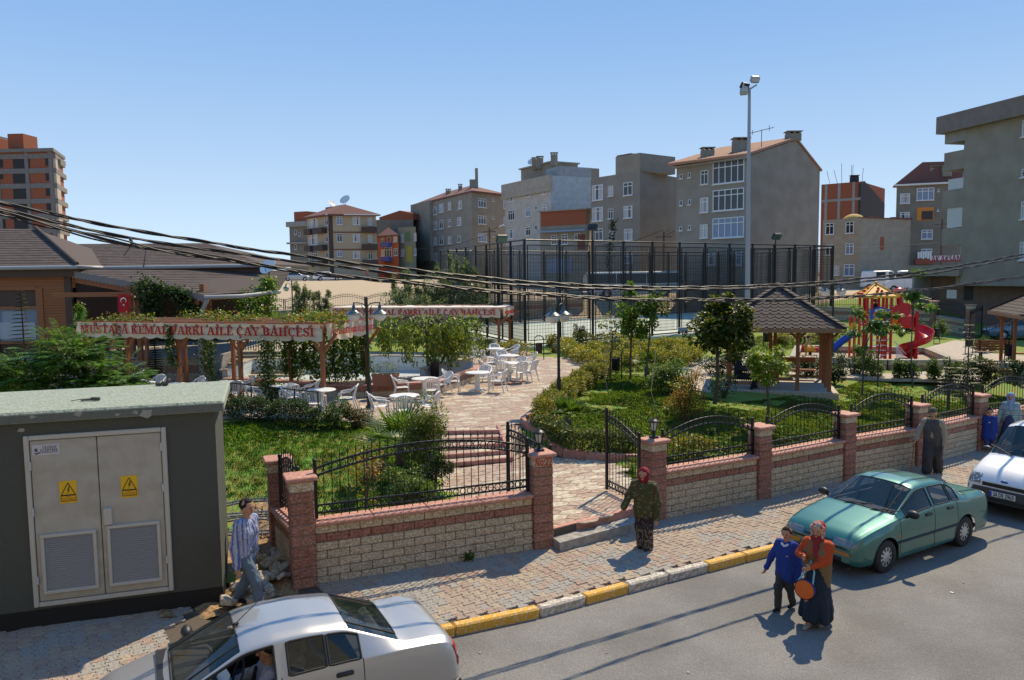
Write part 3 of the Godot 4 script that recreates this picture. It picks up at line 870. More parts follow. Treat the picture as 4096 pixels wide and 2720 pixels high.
# ---------------------------------------------------------------- buildings behind the park
func face(a: Vector2,c: Vector2,y: float) -> Transform3D:
	var e := Vector3(c.x - a.x,0,c.y - a.y).normalized()
	return Transform3D(Basis(e,Vector3.UP,e.cross(Vector3.UP)),Vector3(a.x,y,a.y))
func window_unit(par: Node3D,fx: Transform3D,w: Array,frame: Material) -> void:
	var W: float = w[1] - w[0];var Hh: float = w[3] - w[2];var kind: int = w[4]
	var t := clampf(W*0.07,0.05,0.09)
	var b := B.new()
	b.box(Vector3(0,Hh/2 - t/2,0),Vector3(W,t,0.1));b.box(Vector3(0,-Hh/2 + t/2,0),Vector3(W,t,0.1))
	for s: float in [-1,1]: b.box(Vector3(s*(W/2 - t/2),0,0),Vector3(t,Hh - 2*t,0.1))
	b.box(Vector3(0,-Hh/2 - 0.05,0.05),Vector3(W + 0.16,0.08,0.2))
	if kind != 1:
		var n := 2 if W < 1.9 else 3 if W < 2.6 else maxi(4,roundi(W/0.8))
		var th := Hh*0.22
		for i in range(1,n): b.box(Vector3(W*(i/float(n) - 0.5),0,0),Vector3(t,Hh - 2*t,0.08))
		b.box(Vector3(0,th,0.003),Vector3(W - 2*t,t,0.07))
		if kind == 2: b.box(Vector3(W*(0.5/n),-Hh*0.15,0.0),Vector3(t*0.8,Hh*0.6,0.06))
	var o := put(par,"window",b,frame)
	o.transform = fx*Transform3D(Basis(),Vector3((w[0] + w[1])/2,(w[2] + w[3])/2 - 0.0,0.03))
	b = B.new()
	b.box(Vector3(0,0,0),Vector3(W - t,Hh - t,0.03))
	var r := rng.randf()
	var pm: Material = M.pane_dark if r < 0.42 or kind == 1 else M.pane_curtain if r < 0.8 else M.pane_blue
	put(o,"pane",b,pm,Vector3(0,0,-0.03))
	if pm == M.pane_curtain and W > 1.0:
		b = B.new();b.box(Vector3(W*rf(-0.15,0.15),0,-0.012),Vector3(W*0.22,Hh - t,0.006));put(o,"dark_gap",b,M.pane_dark)
func building(nm: String,label: String,A: Vector2,C: Vector2,D: Vector2,y0: float,y1: float,wm: Material,wl: Array,wr: Array,frame: Material) -> Node3D:
	var o := thing(nm,label,"building",Vector3(C.x,y0,C.y))
	var b := B.new()
	b.xf.origin = -o.position
	b.flat(PackedVector2Array([A,C,D,D + A - C]),y0 - 1.0,y1)
	put(o,"wall",b,wm)
	var fl := face(A,C,0.0);fl.origin -= o.position
	var fr := face(C,D,0.0);fr.origin -= o.position
	for w in wl: window_unit(o,fl,w,frame)
	for w in wr: window_unit(o,fr,w,frame)
	return o
func wbox(o: Node3D,nm: String,fx: Transform3D,u0: float,u1: float,y0: float,y1: float,d0: float,d1: float,mt: Material) -> MeshInstance3D:
	var b := B.new()
	b.xf = fx;b.xf.origin -= o.position
	b.box(Vector3((u0 + u1)/2,(y0 + y1)/2,(d0 + d1)/2),Vector3(u1 - u0,y1 - y0,d1 - d0))
	return put(o,nm,b,mt)
func hip(o: Node3D,A: Vector2,C: Vector2,D: Vector2,y: float,rise: float,over: float,mt: Material,ridge := 0.35,gable := false) -> MeshInstance3D:
	var E := D + A - C
	var ctr := (A + C + D + E)/4
	var P := []
	for p: Vector2 in [A,C,D,E]:
		var q := p + (p - ctr).normalized()*over
		P.push_back(Vector3(q.x,y,q.y) - o.position)
	var lng := (A - C).length() > (D - C).length()
	var m0: Vector3;var m1: Vector3
	if lng:
		m0 = (P[0] + P[3])/2;m1 = (P[1] + P[2])/2
	else:
		m0 = (P[0] + P[1])/2;m1 = (P[2] + P[3])/2
	var up := Vector3.UP*rise
	var r0 := m0.lerp(m1,0.0 if gable else 0.5 - ridge/2) + up;var r1 := m0.lerp(m1,1.0 if gable else 0.5 + ridge/2) + up
	var b := B.new()
	if lng:
		b.q(P[0],P[1],r1,r0);b.tri(P[1],P[2],r1);b.q(P[2],P[3],r0,r1);b.tri(P[3],P[0],r0)
	else:
		b.tri(P[0],P[1],r0);b.q(P[1],P[2],r1,r0);b.tri(P[2],P[3],r1);b.q(P[3],P[0],r0,r1)
	var dn := Vector3.DOWN*0.25
	for i in 4: b.q(P[i] + dn,P[(i + 1) % 4] + dn,P[(i + 1) % 4],P[i])
	b.q(P[3] + dn,P[2] + dn,P[1] + dn,P[0] + dn)
	return put(o,"roof",b,mt)
func chimney(o: Node3D,p: Vector3,w: float,h: float,mt: Material) -> void:
	var b := B.new()
	b.box(Vector3(0,h/2,0),Vector3(w,h,w*0.7));b.box(Vector3(0,h + 0.24,0),Vector3(w*1.15,0.1,w*0.85))
	for x: float in [-0.4,0,0.4]: b.box(Vector3(x*w,h + 0.1,0),Vector3(w*0.14,0.2,w*0.6))
	put(o,"chimney",b,mt,p - o.position)
func dish(o: Node3D,p: Vector3,r: float,mt: Material,turn := 0.6) -> void:
	var b := B.new()
	var ba := Basis(Vector3.UP,turn)*Basis(Vector3.RIGHT,0.9)
	b.lathe([Vector2(0.001,0),Vector2(r*0.5,r*0.06),Vector2(r,r*0.25),Vector2(r*0.98,r*0.28),Vector2(r*0.5,r*0.1),Vector2(0.001,0.04)],14,Vector3.ZERO,ba)
	b.tube([Vector3(0,-r*1.3,0),Vector3(0,0,0)],0.05);b.tube([ba*Vector3(0,0,r*0.9),ba*Vector3(0,r,0)],0.03)
	put(o,"satellite_dish",b,mt,p - o.position)
func buildings() -> void:
	rng.seed = 77
	mat("pane_dark",Color(0.035,0.04,0.045),0.06);mat("pane_curtain",Color(0.42,0.41,0.4),0.25);mat("pane_blue",Color(0.16,0.22,0.32),0.1)  # the bluish pane has the reflected sky put into its base colour
	var white := mat("frame_white",Color(0.66,0.66,0.64),0.6)
	var grey_r := mat("render_grey",Color(0.27,0.245,0.205),0.95,"patch",14.0)
	var grey_b := mat("render_grey_warm",Color(0.29,0.255,0.2),0.95,"patch",11.0)
	var grey_d := mat("render_dark",Color(0.2,0.185,0.15),0.95,"patch",12.0)
	var brick := mat("hollow_brick",Color(0.34,0.105,0.05),0.95,"fine",1.5)
	var roof_r := mat("roof_red",Color(0.2,0.085,0.065),0.9,"fine",2.0)
	var roof_t := mat("roof_tile",Color(0.4,0.21,0.14),0.85,"fine",1.5)
	var conc := mat("slab_grey",Color(0.3,0.29,0.27),0.95,"patch",6.0)
	var o: Node3D
	# big grey block behind the court with three glazed living rooms
	o = building("apartment_building","large grey gabled apartment block with rows of wide white windows, behind the floodlight mast",Vector2(18.42,-87),Vector2(24.25,-80),Vector2(36.22,-92),1.5,17.0,grey_r,[[4.82,8.64,14.49,16.84,2],[4.85,8.64,11.69,13.87,2],[4.85,8.68,8.85,10.94,2],[3.27,4.24,14.64,16.12,0],[3.21,4.27,11.67,13.23,0],[3.24,4.21,8.96,10.38,0],[0.49,0.87,15.56,16.04,1],[1.63,1.97,15.55,16.1,1],[0.51,0.89,12.62,13.17,1],[1.65,2.02,12.63,13.18,1],[0.46,0.84,9.89,10.35,1],[1.67,2.01,9.91,10.42,1],[3.76,5.22,6.01,7.36,0],[7.14,8.42,5.95,7.47,0]],[],white)
	var A := Vector2(18.42,-87);var C := Vector2(24.25,-80);var D := Vector2(36.22,-92)
	var fl := face(A,C,0.0);var fr := face(C,D,0.0)
	# gable roof: ridge parallel to the window face
	var b := B.new()
	b.xf = fr;b.xf.origin -= o.position
	var gw := C.distance_to(D);var gl := A.distance_to(C)
	b.ext(PackedVector2Array([Vector2(0,16.98),Vector2(gw,16.98),Vector2(gw*0.62,19.7)]),-gl,0.0)
	put(o,"gable_wall",b,grey_r)
	b = B.new();b.xf = fr;b.xf.origin -= o.position
	var s1 := Vector2(gw*0.62 + 0.6,4.0).normalized()
	b.ext(PackedVector2Array([Vector2(-0.6,16.9),Vector2(gw*0.62,19.8),Vector2(gw*0.62,20.0),Vector2(-0.65,17.1)]),-gl - 0.25,0.15)
	b.ext(PackedVector2Array([Vector2(gw + 0.3,16.85),Vector2(gw*0.62,19.802),Vector2(gw*0.62,20.002),Vector2(gw + 0.35,17.05)]),-gl - 0.25,0.15)
	put(o,"roof",b,roof_t)
	for i in 34:
		b = B.new();b.xf = fr;b.xf.origin -= o.position
		var z := -gl - 0.1 + (gl + 0.2)*i/33.0
		b.tube([Vector3(-0.65,17.12,z),Vector3(gw*0.62,20.02,z)],0.07,-1,4)
		put(o,"tile_row",b,roof_t)
	chimney(o,fr*Vector3(gw*0.62,19.6,-0.3),1.5,0.8,grey_b)
	chimney(o,fl*Vector3(3.2,17.3,-1.2),1.3,1.1,grey_b);chimney(o,fl*Vector3(6.4,17.3,-2.6),1.6,1.8,grey_b)
	wbox(o,"eave",fl,-0.2,gl + 0.2,16.7,16.9,0,0.6,conc)
	b = B.new();b.xf = fl;b.xf.origin -= o.position
	b.tube([Vector3(8.0,18.4,-4),Vector3(8.0,20.2,-4)],0.04);b.tube([Vector3(6.6,20.0,-4),Vector3(9.4,20.2,-4)],0.04);b.tube([Vector3(6.9,20.3,-4),Vector3(6.9,19.8,-4)],0.03);b.tube([Vector3(8.9,20.5,-4),Vector3(8.9,19.9,-4)],0.03)
	put(o,"aerial",b,conc)
	# grey block with tall parapet to its left
	o = building("apartment_building","grey block with a raised flat-topped parapet and a climbing vine",Vector2(10.69,-104),Vector2(16.01,-97),Vector2(22.06,-104),1.5,17.8,grey_r,[[0.31,2.32,14.84,16.82,0],[3.3,4.23,15.16,16.45,0],[6.04,7.59,14.99,16.6,0],[0.29,2.31,12.11,13.93,0],[3.29,4.22,12.28,13.55,0],[6.09,7.59,12.16,13.67,0],[0.84,2.29,9.6,11.14,0],[3.4,4.22,9.59,10.76,0],[6.15,7.59,9.38,10.81,0],[6.15,7.59,6.5,7.7,0]],[],white)
	fl = face(Vector2(10.69,-104),Vector2(16.01,-97),0.0);fr = face(Vector2(16.01,-97),Vector2(22.06,-104),0.0)
	wbox(o,"parapet",fl,4.6,8.8,17.8,20.0,-6.5,0.004,grey_b);wbox(o,"parapet",fl,4.6,7.0,20.0,20.2,-6,-0.2,roof_r)
	# pale block with blue-washed party wall
	o = building("apartment_building","pale block with a patchy blue-white painted side wall",Vector2(-0.87,-126),Vector2(5.93,-114),Vector2(12.03,-117),1.5,18.4,mat("render_pale",Color(0.5,0.46,0.4),0.95,"patch",9.0),[[6.75,8.1,16.98,18.29,0],[9.46,10.02,17.71,18.37,1],[11.37,12.7,16.93,18.28,0],[6.68,8.04,14.05,15.39,0],[9.4,9.96,14.83,15.45,1],[11.31,12.65,13.97,15.45,0],[6.62,7.98,11.15,12.47,0],[9.34,9.91,11.92,12.56,1],[11.26,12.42,11.08,12.48,0],[1.21,3.29,16.76,18.35,0],[1.13,3.21,13.81,15.41,0],[1.05,3.14,10.97,12.41,0],[0.97,3.15,8.11,9.56,0]],[],white)
	fl = face(Vector2(-0.87,-126),Vector2(5.93,-114),0.0);fr = face(Vector2(5.93,-114),Vector2(12.03,-117),0.0)
	var bl: float = 13.8;var br: float = 6.8
	wbox(o,"parapet",fl,-0.5,bl + 0.1,17.3,19.6,-0.2,0.35,mat("render_tan",Color(0.4,0.35,0.28),0.95,"patch",8.0))
	wbox(o,"painted_wall",fr,-0.02,br + 0.1,6.0,19.5,0.004,0.03,mat("wash_blue",Color(0.42,0.47,0.5),0.95,"patch",5.0))
	wbox(o,"painted_wall",fr,br*0.2,br + 0.1,19.5,20.9,-4,0.02,mat("wash_grey",Color(0.33,0.35,0.37),0.95,"patch",5.0))
	wbox(o,"penthouse",fl,1.5,10.5,18.4,21.9,-7,-2.2,grey_b);wbox(o,"penthouse_roof",fl,1.2,10.8,21.9,22.1,-7.2,-1.9,conc)
	for x: float in [6.2,7.6,11.6]: chimney(o,fl*Vector3(x,21.3,-2.0),1.0,1.6,grey_b)
	wbox(o,"chimney",fr,br - 0.4,br + 1.6,17.0,20.9,-1.5,-0.2,grey_b)
	dish(o,fl*Vector3(5.3,22.6,-2),0.7,white,-0.5)
	# low brick-topped block in front
	o = building("low_building","low house with a bare brick upper storey and pale blue ledge",Vector2(4.08,-108),Vector2(10.1,-104),Vector2(11.33,-110),1.5,13.77,grey_b,[[1.83,2.65,9.32,10.53,0],[3.44,4.4,9.27,10.64,0],[5.45,6.29,9.8,10.68,0]],[],white)
	fl = face(Vector2(4.08,-108),Vector2(10.1,-104),0.0)
	wbox(o,"brick_band",fl,0.2,7.22,11.85,13.77,0.01,0.1,brick)
	wbox(o,"ledge",fl,0.2,7.3,10.94,11.15,0,0.7,mat("ledge_blue",Color(0.22,0.3,0.42),0.8))
	wbox(o,"roof",fl,-0.2,7.5,13.77,13.95,-6,0.4,conc)
	wbox(o,"shutter",fl,5.9,7.0,8.5,10.48,0.01,0.08,mat("rust",Color(0.16,0.05,0.035),0.9))
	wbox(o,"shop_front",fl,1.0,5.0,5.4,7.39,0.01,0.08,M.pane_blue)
	# long grey block with red hipped roof
	o = building("apartment_building","long grey block with a red hipped roof and narrow windows",Vector2(-18.65,-152),Vector2(-6.28,-128),Vector2(-0.16,-136),1.5,18.9,grey_b,[[2.44,4.98,16.24,17.71,0],[6.62,8.71,16.2,17.71,0],[10.4,11.85,16.22,17.66,0],[13.01,14.94,16.42,17.94,0],[17.2,18.4,16.57,17.88,0],[21.76,23,16.38,17.76,0],[2.4,4.81,13.55,15.11,0],[6.45,8.55,13.51,15.03,0],[10.37,11.76,13.52,14.99,0],[13.03,14.72,13.55,15.03,0],[17.05,18.37,13.68,14.99,0],[21.09,22.66,13.65,15.01,0],[2.21,4.63,10.67,12.21,0],[6.28,8.39,10.81,12.27,0],[10.21,11.6,10.79,12.24,0],[12.87,14.57,10.75,12.15,0],[16.9,18.23,10.75,12.07,0],[21.07,22.31,10.8,12.02,0],[2.02,4.45,7.82,9.39,0],[6.1,8.41,7.79,9.35,0],[10.05,11.44,7.9,9.34,0]],[[1.57,3.64,16.41,17.88,0],[1.5,3.57,13.65,15.05,0],[1.43,3.63,10.74,12.11,0],[8.34,9.7,16.58,18.1,0],[8.38,9.64,13.64,15.16,0],[8.32,9.57,10.9,12.22,0],[5.22,5.68,17.6,18.01,1],[5.15,5.61,14.66,15.09,1],[5.08,5.54,11.71,12.21,1]],white)
	hip(o,Vector2(-18.65,-152),Vector2(-6.28,-128),Vector2(-0.16,-136),18.95,2.1,0.5,roof_r,0.4)
	fl = face(Vector2(-18.65,-152),Vector2(-6.28,-128),0.0)
	wbox(o,"bay",fl,0.0,10.0,8.0,18.9,0.0,0.7,grey_b)
	b = B.new();b.box(Vector3(0,1.5,0),Vector3(0.5,3.4,0.5));b.box(Vector3(-0.5,0.5,0),Vector3(1.4,1.6,0.8));put(o,"chimney",b,grey_b,fl*Vector3(21.5,20.2,-3.5) - o.position)
	chimney(o,fl*Vector3(17,19.5,-2.4),0.7,1.4,grey_b);chimney(o,fl*Vector3(12.5,19.8,-2),0.9,0.7,grey_b)
	# beige block
	var beige := mat("brick_beige",Color(0.5,0.4,0.27),0.9,"fine",3.0)
	var brn := mat("trim_brown",Color(0.07,0.045,0.035),0.8)
	o = building("apartment_building","beige block with dark brown corner strip, balconies and red hipped roof",Vector2(-36.08,-139),Vector2(-30.54,-133),Vector2(-23.15,-135),1.5,15.8,beige,[[0.98,3.82,13.65,15.41,2],[6.38,7.53,14.06,15.25,0],[0.78,3.63,10.88,12.65,2],[6.28,7.35,11.25,12.44,0],[0.58,3.44,8.09,9.88,2],[6.23,7.17,8.54,9.63,0]],[[1.03,1.96,14.11,15.51,0],[3.71,4.95,14.08,15.48,0],[6.27,7,14.02,15.37,0],[0.98,1.87,11.2,12.6,0],[3.67,4.87,11.19,12.54,0],[6.21,6.92,11.08,12.5,0],[0.94,1.78,8.71,9.73,0],[3.58,4.78,8.36,9.63,0],[6.13,6.91,8.17,9.62,0],[3.52,4.83,6.4,6.95,0],[6.38,7.81,6.41,6.98,0]],white)
	fl = face(Vector2(-36.08,-139),Vector2(-30.54,-133),0.0);fr = face(Vector2(-30.54,-133),Vector2(-23.15,-135),0.0)
	wbox(o,"corner_strip",fr,-0.35,0.35,1.5,15.7,-0.3,0.06,brn)
	for y: float in [15.73,12.82,9.89,7.22]:
		wbox(o,"band",fr,0.36,7.5,y - 0.12,y + 0.12,0.0,0.05,mat("band_brown",Color(0.2,0.09,0.05),0.9))
		for q: Array in [[fr,5.1,7.7],[fl,3.8,6.9]]:
			if y > 15: continue
			wbox(o,"balcony",q[0],q[1],q[2],y - 0.1,y + 0.85,0.0,1.1,brn)
			b = B.new();b.xf = q[0];b.xf.origin -= o.position
			b.tube([Vector3(q[1],y + 1.05,1.05),Vector3(q[2],y + 1.05,1.05)],0.04,-1,4);put(o,"rail",b,mat("rail_tan",Color(0.35,0.22,0.12),0.7))
		if y < 15: wbox(o,"bay",fl,0.1,2.3,y - 0.1,y + 0.9,0,0.8,brn)
	hip(o,Vector2(-36.08,-139),Vector2(-30.54,-133),Vector2(-23.15,-135),15.85,1.9,0.9,roof_r,0.3)
	wbox(o,"eave",fr,-0.8,8.4,15.7,15.88,0,0.7,white)
	dish(o,fl*Vector3(3.2,18.9,-6),1.0,white,-0.4);dish(o,fl*Vector3(1.5,18.3,-4),0.8,white,1.2)
	wbox(o,"roof_hut",fl,0.4,4.4,15.8,17.7,-7,-3.5,brick)
	# grey block with brick attic at the far left of the row
	o = building("apartment_building","narrow grey block with a bare brick attic at the left end of the row",Vector2(-42.94,-152),Vector2(-38.93,-150),Vector2(-42.61,-165),1.0,15.22,grey_d,[[1.36,1.85,13.51,14.42,1],[2.4,2.82,13.16,13.89,1],[1.23,1.72,10.62,11.61,1]],[],white)
	fl = face(Vector2(-42.94,-152),Vector2(-38.93,-150),0.0)
	wbox(o,"parapet",fl,-0.4,4.7,14.98,15.95,-8,0.5,conc)
	wbox(o,"attic",fl,1.3,4.4,15.95,17.83,-8,0.0,brick)
	wbox(o,"ledge",fl,-0.4,4.5,11.69,12.01,0,0.5,conc)
	# grey block with brick top behind the orange house
	o = building("apartment_building","grey block with a red brick gable, behind the orange house",Vector2(-25.72,-150),Vector2(-18.11,-146),Vector2(-20.67,-170),1.5,15.99,grey_d,[],[],white)
	fl = face(Vector2(-25.72,-150),Vector2(-18.11,-146),0.0)
	b = B.new();b.xf = fl;b.xf.origin -= o.position
	b.ext(PackedVector2Array([Vector2(0.8,15.99),Vector2(8.6,15.7),Vector2(8.6,16.82),Vector2(5.6,17.51),Vector2(0.8,16.46)]),-8,0.02)
	put(o,"brick_gable",b,brick)
	# orange and blue house
	o = building("orange_house","orange house with blue balcony bands and a red roof",Vector2(-23.9,-141),Vector2(-19.68,-137),Vector2(-21.3,-150),1.5,12.49,mat("paint_orange",Color(0.44,0.11,0.04),0.9,"patch",6.0),[[0.95,1.81,11.12,12.12,0],[4.56,5.5,11.25,12.26,0],[0.85,1.72,8.85,10.03,0],[4.53,5.49,8.85,10.14,0],[1.78,3.94,8.67,10.39,0],[2.74,3.59,11.24,12.22,1]],[],white)
	fl = face(Vector2(-23.9,-141),Vector2(-19.68,-137),0.0)
	for q: Array in [[10.43,11.22],[7.91,8.72],[5.8,6.25]]:
		wbox(o,"balcony",fl,1.55,3.95,q[0],q[1],0,0.8,mat("paint_blue",Color(0.09,0.11,0.38),0.85))
	hip(o,Vector2(-23.9,-141),Vector2(-19.68,-137),Vector2(-21.3,-150),12.49,1.6,0.4,roof_r,0.5)
	o = building("apartment_building","grey-green narrow house between the orange house and the long grey block",Vector2(-19.97,-139),Vector2(-16.65,-137),Vector2(-18.11,-150),1.5,13.84,mat("render_olive",Color(0.27,0.26,0.18),0.95,"patch",7.0),[[0.66,1.28,11.17,12.58,0],[0.59,1.26,8.76,10.04,0],[3.58,4.07,11.37,12.74,0],[3.56,3.99,8.85,10.08,0]],[],white)
	fl = face(Vector2(-19.97,-139),Vector2(-16.65,-137),0.0)
	wbox(o,"balcony_niche",fl,1.6,2.7,11.35,13.02,0.0,0.06,mat("niche_green",Color(0.12,0.2,0.09),0.9))
	wbox(o,"balcony_niche",fl,1.7,3.0,7.66,10.46,0.0,0.06,mat("niche_yellow",Color(0.4,0.33,0.06),0.9))
	# right: low plastered house,brick house behind,grey house,big grey block
	o = building("low_building","two-storey plastered house with blank stained side wall behind the white van",Vector2(43.91,-110),Vector2(47.43,-106),Vector2(58.11,-112),0.5,12.3,mat("render_stained",Color(0.33,0.295,0.23),0.95,"patch",7.0),[[0.4,1.6,10.27,11.86,0],[3.27,4.39,10.32,11.89,0],[0.47,1.67,7.44,8.86,0],[3.32,4.43,7.46,8.94,0],[1.77,2.51,4.6,5.91,0],[3.16,4.63,4.49,6.07,0]],[],white)
	fr = face(Vector2(47.43,-106),Vector2(58.11,-112),0.0);fl = face(Vector2(43.91,-110),Vector2(47.43,-106),0.0)
	wbox(o,"brick_scar",fr,4.2,5.0,8.0,9.8,0,0.02,brick)
	for i in 9: wbox(o,"coping",fr,i*1.37,i*1.37 + 1.3,12.3,12.3 + rf(0.12,0.3),-0.5,0.15,roof_r)
	b = B.new();b.lathe([Vector2(1.5,0),Vector2(1.4,0.4),Vector2(1.0,0.8),Vector2(0.5,1.0),Vector2(0.01,1.05)],14)
	var aw := put(o,"awning_dome",b,mat("ochre",Color(0.42,0.26,0.06),0.8),fl*Vector3(3.4,12.0,-2.0) - o.position)
	o = building("brick_house","unplastered orange brick house with concrete frame and blackened gable",Vector2(52.28,-132),Vector2(57.12,-128),Vector2(66.79,-140),1.5,19.63,brick,[],[],white)
	fl = face(Vector2(52.28,-132),Vector2(57.12,-128),0.0);fr = face(Vector2(57.12,-128),Vector2(66.79,-140),0.0)
	for u: float in [0.8,2.9,5.2]: wbox(o,"concrete_post",fl,u - 0.22,u + 0.22,5,19.63,0,0.06,conc)
	wbox(o,"concrete_beam",fl,0,6.3,16.67,17.07,0,0.055,conc)
	b = B.new();b.xf = fr;b.xf.origin -= o.position
	b.ext(PackedVector2Array([Vector2(0,3),Vector2(15.4,3),Vector2(15.4,17.0),Vector2(2.0,19.87),Vector2(0,19.36)]),-0.4,0.03)
	put(o,"black_gable",b,mat("soot",Color(0.05,0.048,0.045),0.95,"patch",4.0))
	for u: float in [0.2,6.5]: chimney(o,fr*Vector3(u + 1.5,19.66 - u*0.25,-1.5),1.2,1.0,M.soot)
	b = B.new()
	for i in 6:
		var x := rf(-5,1);b.tube([Vector3(x,0,0),Vector3(x + rf(-0.8,0.8),rf(2,3.5),0)],0.04,-1,3)
	put(o,"rebar",b,M.rubber,fl*Vector3(5.2,19.52,-1) - o.position)
	o = building("apartment_building","grey house with orange balcony recess and laundry, left of the big right-hand block",Vector2(55.58,-113),Vector2(55.19,-112),Vector2(62.92,-109),1.0,17.2,grey_d,[],[[0.39,1.65,14.64,16.03,0],[2.48,4.68,14.96,16.7,2],[5.08,5.31,16.09,16.43,1],[0.42,1.67,12.25,13.4,0],[5.13,5.32,13.38,13.66,1],[3.23,4.65,9.52,10.82,0],[3.28,4.64,7.77,8.15,0]],white)
	fr = face(Vector2(55.19,-112),Vector2(62.92,-109),0.0)
	wbox(o,"balcony_recess",fr,2.6,4.7,12.15,13.96,0.0,0.05,mat("paint_apricot",Color(0.6,0.22,0.04),0.9))
	wbox(o,"balcony_door",fr,3.2,4.6,12.25,13.44,0.05,0.12,M.pane_dark)
	wbox(o,"balcony",fr,2.5,4.7,5.96,6.72,0.0,1.0,mat("paint_rust",Color(0.3,0.09,0.05),0.9))
	for i in 6: wbox(o,"laundry",fr,2.75 + i*0.3,3.0 + i*0.3,6.91 - rf(0,0.3),7.72,0.9,0.95,M.white)
	hip(o,Vector2(55.58,-113),Vector2(55.19,-112),Vector2(62.92,-109) + Vector2(4,-1.5),17.25,3.2,0.5,roof_r,0.4)
	wbox(o,"eave",fr,-0.4,7.9,17.1,17.32,0,0.5,white)
	for u: float in [3.6,4.7,6.3]: chimney(o,fr*Vector3(u,18.3,-2.0),1.3,1.3,grey_b)
	# big block at the right edge
	o = building("apartment_building","big bare grey block at the right edge with jutting slabs and recessed ground floor",Vector2(43.16,-75),Vector2(35.17,-61),Vector2(38.88,-46.04),5.0,16.2,grey_b,[],[],white)
	fr = face(Vector2(35.17,-61),Vector2(36.86,-54.2),0.0)
	wbox(o,"roof_slab",fr,-2.3,19,16.0,17.35,-8,0.6,mat("slab_dark",Color(0.22,0.18,0.155),0.95,"patch",5.0))
	wbox(o,"balcony",fr,-2.0,0,15.2,16.0,-2,0.0,conc)
	wbox(o,"balcony",fr,-2.0,0,13.06,14.5,-2,0.0,grey_b)
	wbox(o,"balcony",fr,-2.0,0,10.12,11.51,-2,0.0,grey_b)
	wbox(o,"balcony",fr,-2.0,0,7.18,8.49,-2,0.0,grey_b)
	wbox(o,"glazed_balcony",fr,-1.6,0,8.55,10.15,-2,-0.1,mat("glass_block",Color(0.5,0.5,0.48),0.4))
	wbox(o,"glazed_balcony",fr,-1.6,0,11.54,12.38,-2,-0.1,M.glass_block)
	var sb := wbox(o,"shop_sign",fr,-3.3,0,6.02,6.39,-0.3,-0.15,white)
	b = B.new()
	var tx := text_on(o,"sign_text","AK AKSAN",0.55,fr*Vector3(-1.6,6.1,-0.14) - o.position,mat("sign_red",Color(0.5,0.02,0.02),0.6),atan2(fr.basis.z.x,fr.basis.z.z),"sans",3.0)
	wbox(o,"terrace",fr,-5.2,0.2,4.75,5.62,-3,0.3,grey_b)
	for wv: Array in [[5.21,5.67,11.73,12.3,0],[5.3,5.78,8.77,10.01,0],[5.33,5.92,5.88,7.15,0],[5.12,5.51,14.57,15.71,0]]:
		var fx := fr;fx.origin -= o.position
		window_unit(o,fx,wv,white)
	var bs: float = 4.7
	wbox(o,"ground_floor_wall",fr,-4.6,20,0.5,bs,-9,-1.3,mat("render_brown",Color(0.2,0.13,0.1),0.95,"patch",6.0))
	for u: float in [-0.6,5.6]: wbox(o,"post_stub",fr,u,u + 0.5,bs - 0.6,bs,-1.2,-0.2,grey_b)
	wbox(o,"notice",fr,-2.6,-1.6,bs - 1.8,bs - 1.1,-1.3,-1.25,M.white)
	wbox(o,"vent_window",fr,-0.9,0.0,bs - 1.9,bs - 0.8,-1.3,-1.27,M.soot)
	wbox(o,"wall_return",fr,-4.7,-4.4,0.5,bs,-1.3,0.3,conc)
	# unfinished tower at the left
	var conc_d := mat("slab_raw",Color(0.2,0.19,0.175),0.95,"patch",6.0)
	A = Vector2(-101.21,-147);C = Vector2(-84.53,-146);D = Vector2(-88.4,-156)
	o = building("unfinished_tower","unfinished concrete and orange brick tower with empty window openings",A,C,D,0.5,29.0,brick,[],[],white)
	fl = face(A,C,0.0);fr = face(C,D,0.0)
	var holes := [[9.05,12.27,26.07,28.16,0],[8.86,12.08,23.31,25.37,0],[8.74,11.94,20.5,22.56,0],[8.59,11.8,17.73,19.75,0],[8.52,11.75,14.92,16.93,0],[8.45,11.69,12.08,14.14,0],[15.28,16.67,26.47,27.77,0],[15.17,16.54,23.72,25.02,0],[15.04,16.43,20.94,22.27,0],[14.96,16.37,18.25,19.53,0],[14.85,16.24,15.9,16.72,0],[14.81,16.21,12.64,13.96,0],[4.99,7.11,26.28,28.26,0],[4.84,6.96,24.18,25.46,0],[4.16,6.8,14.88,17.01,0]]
	for h: Array in holes: wbox(o,"window_opening",fl,h[0],h[1],h[2],h[3],0.0,0.05,M.black)  # black panels on the brick, painting the shade inside the empty openings
	for yy: float in [28.23,25.56,22.81,20,17.25,14.49,5.0]:
		wbox(o,"floor_slab",fl,0,16.8,yy - 0.45,yy + 0.45,0,0.12,conc_d)
		wbox(o,"floor_slab",fr,0,11,yy - 0.45,yy + 0.45,-0.3,0.5,conc_d)
	for u: float in [6.0,11.7,16.3]: wbox(o,"concrete_post",fl,u - 0.35,u + 0.35,0.5,29,0,0.16,conc_d)
	wbox(o,"corner_wall",fr,0.05,4,0.5,28.2,0,0.45,mat("render_light",Color(0.46,0.4,0.33),0.95,"patch",8.0))
	b = B.new();b.xf.origin = -o.position;b.flat(PackedVector2Array([A + Vector2(0,0.5),C + Vector2(0.5,0.5),D + Vector2(0.6,0),D + A - C]),29.0,29.6);put(o,"roof_slab",b,conc_d)
	wbox(o,"roof_slab",fr,2.5,7.5,27.0,28.0,-1,0.9,conc_d)
	wbox(o,"roof_hut",fl,2,5.2,29.9,32.0,-6,-1,brick);wbox(o,"roof_hut",fl,0,4.6,32.0,32.6,-6.2,-0.8,conc_d);wbox(o,"lift_hut",fl,7.6,10.6,29.9,32.6,-5,-1,brick)
	b = B.new();b.xf = fl;b.xf.origin -= o.position
	b.uvs = false
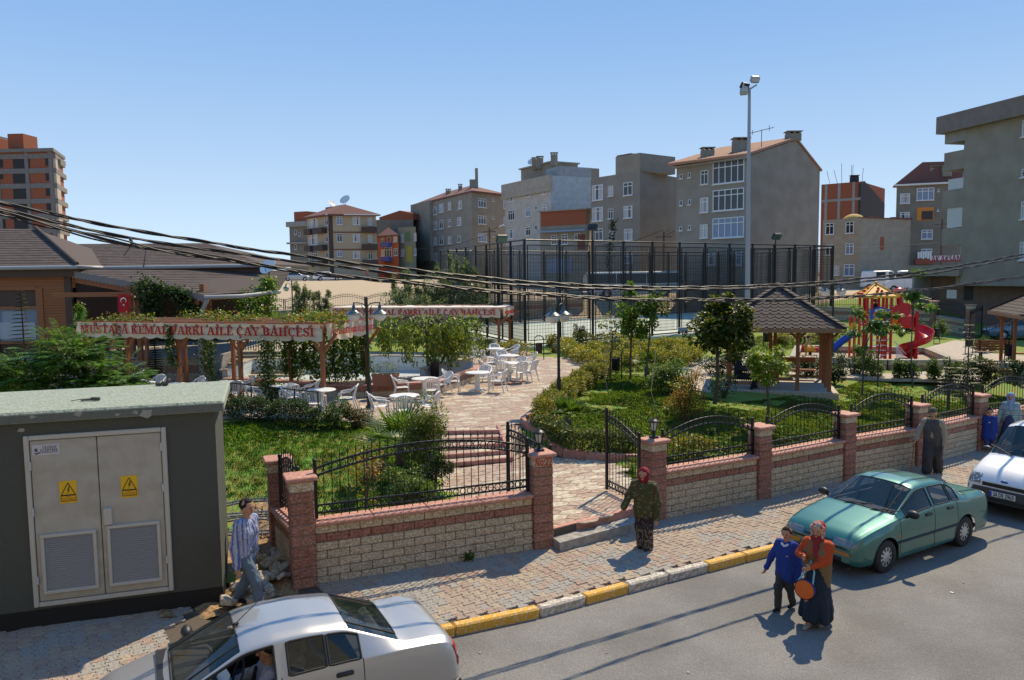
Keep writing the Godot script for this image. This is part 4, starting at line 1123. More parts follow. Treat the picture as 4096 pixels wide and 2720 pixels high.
	var bn := wbox(o,"banner",fl,0.5,6.0,18.16,24.37,0.2,0.26,mat("banner_white",Color(0.5,0.5,0.6),0.8))
	wbox(o,"banner_print",fl,2.3,4.4,20.27,23.79,0.262,0.28,mat("banner_grey",Color(0.2,0.21,0.22),0.8,"fine",2.0))
	wbox(o,"banner_print",fl,3.8,5.9,19.92,21.44,0.262,0.285,mat("banner_green",Color(0.08,0.16,0.07),0.8))
	text_on(o,"banner_text","EVLER",1.2,fl*Vector3(4.2,18.91,0.29) - o.position,M.sign_red,atan2(fl.basis.z.x,fl.basis.z.z),"sans",3.2)
	# far houses on the horizon between the cafe roof and the row
	for i in 7:
		b = B.new()
		var w := rf(7,12);var hh := rf(7,11)
		o = thing("distant_house","tiny pale house on the horizon left of the beige block, number %s from the left" % ["one","two","three","four","five","six","seven"][i],"house",Vector3(-104 + i*13.0,2.0,-270 - (i % 3)*14),rf(-0.3,0.3),"far houses on the horizon")
		b.box(Vector3(0,hh/2 - 3,0),Vector3(w,hh,10));put(o,"wall",b,mat("far_pale",Color(0.5,0.52,0.54),0.95))
		b = B.new();b.box(Vector3(rf(-2,2),hh - 2.3,0),Vector3(w*0.4,1.4,6));put(o,"roof_hut",b,mat("far_grey",Color(0.3,0.32,0.34),0.95))
	# the block the picture is taken from,behind the camera
	o = thing("apartment_building","facade of the block across the street, seen only in reflections","building",Vector3(0,0,2.2))
	b = B.new();b.box(Vector3(0,7,4),Vector3(50,14.4,8));put(o,"wall",b,mat("facade",Color(0.45,0.4,0.32),0.9,"patch",8.0))
	var fx2 := Transform3D(Basis(Vector3.LEFT,Vector3.UP,Vector3.FORWARD),Vector3.ZERO)
	for i in range(-5,6):
		for j in 4:
			window_unit(o,fx2,[i*4.0 - 0.9,i*4.0 + 0.9,1.2 + j*3.1,2.7 + j*3.1,0],white)
# ---------------------------------------------------------------- tea garden
func wprism(o: Node3D,nm: String,pts: Array,dn: float,mt: Material) -> MeshInstance3D:  # a slab under a polygon of world points
	var b := B.new();b.xf.origin = -o.position
	var n := pts.size();var d := Vector3.DOWN*dn
	for i in range(1,n - 1):
		b.tri(pts[0],pts[i],pts[i + 1]);b.tri(pts[0] + d,pts[i + 1] + d,pts[i] + d)
	for i in n:
		b.q(pts[i] + d,pts[(i + 1) % n] + d,pts[(i + 1) % n],pts[i])
	return put(o,nm,b,mt)
func shingles(o: Node3D,r0: Vector3,r1: Vector3,e0: Vector3,e1: Vector3,rows: int,cols: int,scallop: bool,singles := true) -> void:
	# courses of shingles from the eave e0-e1 up to the ridge r0-r1 (world points;e0 is left when seen from outside)
	var up := (e1 - e0).cross(r0.lerp(r1,0.5) - e0).normalized()
	var rest := [B.new(),B.new()]
	for b: B in rest: b.xf.origin = -o.position
	var n_here := 0
	for i in rows:
		var f0 := i/float(rows);var f1 := minf((i + 1.35)/rows,1.0)
		var a0 := e0.lerp(r0,f0);var a1 := e1.lerp(r1,f0);var c0 := e0.lerp(r0,f1);var c1 := e1.lerp(r1,f1)
		var L := a0.distance_to(a1)
		var full := e0.distance_to(e1)
		var n := maxi(1,roundi(cols*L/full))
		for k in range(-1,n + 1):
			var off := 0.5 if i & 1 else 0.0
			var u0 := clampf((k + off)/n,0,1);var u1 := clampf((k + 1 + off)/n,0,1)
			if u1 - u0 < 0.02/n: continue
			var h := up*(0.022 + rf(0,0.008))
			var b: B = rest[rng.randi() % 2]
			var p0 := a0.lerp(a1,u0);var p1 := a0.lerp(a1,u1);var q0 := c0.lerp(c1,u0);var q1 := c0.lerp(c1,u1)
			var one := B.new() if singles and n_here < 300 else b
			one.xf.origin = -o.position
			if scallop:
				var m := []
				for t in 7:
					var s := t/6.0
					var drop := 1.0 - sqrt(maxf(0.0,1.0 - pow(2.0*s - 1.0,2.0)))
					m.push_back(p0.lerp(p1,s).lerp(q0.lerp(q1,s),0.42*drop) + h)
				for t in 6:
					one.tri(m[t],m[t + 1],(q0 + q1)/2 + up*0.004)
					one.q(m[t] - h,m[t + 1] - h,m[t + 1],m[t])
				one.tri(m[6],q1 + up*0.004,(q0 + q1)/2 + up*0.004);one.tri(m[0],(q0 + q1)/2 + up*0.004,q0 + up*0.004)
			else:
				one.q(p0 + h,p1 + h,q1 + up*0.004,q0 + up*0.004);one.q(p0,p1,p1 + h,p0 + h)
			if one != b:
				put(o,"shingle",one,M.shingle if rng.randf() < 0.5 else M.shingle2);n_here += 1
	if rest[0].V.size(): stuff(put(o,"shingles",rest[0],M.shingle))
	if rest[1].V.size(): stuff(put(o,"shingles",rest[1],M.shingle2))
func gutter(o: Node3D,pts: Array,nm := "gutter") -> void:
	var b := B.new();b.xf.origin = -o.position
	b.tube(pts,0.09,-1,8);put(o,nm,b,mat("gutter_grey",Color(0.36,0.34,0.32),0.5))
func cafe() -> void:
	rng.seed = 51
	var o := thing("cafe_house","timber tea house with brown shingle roofs and open dark veranda","cafe",Vector3(-18,1.0,-36))
	var x0 := -32.0
	var brn: Material = M.shingle
	# roofs
	var eL := Vector3(x0,5.95,-34.0);var eR := Vector3(-18.9,5.97,-34.0)
	var rL := Vector3(x0,8.1,-39.0);var rR := Vector3(-23.4,7.85,-38.6)
	shingles(o,rL,rR,eL,eR,16,40,false,false)
	wprism(o,"roof",[eL + Vector3(0,-.03,0),eR + Vector3(0,-.03,0),rR + Vector3(0,-.03,0),rL + Vector3(0,-.03,0)],0.12,brn)
	var eB := Vector3(-18.9,5.97,-40)
	wprism(o,"roof",[eR,eB,rR],0.12,M.shingle2)
	var b := B.new();b.xf.origin = -o.position
	b.tube([eR + Vector3(0,0.08,0),rR + Vector3(0,0.1,0)],0.09,-1,5);put(o,"hip_cap",b,M.shingle2)
	var fL := Vector3(-19.4,5.94,-36.0);var fR := Vector3(-11.5,5.97,-36.2)
	var gL := Vector3(-23.5,7.2,-40.5);var gR := Vector3(-15.8,7.15,-40.5)
	shingles(o,gL,gR,fL,fR,15,30,false,false)
	wprism(o,"roof",[fL + Vector3(-3,-.03,0),fR + Vector3(0,-.03,0),gR + Vector3(0,-.03,0),gL + Vector3(0,-.03,0)],0.12,brn)
	wprism(o,"roof",[fR,Vector3(-11.5,5.97,-45),gR],0.12,M.shingle2)
	var hL := Vector3(-19.73,5.79,-34.4);var hR := Vector3(-10.6,5.65,-37.2);var lL := Vector3(-12.54,4.64,-31.8);var lR := Vector3(-10.28,4.76,-34.2)
	var mid := Vector3(-11.18,4.68,-32.4)
	shingles(o,hL,hR,lL,lR,14,20,false,false)
	wprism(o,"roof",[lL + Vector3(0,-.03,0),lR + Vector3(0,-.03,0),hR + Vector3(0,-.03,0),hL + Vector3(0,-.03,0)],0.1,brn)
	gutter(o,[eL + Vector3(0,-.08,.06),eR + Vector3(.06,-.08,.06),Vector3(-18.8,5.88,-35.9),fL + Vector3(0.5,-.08,.1),fR + Vector3(.1,-.08,.06)])
	gutter(o,[lL + Vector3(0,-.08,.05),mid + Vector3(0,-0.1,0.3),lR + Vector3(.1,-.06,0.05)])
	gutter(o,[lL + Vector3(0.1,-.2,.05),lL + Vector3(-0.35,-0.9,-0.2),lL + Vector3(-0.35,-3.4,-0.2)],"downpipe")
	# scalloped verge board
	b = B.new();b.xf.origin = -o.position
	var vd := lL - hL
	var e := vd.normalized();var un := Vector3.UP
	for i in 36:
		var p := hL + vd*(i/36.0);var q := hL + vd*((i + 1)/36.0);var mm := (p + q)/2
		var z := Vector3(0,0,0.06)
		b.q(p + un*-0.22 + z,q + un*-0.22 + z,q + un*0.03 + z,p + un*0.03 + z);b.tri(p + un*-0.22 + z,mm + un*-0.3 + z,q + un*-0.22 + z)
	put(o,"verge_board",b,mat("verge_grey",Color(0.22,0.2,0.18),0.85))
	# fascia under the main eaves
	for s: Array in [[eL,eR],[fL,fR]]:
		b = B.new();b.xf.origin = -o.position
		b.bar(s[0] + Vector3(0,-0.32,-0.15),s[1] + Vector3(0,-0.32,-0.15),0.06,0.32);put(o,"fascia",b,M.wood_dark)
	# timber front wall,boards
	var y0 := 2.0
	var wz := -34.4
	var f := Transform3D(Basis(),Vector3(0,0,wz))
	for i in 7: wbox(o,"wall_board",f,x0,-19.3,5.0 + i*0.125,5.115 + i*0.125,-0.1,0.02,M.wood)
	wbox(o,"wall",f,x0,-19.3,1.0,5.9,-0.4,-0.1,M.wood_dark)
	for i in 26: wbox(o,"wall_board",f,-20.7,-19.7,1.95 + i*0.12,2.06 + i*0.12,-0.1,0.03 + (i % 2)*0.012,M.wood)
	wbox(o,"corner_post",f,-19.7,-19.4,1.5,5.6,-0.1,0.1,M.wood_dark);wbox(o,"corner_post",f,-21.0,-20.7,1.5,5.0,-0.1,0.08,M.wood)
	for u: float in [-30.0,-27.6,-25.2,-22.9]:
		wbox(o,"window_post",f,u - 0.06,u + 0.06,1.6,5.0,-0.1,0.07,M.wood)
	for y: float in [4.98,4.15,2.6,1.95]: wbox(o,"window_rail",f,x0,-20.95,y - 0.06,y + 0.06,-0.1,0.065,M.wood)
	for i in 4:
		var u := -30.0 + i*2.4
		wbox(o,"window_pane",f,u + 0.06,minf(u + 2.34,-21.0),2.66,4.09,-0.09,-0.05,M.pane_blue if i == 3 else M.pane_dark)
		wbox(o,"lattice_panel",f,u + 0.06,minf(u + 2.34,-21.0),4.21,4.92,-0.09,-0.04,mat("lattice_brown",Color(0.1,0.06,0.045),0.9))
		wbox(o,"curtain",f,u + 0.2,u + 1.2,2.7,4.0,-0.05,-0.03,mat("curtain_grey",Color(0.3,0.32,0.36),0.8))
		wbox(o,"lower_panel",f,u + 0.06,minf(u + 2.34,-21.0),2.01,2.54,-0.09,-0.05,M.wood_dark)
	wbox(o,"paper_sheet",f,-22.75,-21.15,2.75,3.5,-0.03,-0.01,mat("paper_grey",Color(0.42,0.42,0.44),0.8))
	# open veranda: floor,posts,dark back wall
	wbox(o,"veranda_floor",Transform3D(),-34.0,-12.9,1.0,1.95,-45,-33.0,M.concrete)
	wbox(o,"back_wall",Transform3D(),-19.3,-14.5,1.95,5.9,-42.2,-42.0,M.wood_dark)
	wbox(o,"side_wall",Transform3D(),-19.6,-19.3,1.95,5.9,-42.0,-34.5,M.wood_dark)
	for p: Vector3 in [Vector3(-15.67,4.32,-32.6),Vector3(-12.9,0,-32.5),Vector3(-16.2,0,-33.0),Vector3(-11.2,0,-35.5),Vector3(-14.6,0,-37.5),Vector3(-18.0,0,-37.5)]:
		wbox(o,"post",Transform3D(),p.x - 0.09,p.x + 0.09,1.9,5.1,p.z - 0.09,p.z + 0.09,M.wood)
	wbox(o,"beam",Transform3D(),-19.3,-12.6,4.62,4.8,-32.9,-32.7,M.wood);wbox(o,"beam",Transform3D(),-12.9,-12.7,4.4,4.6,-36,-32.4,M.wood)
	b = B.new();b.xf.origin = -o.position
	b.bar(hL + Vector3(0.3,-0.4,-0.1),lL + Vector3(-0.3,-0.25,-0.1),0.08,0.28);put(o,"beam",b,M.wood)
	for i in 14:   # railing of the veranda
		wbox(o,"baluster",Transform3D(),-12.6 + i*0.12,-12.57 + i*0.12,1.95,2.8,-36.2,-36.17,M.iron)
	# brick face of the raised floor
	for r in 6:
		var x := -30.0
		while x < -12.95:
			var x1 := minf(x + (0.25 if x == -30.0 and r & 1 else 0.5),-12.9)
			if x1 > -23.5: wbox(o,"brick",Transform3D(),x + 0.006,x1 - 0.006,1.0 + r*0.16 + 0.006,1.155 + r*0.16,-33.0,-32.95 + rf(0,0.008),M.brick_red2 if r in [2,3] else M.brick_cream2)
			x = x1
	wbox(o,"coping",Transform3D(),-30,-12.8,1.962,2.02,-33.2,-32.85,M.concrete)
	# broad stairs right of the veranda
	for i in 7: wbox(o,"stair",Transform3D(),-12.8,-9.2 + i*0.05,1.0 + i*0.13,1.13 + i*0.13,-40,-33.4 - i*0.42,M.kerb_stone if i % 2 == 0 else M.concrete)
	# flag hung under the beam
	var fl := thing("flag","red flag with white crescent and star hanging under the veranda roof","flag",Vector3(-16.06,4.34,-32.2))
	b = B.new()
	var P := []
	for i in 9:
		var r := PackedVector3Array()
		for j in 7: r.push_back(Vector3((j/6.0 - 0.5)*0.5,(i/8.0 - 0.5)*0.74,0.025*sin(j*1.7 + i*0.6)))
		P.push_back(r)
	b.grid(P);put(fl,"cloth",b,mat("flag_red",Color(0.5,0.012,0.015),0.8))
	b = B.new()
	var cr := PackedVector2Array()
	for i in 17: cr.push_back(Vector2(cos(0.4 + i*(TAU - 0.8)/16)*0.125,sin(0.4 + i*(TAU - 0.8)/16)*0.125))
	for i in range(16,-1,-1): cr.push_back(Vector2(0.03 + cos(0.6 + i*(TAU - 1.2)/16)*0.098,sin(0.6 + i*(TAU - 1.2)/16)*0.098))
	b.xf = Transform3D(Basis(Vector3.BACK,-PI/2),Vector3(0.01,0.13,0.045));b.ext(cr,-0.004,0.004)
	b.xf = Transform3D(Basis(),Vector3(0.01,-0.06,0.045))
	var sr := PackedVector2Array()
	for i in 10: sr.push_back(Vector2(sin(TAU*i/10),cos(TAU*i/10))*(0.055 if i % 2 == 0 else 0.022))
	b.ext(sr,-0.004,0.004);put(fl,"crescent_and_star",b,M.white)
	b = B.new();b.tube([Vector3(-0.3,0.38,0),Vector3(0.3,0.38,0)],0.012);b.tube([Vector3(0,0.38,0),Vector3(0,0.62,-0.1)],0.006);put(fl,"rod",b,M.wood_dark)
	o = thing("barrel","blue plastic barrel standing on the veranda edge","barrel",Vector3(-16.43,1.98,-33.3))
	b = B.new();b.lathe([Vector2(0.001,0),Vector2(0.2,0),Vector2(0.21,0.05),Vector2(0.225,0.2),Vector2(0.215,0.3),Vector2(0.225,0.42),Vector2(0.2,0.6),Vector2(0.17,0.64),Vector2(0.001,0.64)],14);put(o,"drum",b,mat("barrel_blue",Color(0.02,0.12,0.4),0.45))
	b = B.new();b.lathe([Vector2(0.19,0.62),Vector2(0.195,0.67),Vector2(0.001,0.67)],14);put(o,"lid",b,mat("barrel_lid",Color(0.03,0.15,0.42),0.5))
	o = thing("drinks_box","blue drinks cooler box at the foot of the veranda wall","box",Vector3(-13.97,1,-34.22),0.1)
	b = B.new();b.cbox(Vector3(0,0.3,0),Vector3(0.45,0.6,0.4),0.03);put(o,"case",b,mat("case_blue",Color(0.015,0.05,0.24),0.5))
	b = B.new();b.cbox(Vector3(0,0.63,0),Vector3(0.47,0.06,0.42),0.02);put(o,"lid",b,M.case_blue)
	b = B.new();b.box(Vector3(0,0.28,0.203),Vector3(0.3,0.2,0.006));put(o,"panel",b,M.white)
	o = thing("satellite_dish","white satellite dish at the right end of the tea house roof","dish",Vector3(-10.7,5.05,-34.5))
	b = B.new();var ba := Basis(Vector3.UP,-0.5)*Basis(Vector3.RIGHT,1.0)
	b.lathe([Vector2(0.001,0),Vector2(0.25,0.03),Vector2(0.42,0.1),Vector2(0.41,0.115),Vector2(0.24,0.045),Vector2(0.001,0.015)],18,Vector3(0,0.75,0),ba);put(o,"reflector",b,M.white)
	b = B.new();b.tube([Vector3(0,-0.1,0),Vector3(0,0.75,0)],0.03);b.tube([Vector3(0,0.75,0) + ba*Vector3(0,0.0,0.35),Vector3(0,0.75,0) + ba*Vector3(0,0.35,0.0)],0.015);put(o,"mast",b,M.iron_grey)
# ---------------------------------------------------------------- pergolas
func pergola(label: String,A: Vector2,p: Vector2,L: float,dep: float,top: float,vh: float,posts: Array,canvas: bool,th: float) -> Node3D:
	# A = right front corner;p = unit vector along the front edge to the right
	var q := Vector2(p.y,-p.x)   # to the back
	var o := thing("pergola",label,"pergola",Vector3(A.x,1.0,A.y),-atan2(p.y,p.x),"tea garden pergolas")
	# local: x to the right along the front (0 at the right corner),z towards the viewer
	var t := top - 1.0
	for x: float in posts:
		for z: float in [-0.12,-dep + 0.12]:
			var b := B.new()
			b.cbox(Vector3(x,(t - 0.1)/2 - 0.15,z),Vector3(0.13,t + 0.2,0.13),0.012)
			var po := put(o,"post",b,M.wood)
			b = B.new()
			for s: float in [-1,1]: b.bar(Vector3(x + s*0.05,t - 0.85,z),Vector3(x + s*0.55,t - 0.2,z),0.07,0.09)
			put(po,"brace",b,M.wood)
	for z: float in [-0.12,-dep + 0.12]:
		var b := B.new();b.cbox(Vector3(-L/2,t - 0.12,z),Vector3(L,0.16,0.08),0.01);put(o,"beam",b,M.wood)
	var n := int(L/0.45)
	for i in n + 1:
		var b := B.new();b.cbox(Vector3.ZERO,Vector3(0.07,0.1,dep + 0.3),0.01)
		var ra := put(o,"rafter",b,M.wood_pale,Vector3(-L*i/n,t + 0.0,-dep/2))
	if not canvas:
		for i in 11:
			var b := B.new();b.box(Vector3.ZERO,Vector3(L + 0.2,0.03,0.06))
			put(o,"batten",b,M.wood_pale if i % 3 else M.wood,Vector3(-L/2 + rf(-0.1,0.1),t + 0.07 + rf(0,0.01),-dep*i/10.0)).rotation.y = rf(-0.01,0.01)
	else:
		var b := B.new();var P := []
		for i in 13:
			var r := PackedVector3Array()
			for j in 41: r.push_back(Vector3(-L*(1 - j/40.0),t + 0.1 + 0.05*sin(j*1.1)*sin(i*0.9) + rf(0,0.02),-dep*i/12.0 + 0.05))
			P.push_back(r)
		b.grid(P);put(o,"canvas",b,mat("canvas_white",Color(0.62,0.58,0.5),0.9))
		for q2: Array in [[-4.2,0.2,2.6],[-2.0,-0.2,2.0],[-7.0,0.1,1.5]]:
			b = B.new();b.box(Vector3.ZERO,Vector3(q2[2],0.05,0.09));put(o,"loose_board",b,M.wood_pale,Vector3(q2[0],t + 0.2,-dep*0.5)).rotation.y = q2[1]
	# valances: front and right side,wavy cloth with a scalloped hem
	var cl := mat("canvas_cream",Color(0.72,0.61,0.44),0.9);cl.backlight_enabled = true;cl.backlight = Color(0.45,0.4,0.33);cl.cull_mode = BaseMaterial3D.CULL_DISABLED
	for side in 2:
		var len := L if side == 0 else dep
		var m := int(len*12.0)
		var P := []
		for i in 6:
			var r := PackedVector3Array()
			for j in m + 1:
				var u := len*j/m
				var sc := absf(sin(u*PI/0.62))
				var y := -vh*i/5.0*(0.83 + 0.17*pow(sc,0.5))
				var w := 0.025*sin(u*5.3 + i*0.3) + 0.015*sin(u*13.0) + 0.006*i*sin(u*2.1)
				r.push_back(Vector3(-len + u,t + 0.1 + y,0.09 + w) if side == 0 else Vector3(0.1 + w*1.6,t + 0.1 + y,-u))
			P.push_back(r)
		var b := B.new();b.grid(P,false,true)
		var v := put(o,"valance",b,cl)
		var tm := text_on(v,"valance_text","MUSTAFA KEMAL PARKI AİLE ÇAY BAHÇESİ",th*(1.0 if side == 0 else 0.62),Vector3(-L/2,t + 0.1 - vh*0.46,0.165) if side == 0 else Vector3(0.215,t + 0.1 - vh*0.5,-dep/2),mat("valance_red",Color(0.5,0.012,0.015),0.8),0.0 if side == 0 else PI/2,"serif",len*0.95 if side == 0 else len*0.88,0.008)
	var b2 := B.new();b2.bar(Vector3(-L,t + 0.11,0.1),Vector3(0.1,t + 0.11,0.1),0.03);b2.bar(Vector3(0.1,t + 0.11,0.1),Vector3(0.1,t + 0.11,-dep),0.03);put(o,"red_binding",b2,mat("binding_red",Color(0.4,0.05,0.04),0.8))
	return o
func chair_proto() -> Node3D:
	var t := thing("garden_chair","","chair",Vector3.ZERO,0.0,"white plastic garden chairs")
	var m: Material = M.plastic_white
	var b := B.new()
	var P := []
	for i in 6:
		var r := PackedVector3Array()
		for j in 7:
			var u := j/6.0*2 - 1;var v := i/5.0
			r.push_back(Vector3(u*lerpf(0.2,0.235,v),0.43 + 0.02*u*u - 0.02*(1 - v) + (-0.03 if i == 5 else 0.0),lerpf(-0.2,0.25,v)))
		P.push_back(r)
	b.grid(P,false,true);P.clear()
	b.box(Vector3(0,0.41,0.235),Vector3(0.45,0.05,0.02));put(t,"seat",b,m)
	# back: a curved frame with vertical slats
	var bf := func(u: float,v: float) -> Vector3: return Vector3(u*lerpf(0.21,0.235,v),0.45 + v*0.42*(1.0 - 0.16*u*u),-0.2 - v*0.12 - 0.05*(1 - u*u))
	b = B.new()
	var rim := []
	for i in 8: rim.push_back(bf.call(-1.0,i/7.0))
	for i in 9: rim.push_back(bf.call(-1.0 + 2.0*i/8.0,1.0))
	for i in 8: rim.push_back(bf.call(1.0,1.0 - i/7.0))
	b.tube(rim,0.022,-1,6);put(t,"backrest",b,m)
	for k in 6:
		b = B.new()
		var u := -0.78 + k*0.312
		for i in 5:
			var p: Vector3 = bf.call(u - 0.1,i/5.0 + 0.02);var q: Vector3 = bf.call(u + 0.1,i/5.0 + 0.02);var p2: Vector3 = bf.call(u - 0.1,(i + 1)/5.0);var q2: Vector3 = bf.call(u + 0.1,(i + 1)/5.0)
			var z := Vector3(0,0,0.008)
			b.q(p + z,q + z,q2 + z,p2 + z);b.q(q - z,p - z,p2 - z,q2 - z)
		put(t,"back_slat",b,m)
	for s: float in [-1,1]:
		b = B.new()
		b.tube([Vector3(s*0.235,0.78,-0.28),Vector3(s*0.265,0.66,-0.12),Vector3(s*0.275,0.63,0.1),Vector3(s*0.265,0.6,0.23)],0.026,0.026,6)
		put(t,"armrest",b,m)
		b = B.new();b.tube([Vector3(s*0.265,0.61,0.22),Vector3(s*0.25,0.42,0.23),Vector3(s*0.27,0.0,0.27)],0.028,0.022,6);put(t,"leg",b,m)
		b = B.new();b.tube([Vector3(s*0.215,0.47,-0.2),Vector3(s*0.225,0.3,-0.24),Vector3(s*0.25,0.0,-0.32)],0.028,0.022,6);put(t,"leg",b,m)
	return t
func table_proto() -> Node3D:
	var t := thing("garden_table","","table",Vector3.ZERO,0.0,"round white plastic garden tables")
	var m: Material = M.plastic_white
	var b := B.new();b.lathe([Vector2(0.001,0.69),Vector2(0.43,0.69),Vector2(0.455,0.7),Vector2(0.46,0.72),Vector2(0.44,0.735),Vector2(0.3,0.737),Vector2(0.03,0.737),Vector2(0.001,0.73)],26);put(t,"tabletop",b,m)
	b = B.new();b.lathe([Vector2(0.12,0.08),Vector2(0.085,0.2),Vector2(0.085,0.55),Vector2(0.13,0.69)],10);put(t,"pedestal",b,m)
	for i in 4:
		b = B.new()
		var d := Vector3(cos(i*PI/2 + 0.5),0,sin(i*PI/2 + 0.5))
		b.tube([d*0.05 + Vector3.UP*0.1,d*0.25 + Vector3.UP*0.06,d*0.4 + Vector3.UP*0.025],0.05,0.025,6);put(t,"foot",b,m)
	return t
func furniture() -> void:
	rng.seed = 61
	var ch := chair_proto();var tb := table_proto()
	var first := [true,true]
	# table place,name,chairs as [angle of the chair seen from the table,distance];0 = right,90 = near side
	var sets := [
		[Vector3(-3.29,1.73,-23.35),"nearest terrace table",[[170,0.75],[85,0.7],[15,0.75]]],
		[Vector3(-3.11,1.73,-27.17),"table by the low pool wall",[[175,0.8],[65,0.75],[-40,0.75]]],
		[Vector3(-1.3,1.73,-28.69),"table in mid terrace",[[170,0.95],[-75,0.75],[20,0.8]]],
		[Vector3(-0.13,1.73,-31.68),"table by the flat board",[[165,0.9],[110,0.75],[20,0.85],[-60,0.8],[60,0.8]]],
		[Vector3(-0.14,1.73,-34.58),"table at the far pergola posts",[[175,0.9],[-110,0.75],[10,0.9]]],
		[Vector3(-0.82,1.73,-37.94),"shaded far pergola table",[[180,0.8],[-20,0.85],[-90,0.7]]],
		[Vector3(-7.74,1.73,-25.98),"middle near-pergola table",[[-20,0.85],[60,0.8],[170,0.95]]],
		[Vector3(-6.15,1.73,-24.75),"right near-pergola table",[[165,0.9],[90,0.75],[-10,0.8]]],
		[Vector3(-10.15,1.73,-26.84),"table behind the pergola's left post",[[100,0.75],[-40,0.85],[40,0.8]]],
		[Vector3(-11.64,1.73,-26.44),"table behind the kiosk roof edge",[[185,0.8],[-60,0.8],[10,0.8]]],
		[Vector3(-13.02,1.73,-27),"table among the pergola leaves",[[200,0.8],[-80,0.75]]],
		[Vector3(-15.43,1.73,-29.62),"table by the feathery tree",[[-15,0.8],[60,0.8],[190,0.8]]],
	]
	for s: Array in sets:
		var p: Vector3 = s[0];p.y = 1.0
		var t := tb
		if first[0]: first[0] = false
		else: t = dup(tb,"garden_table","",p)
		t.position = p;t.rotation.y = rf(0,1.5);t.set_meta("label","round white plastic table: " + s[1]);
		for c: Array in s[2]:
			var a := deg_to_rad(c[0])
			var off: Vector3 = Vector3(cos(a),0,sin(a))*c[1]
			var o := ch
			if first[1]: first[1] = false
			else: o = dup(ch,"garden_chair","",p + off)
			o.position = p + off;o.rotation.y = atan2(-off.x,-off.z) + rf(-0.35,0.35)
			var side: String = ["right","near right","near","near left","left","far left","far","far right"][posmod(roundi(c[0]/45.0),8)]
			o.set_meta("label","white plastic chair, %s side of the %s" % [side,s[1]])
	# cream chair turned upright by the veranda wall,flat board,hoses
	var oc := dup(ch,"garden_chair","lone cream plastic chair by the brick veranda wall",Vector3(-15.33,1,-33.78),2.9)
	for c in oc.get_children(): c.material_override = M.plastic_cream
	var o := thing("floor_board","flat reddish board lying on the terrace by the fourth table","board",Vector3(-0.24,1.01,-30.68),0.25)
	var b := B.new();b.cbox(Vector3(0,0.03,0),Vector3(1.1,0.05,0.75),0.01);put(o,"slab",b,mat("board_red",Color(0.36,0.2,0.13),0.9,"fine",0.8))
	b = B.new();b.cbox(Vector3(0,0.058,-0.3),Vector3(1.06,0.012,0.08),0.004);put(o,"batten",b,M.wood_pale)
# ---------------------------------------------------------------- pool and planters
func low_wall(label: String,pts: Array,h: float,y: float,cat := "wall",red_rows := [1],hide := 0) -> Node3D:
	var o := thing("planter_wall",label,cat,Vector3(pts[0].x,y,pts[0].y),0.0,"low two-tone brick walls in the park")
	for i in pts.size() - 1:
		var a: Vector2 = pts[i];var c: Vector2 = pts[i + 1]
		var L := a.distance_to(c)
		var f := face(a,c,y);f.origin -= o.position
		var e := Transform3D(f.basis,f.origin + o.position)
		wbox(o,"core",e,0.0,L,y - 0.3 - y,h - 0.06,-0.26,-0.01,M.mortar)
		var rows := maxi(2,roundi((h - 0.06)/0.17));var rh := (h - 0.06)/rows
		for r in rows:
			var n := maxi(1,roundi(L/0.55))
			for k in range(0,n + 1):
				var u0 := clampf((k - (0.5 if r & 1 else 0.0))*L/n,0,L);var u1 := clampf((k + 1 - (0.5 if r & 1 else 0.0))*L/n,0,L)
				if u1 - u0 < 0.05: continue
				wbox(o,"brick",e,u0 + 0.006,u1 - 0.006,r*rh + 0.005,(r + 1)*rh - 0.005,-0.03,0.012 + rf(0,0.008),M.brick_red2 if r in red_rows else M.brick_cream)
		wbox(o,"coping",e,-0.03,L + 0.03,h - 0.06,h,-0.3,0.05,M.coping if cat == "wall" else M.coping)
	return o
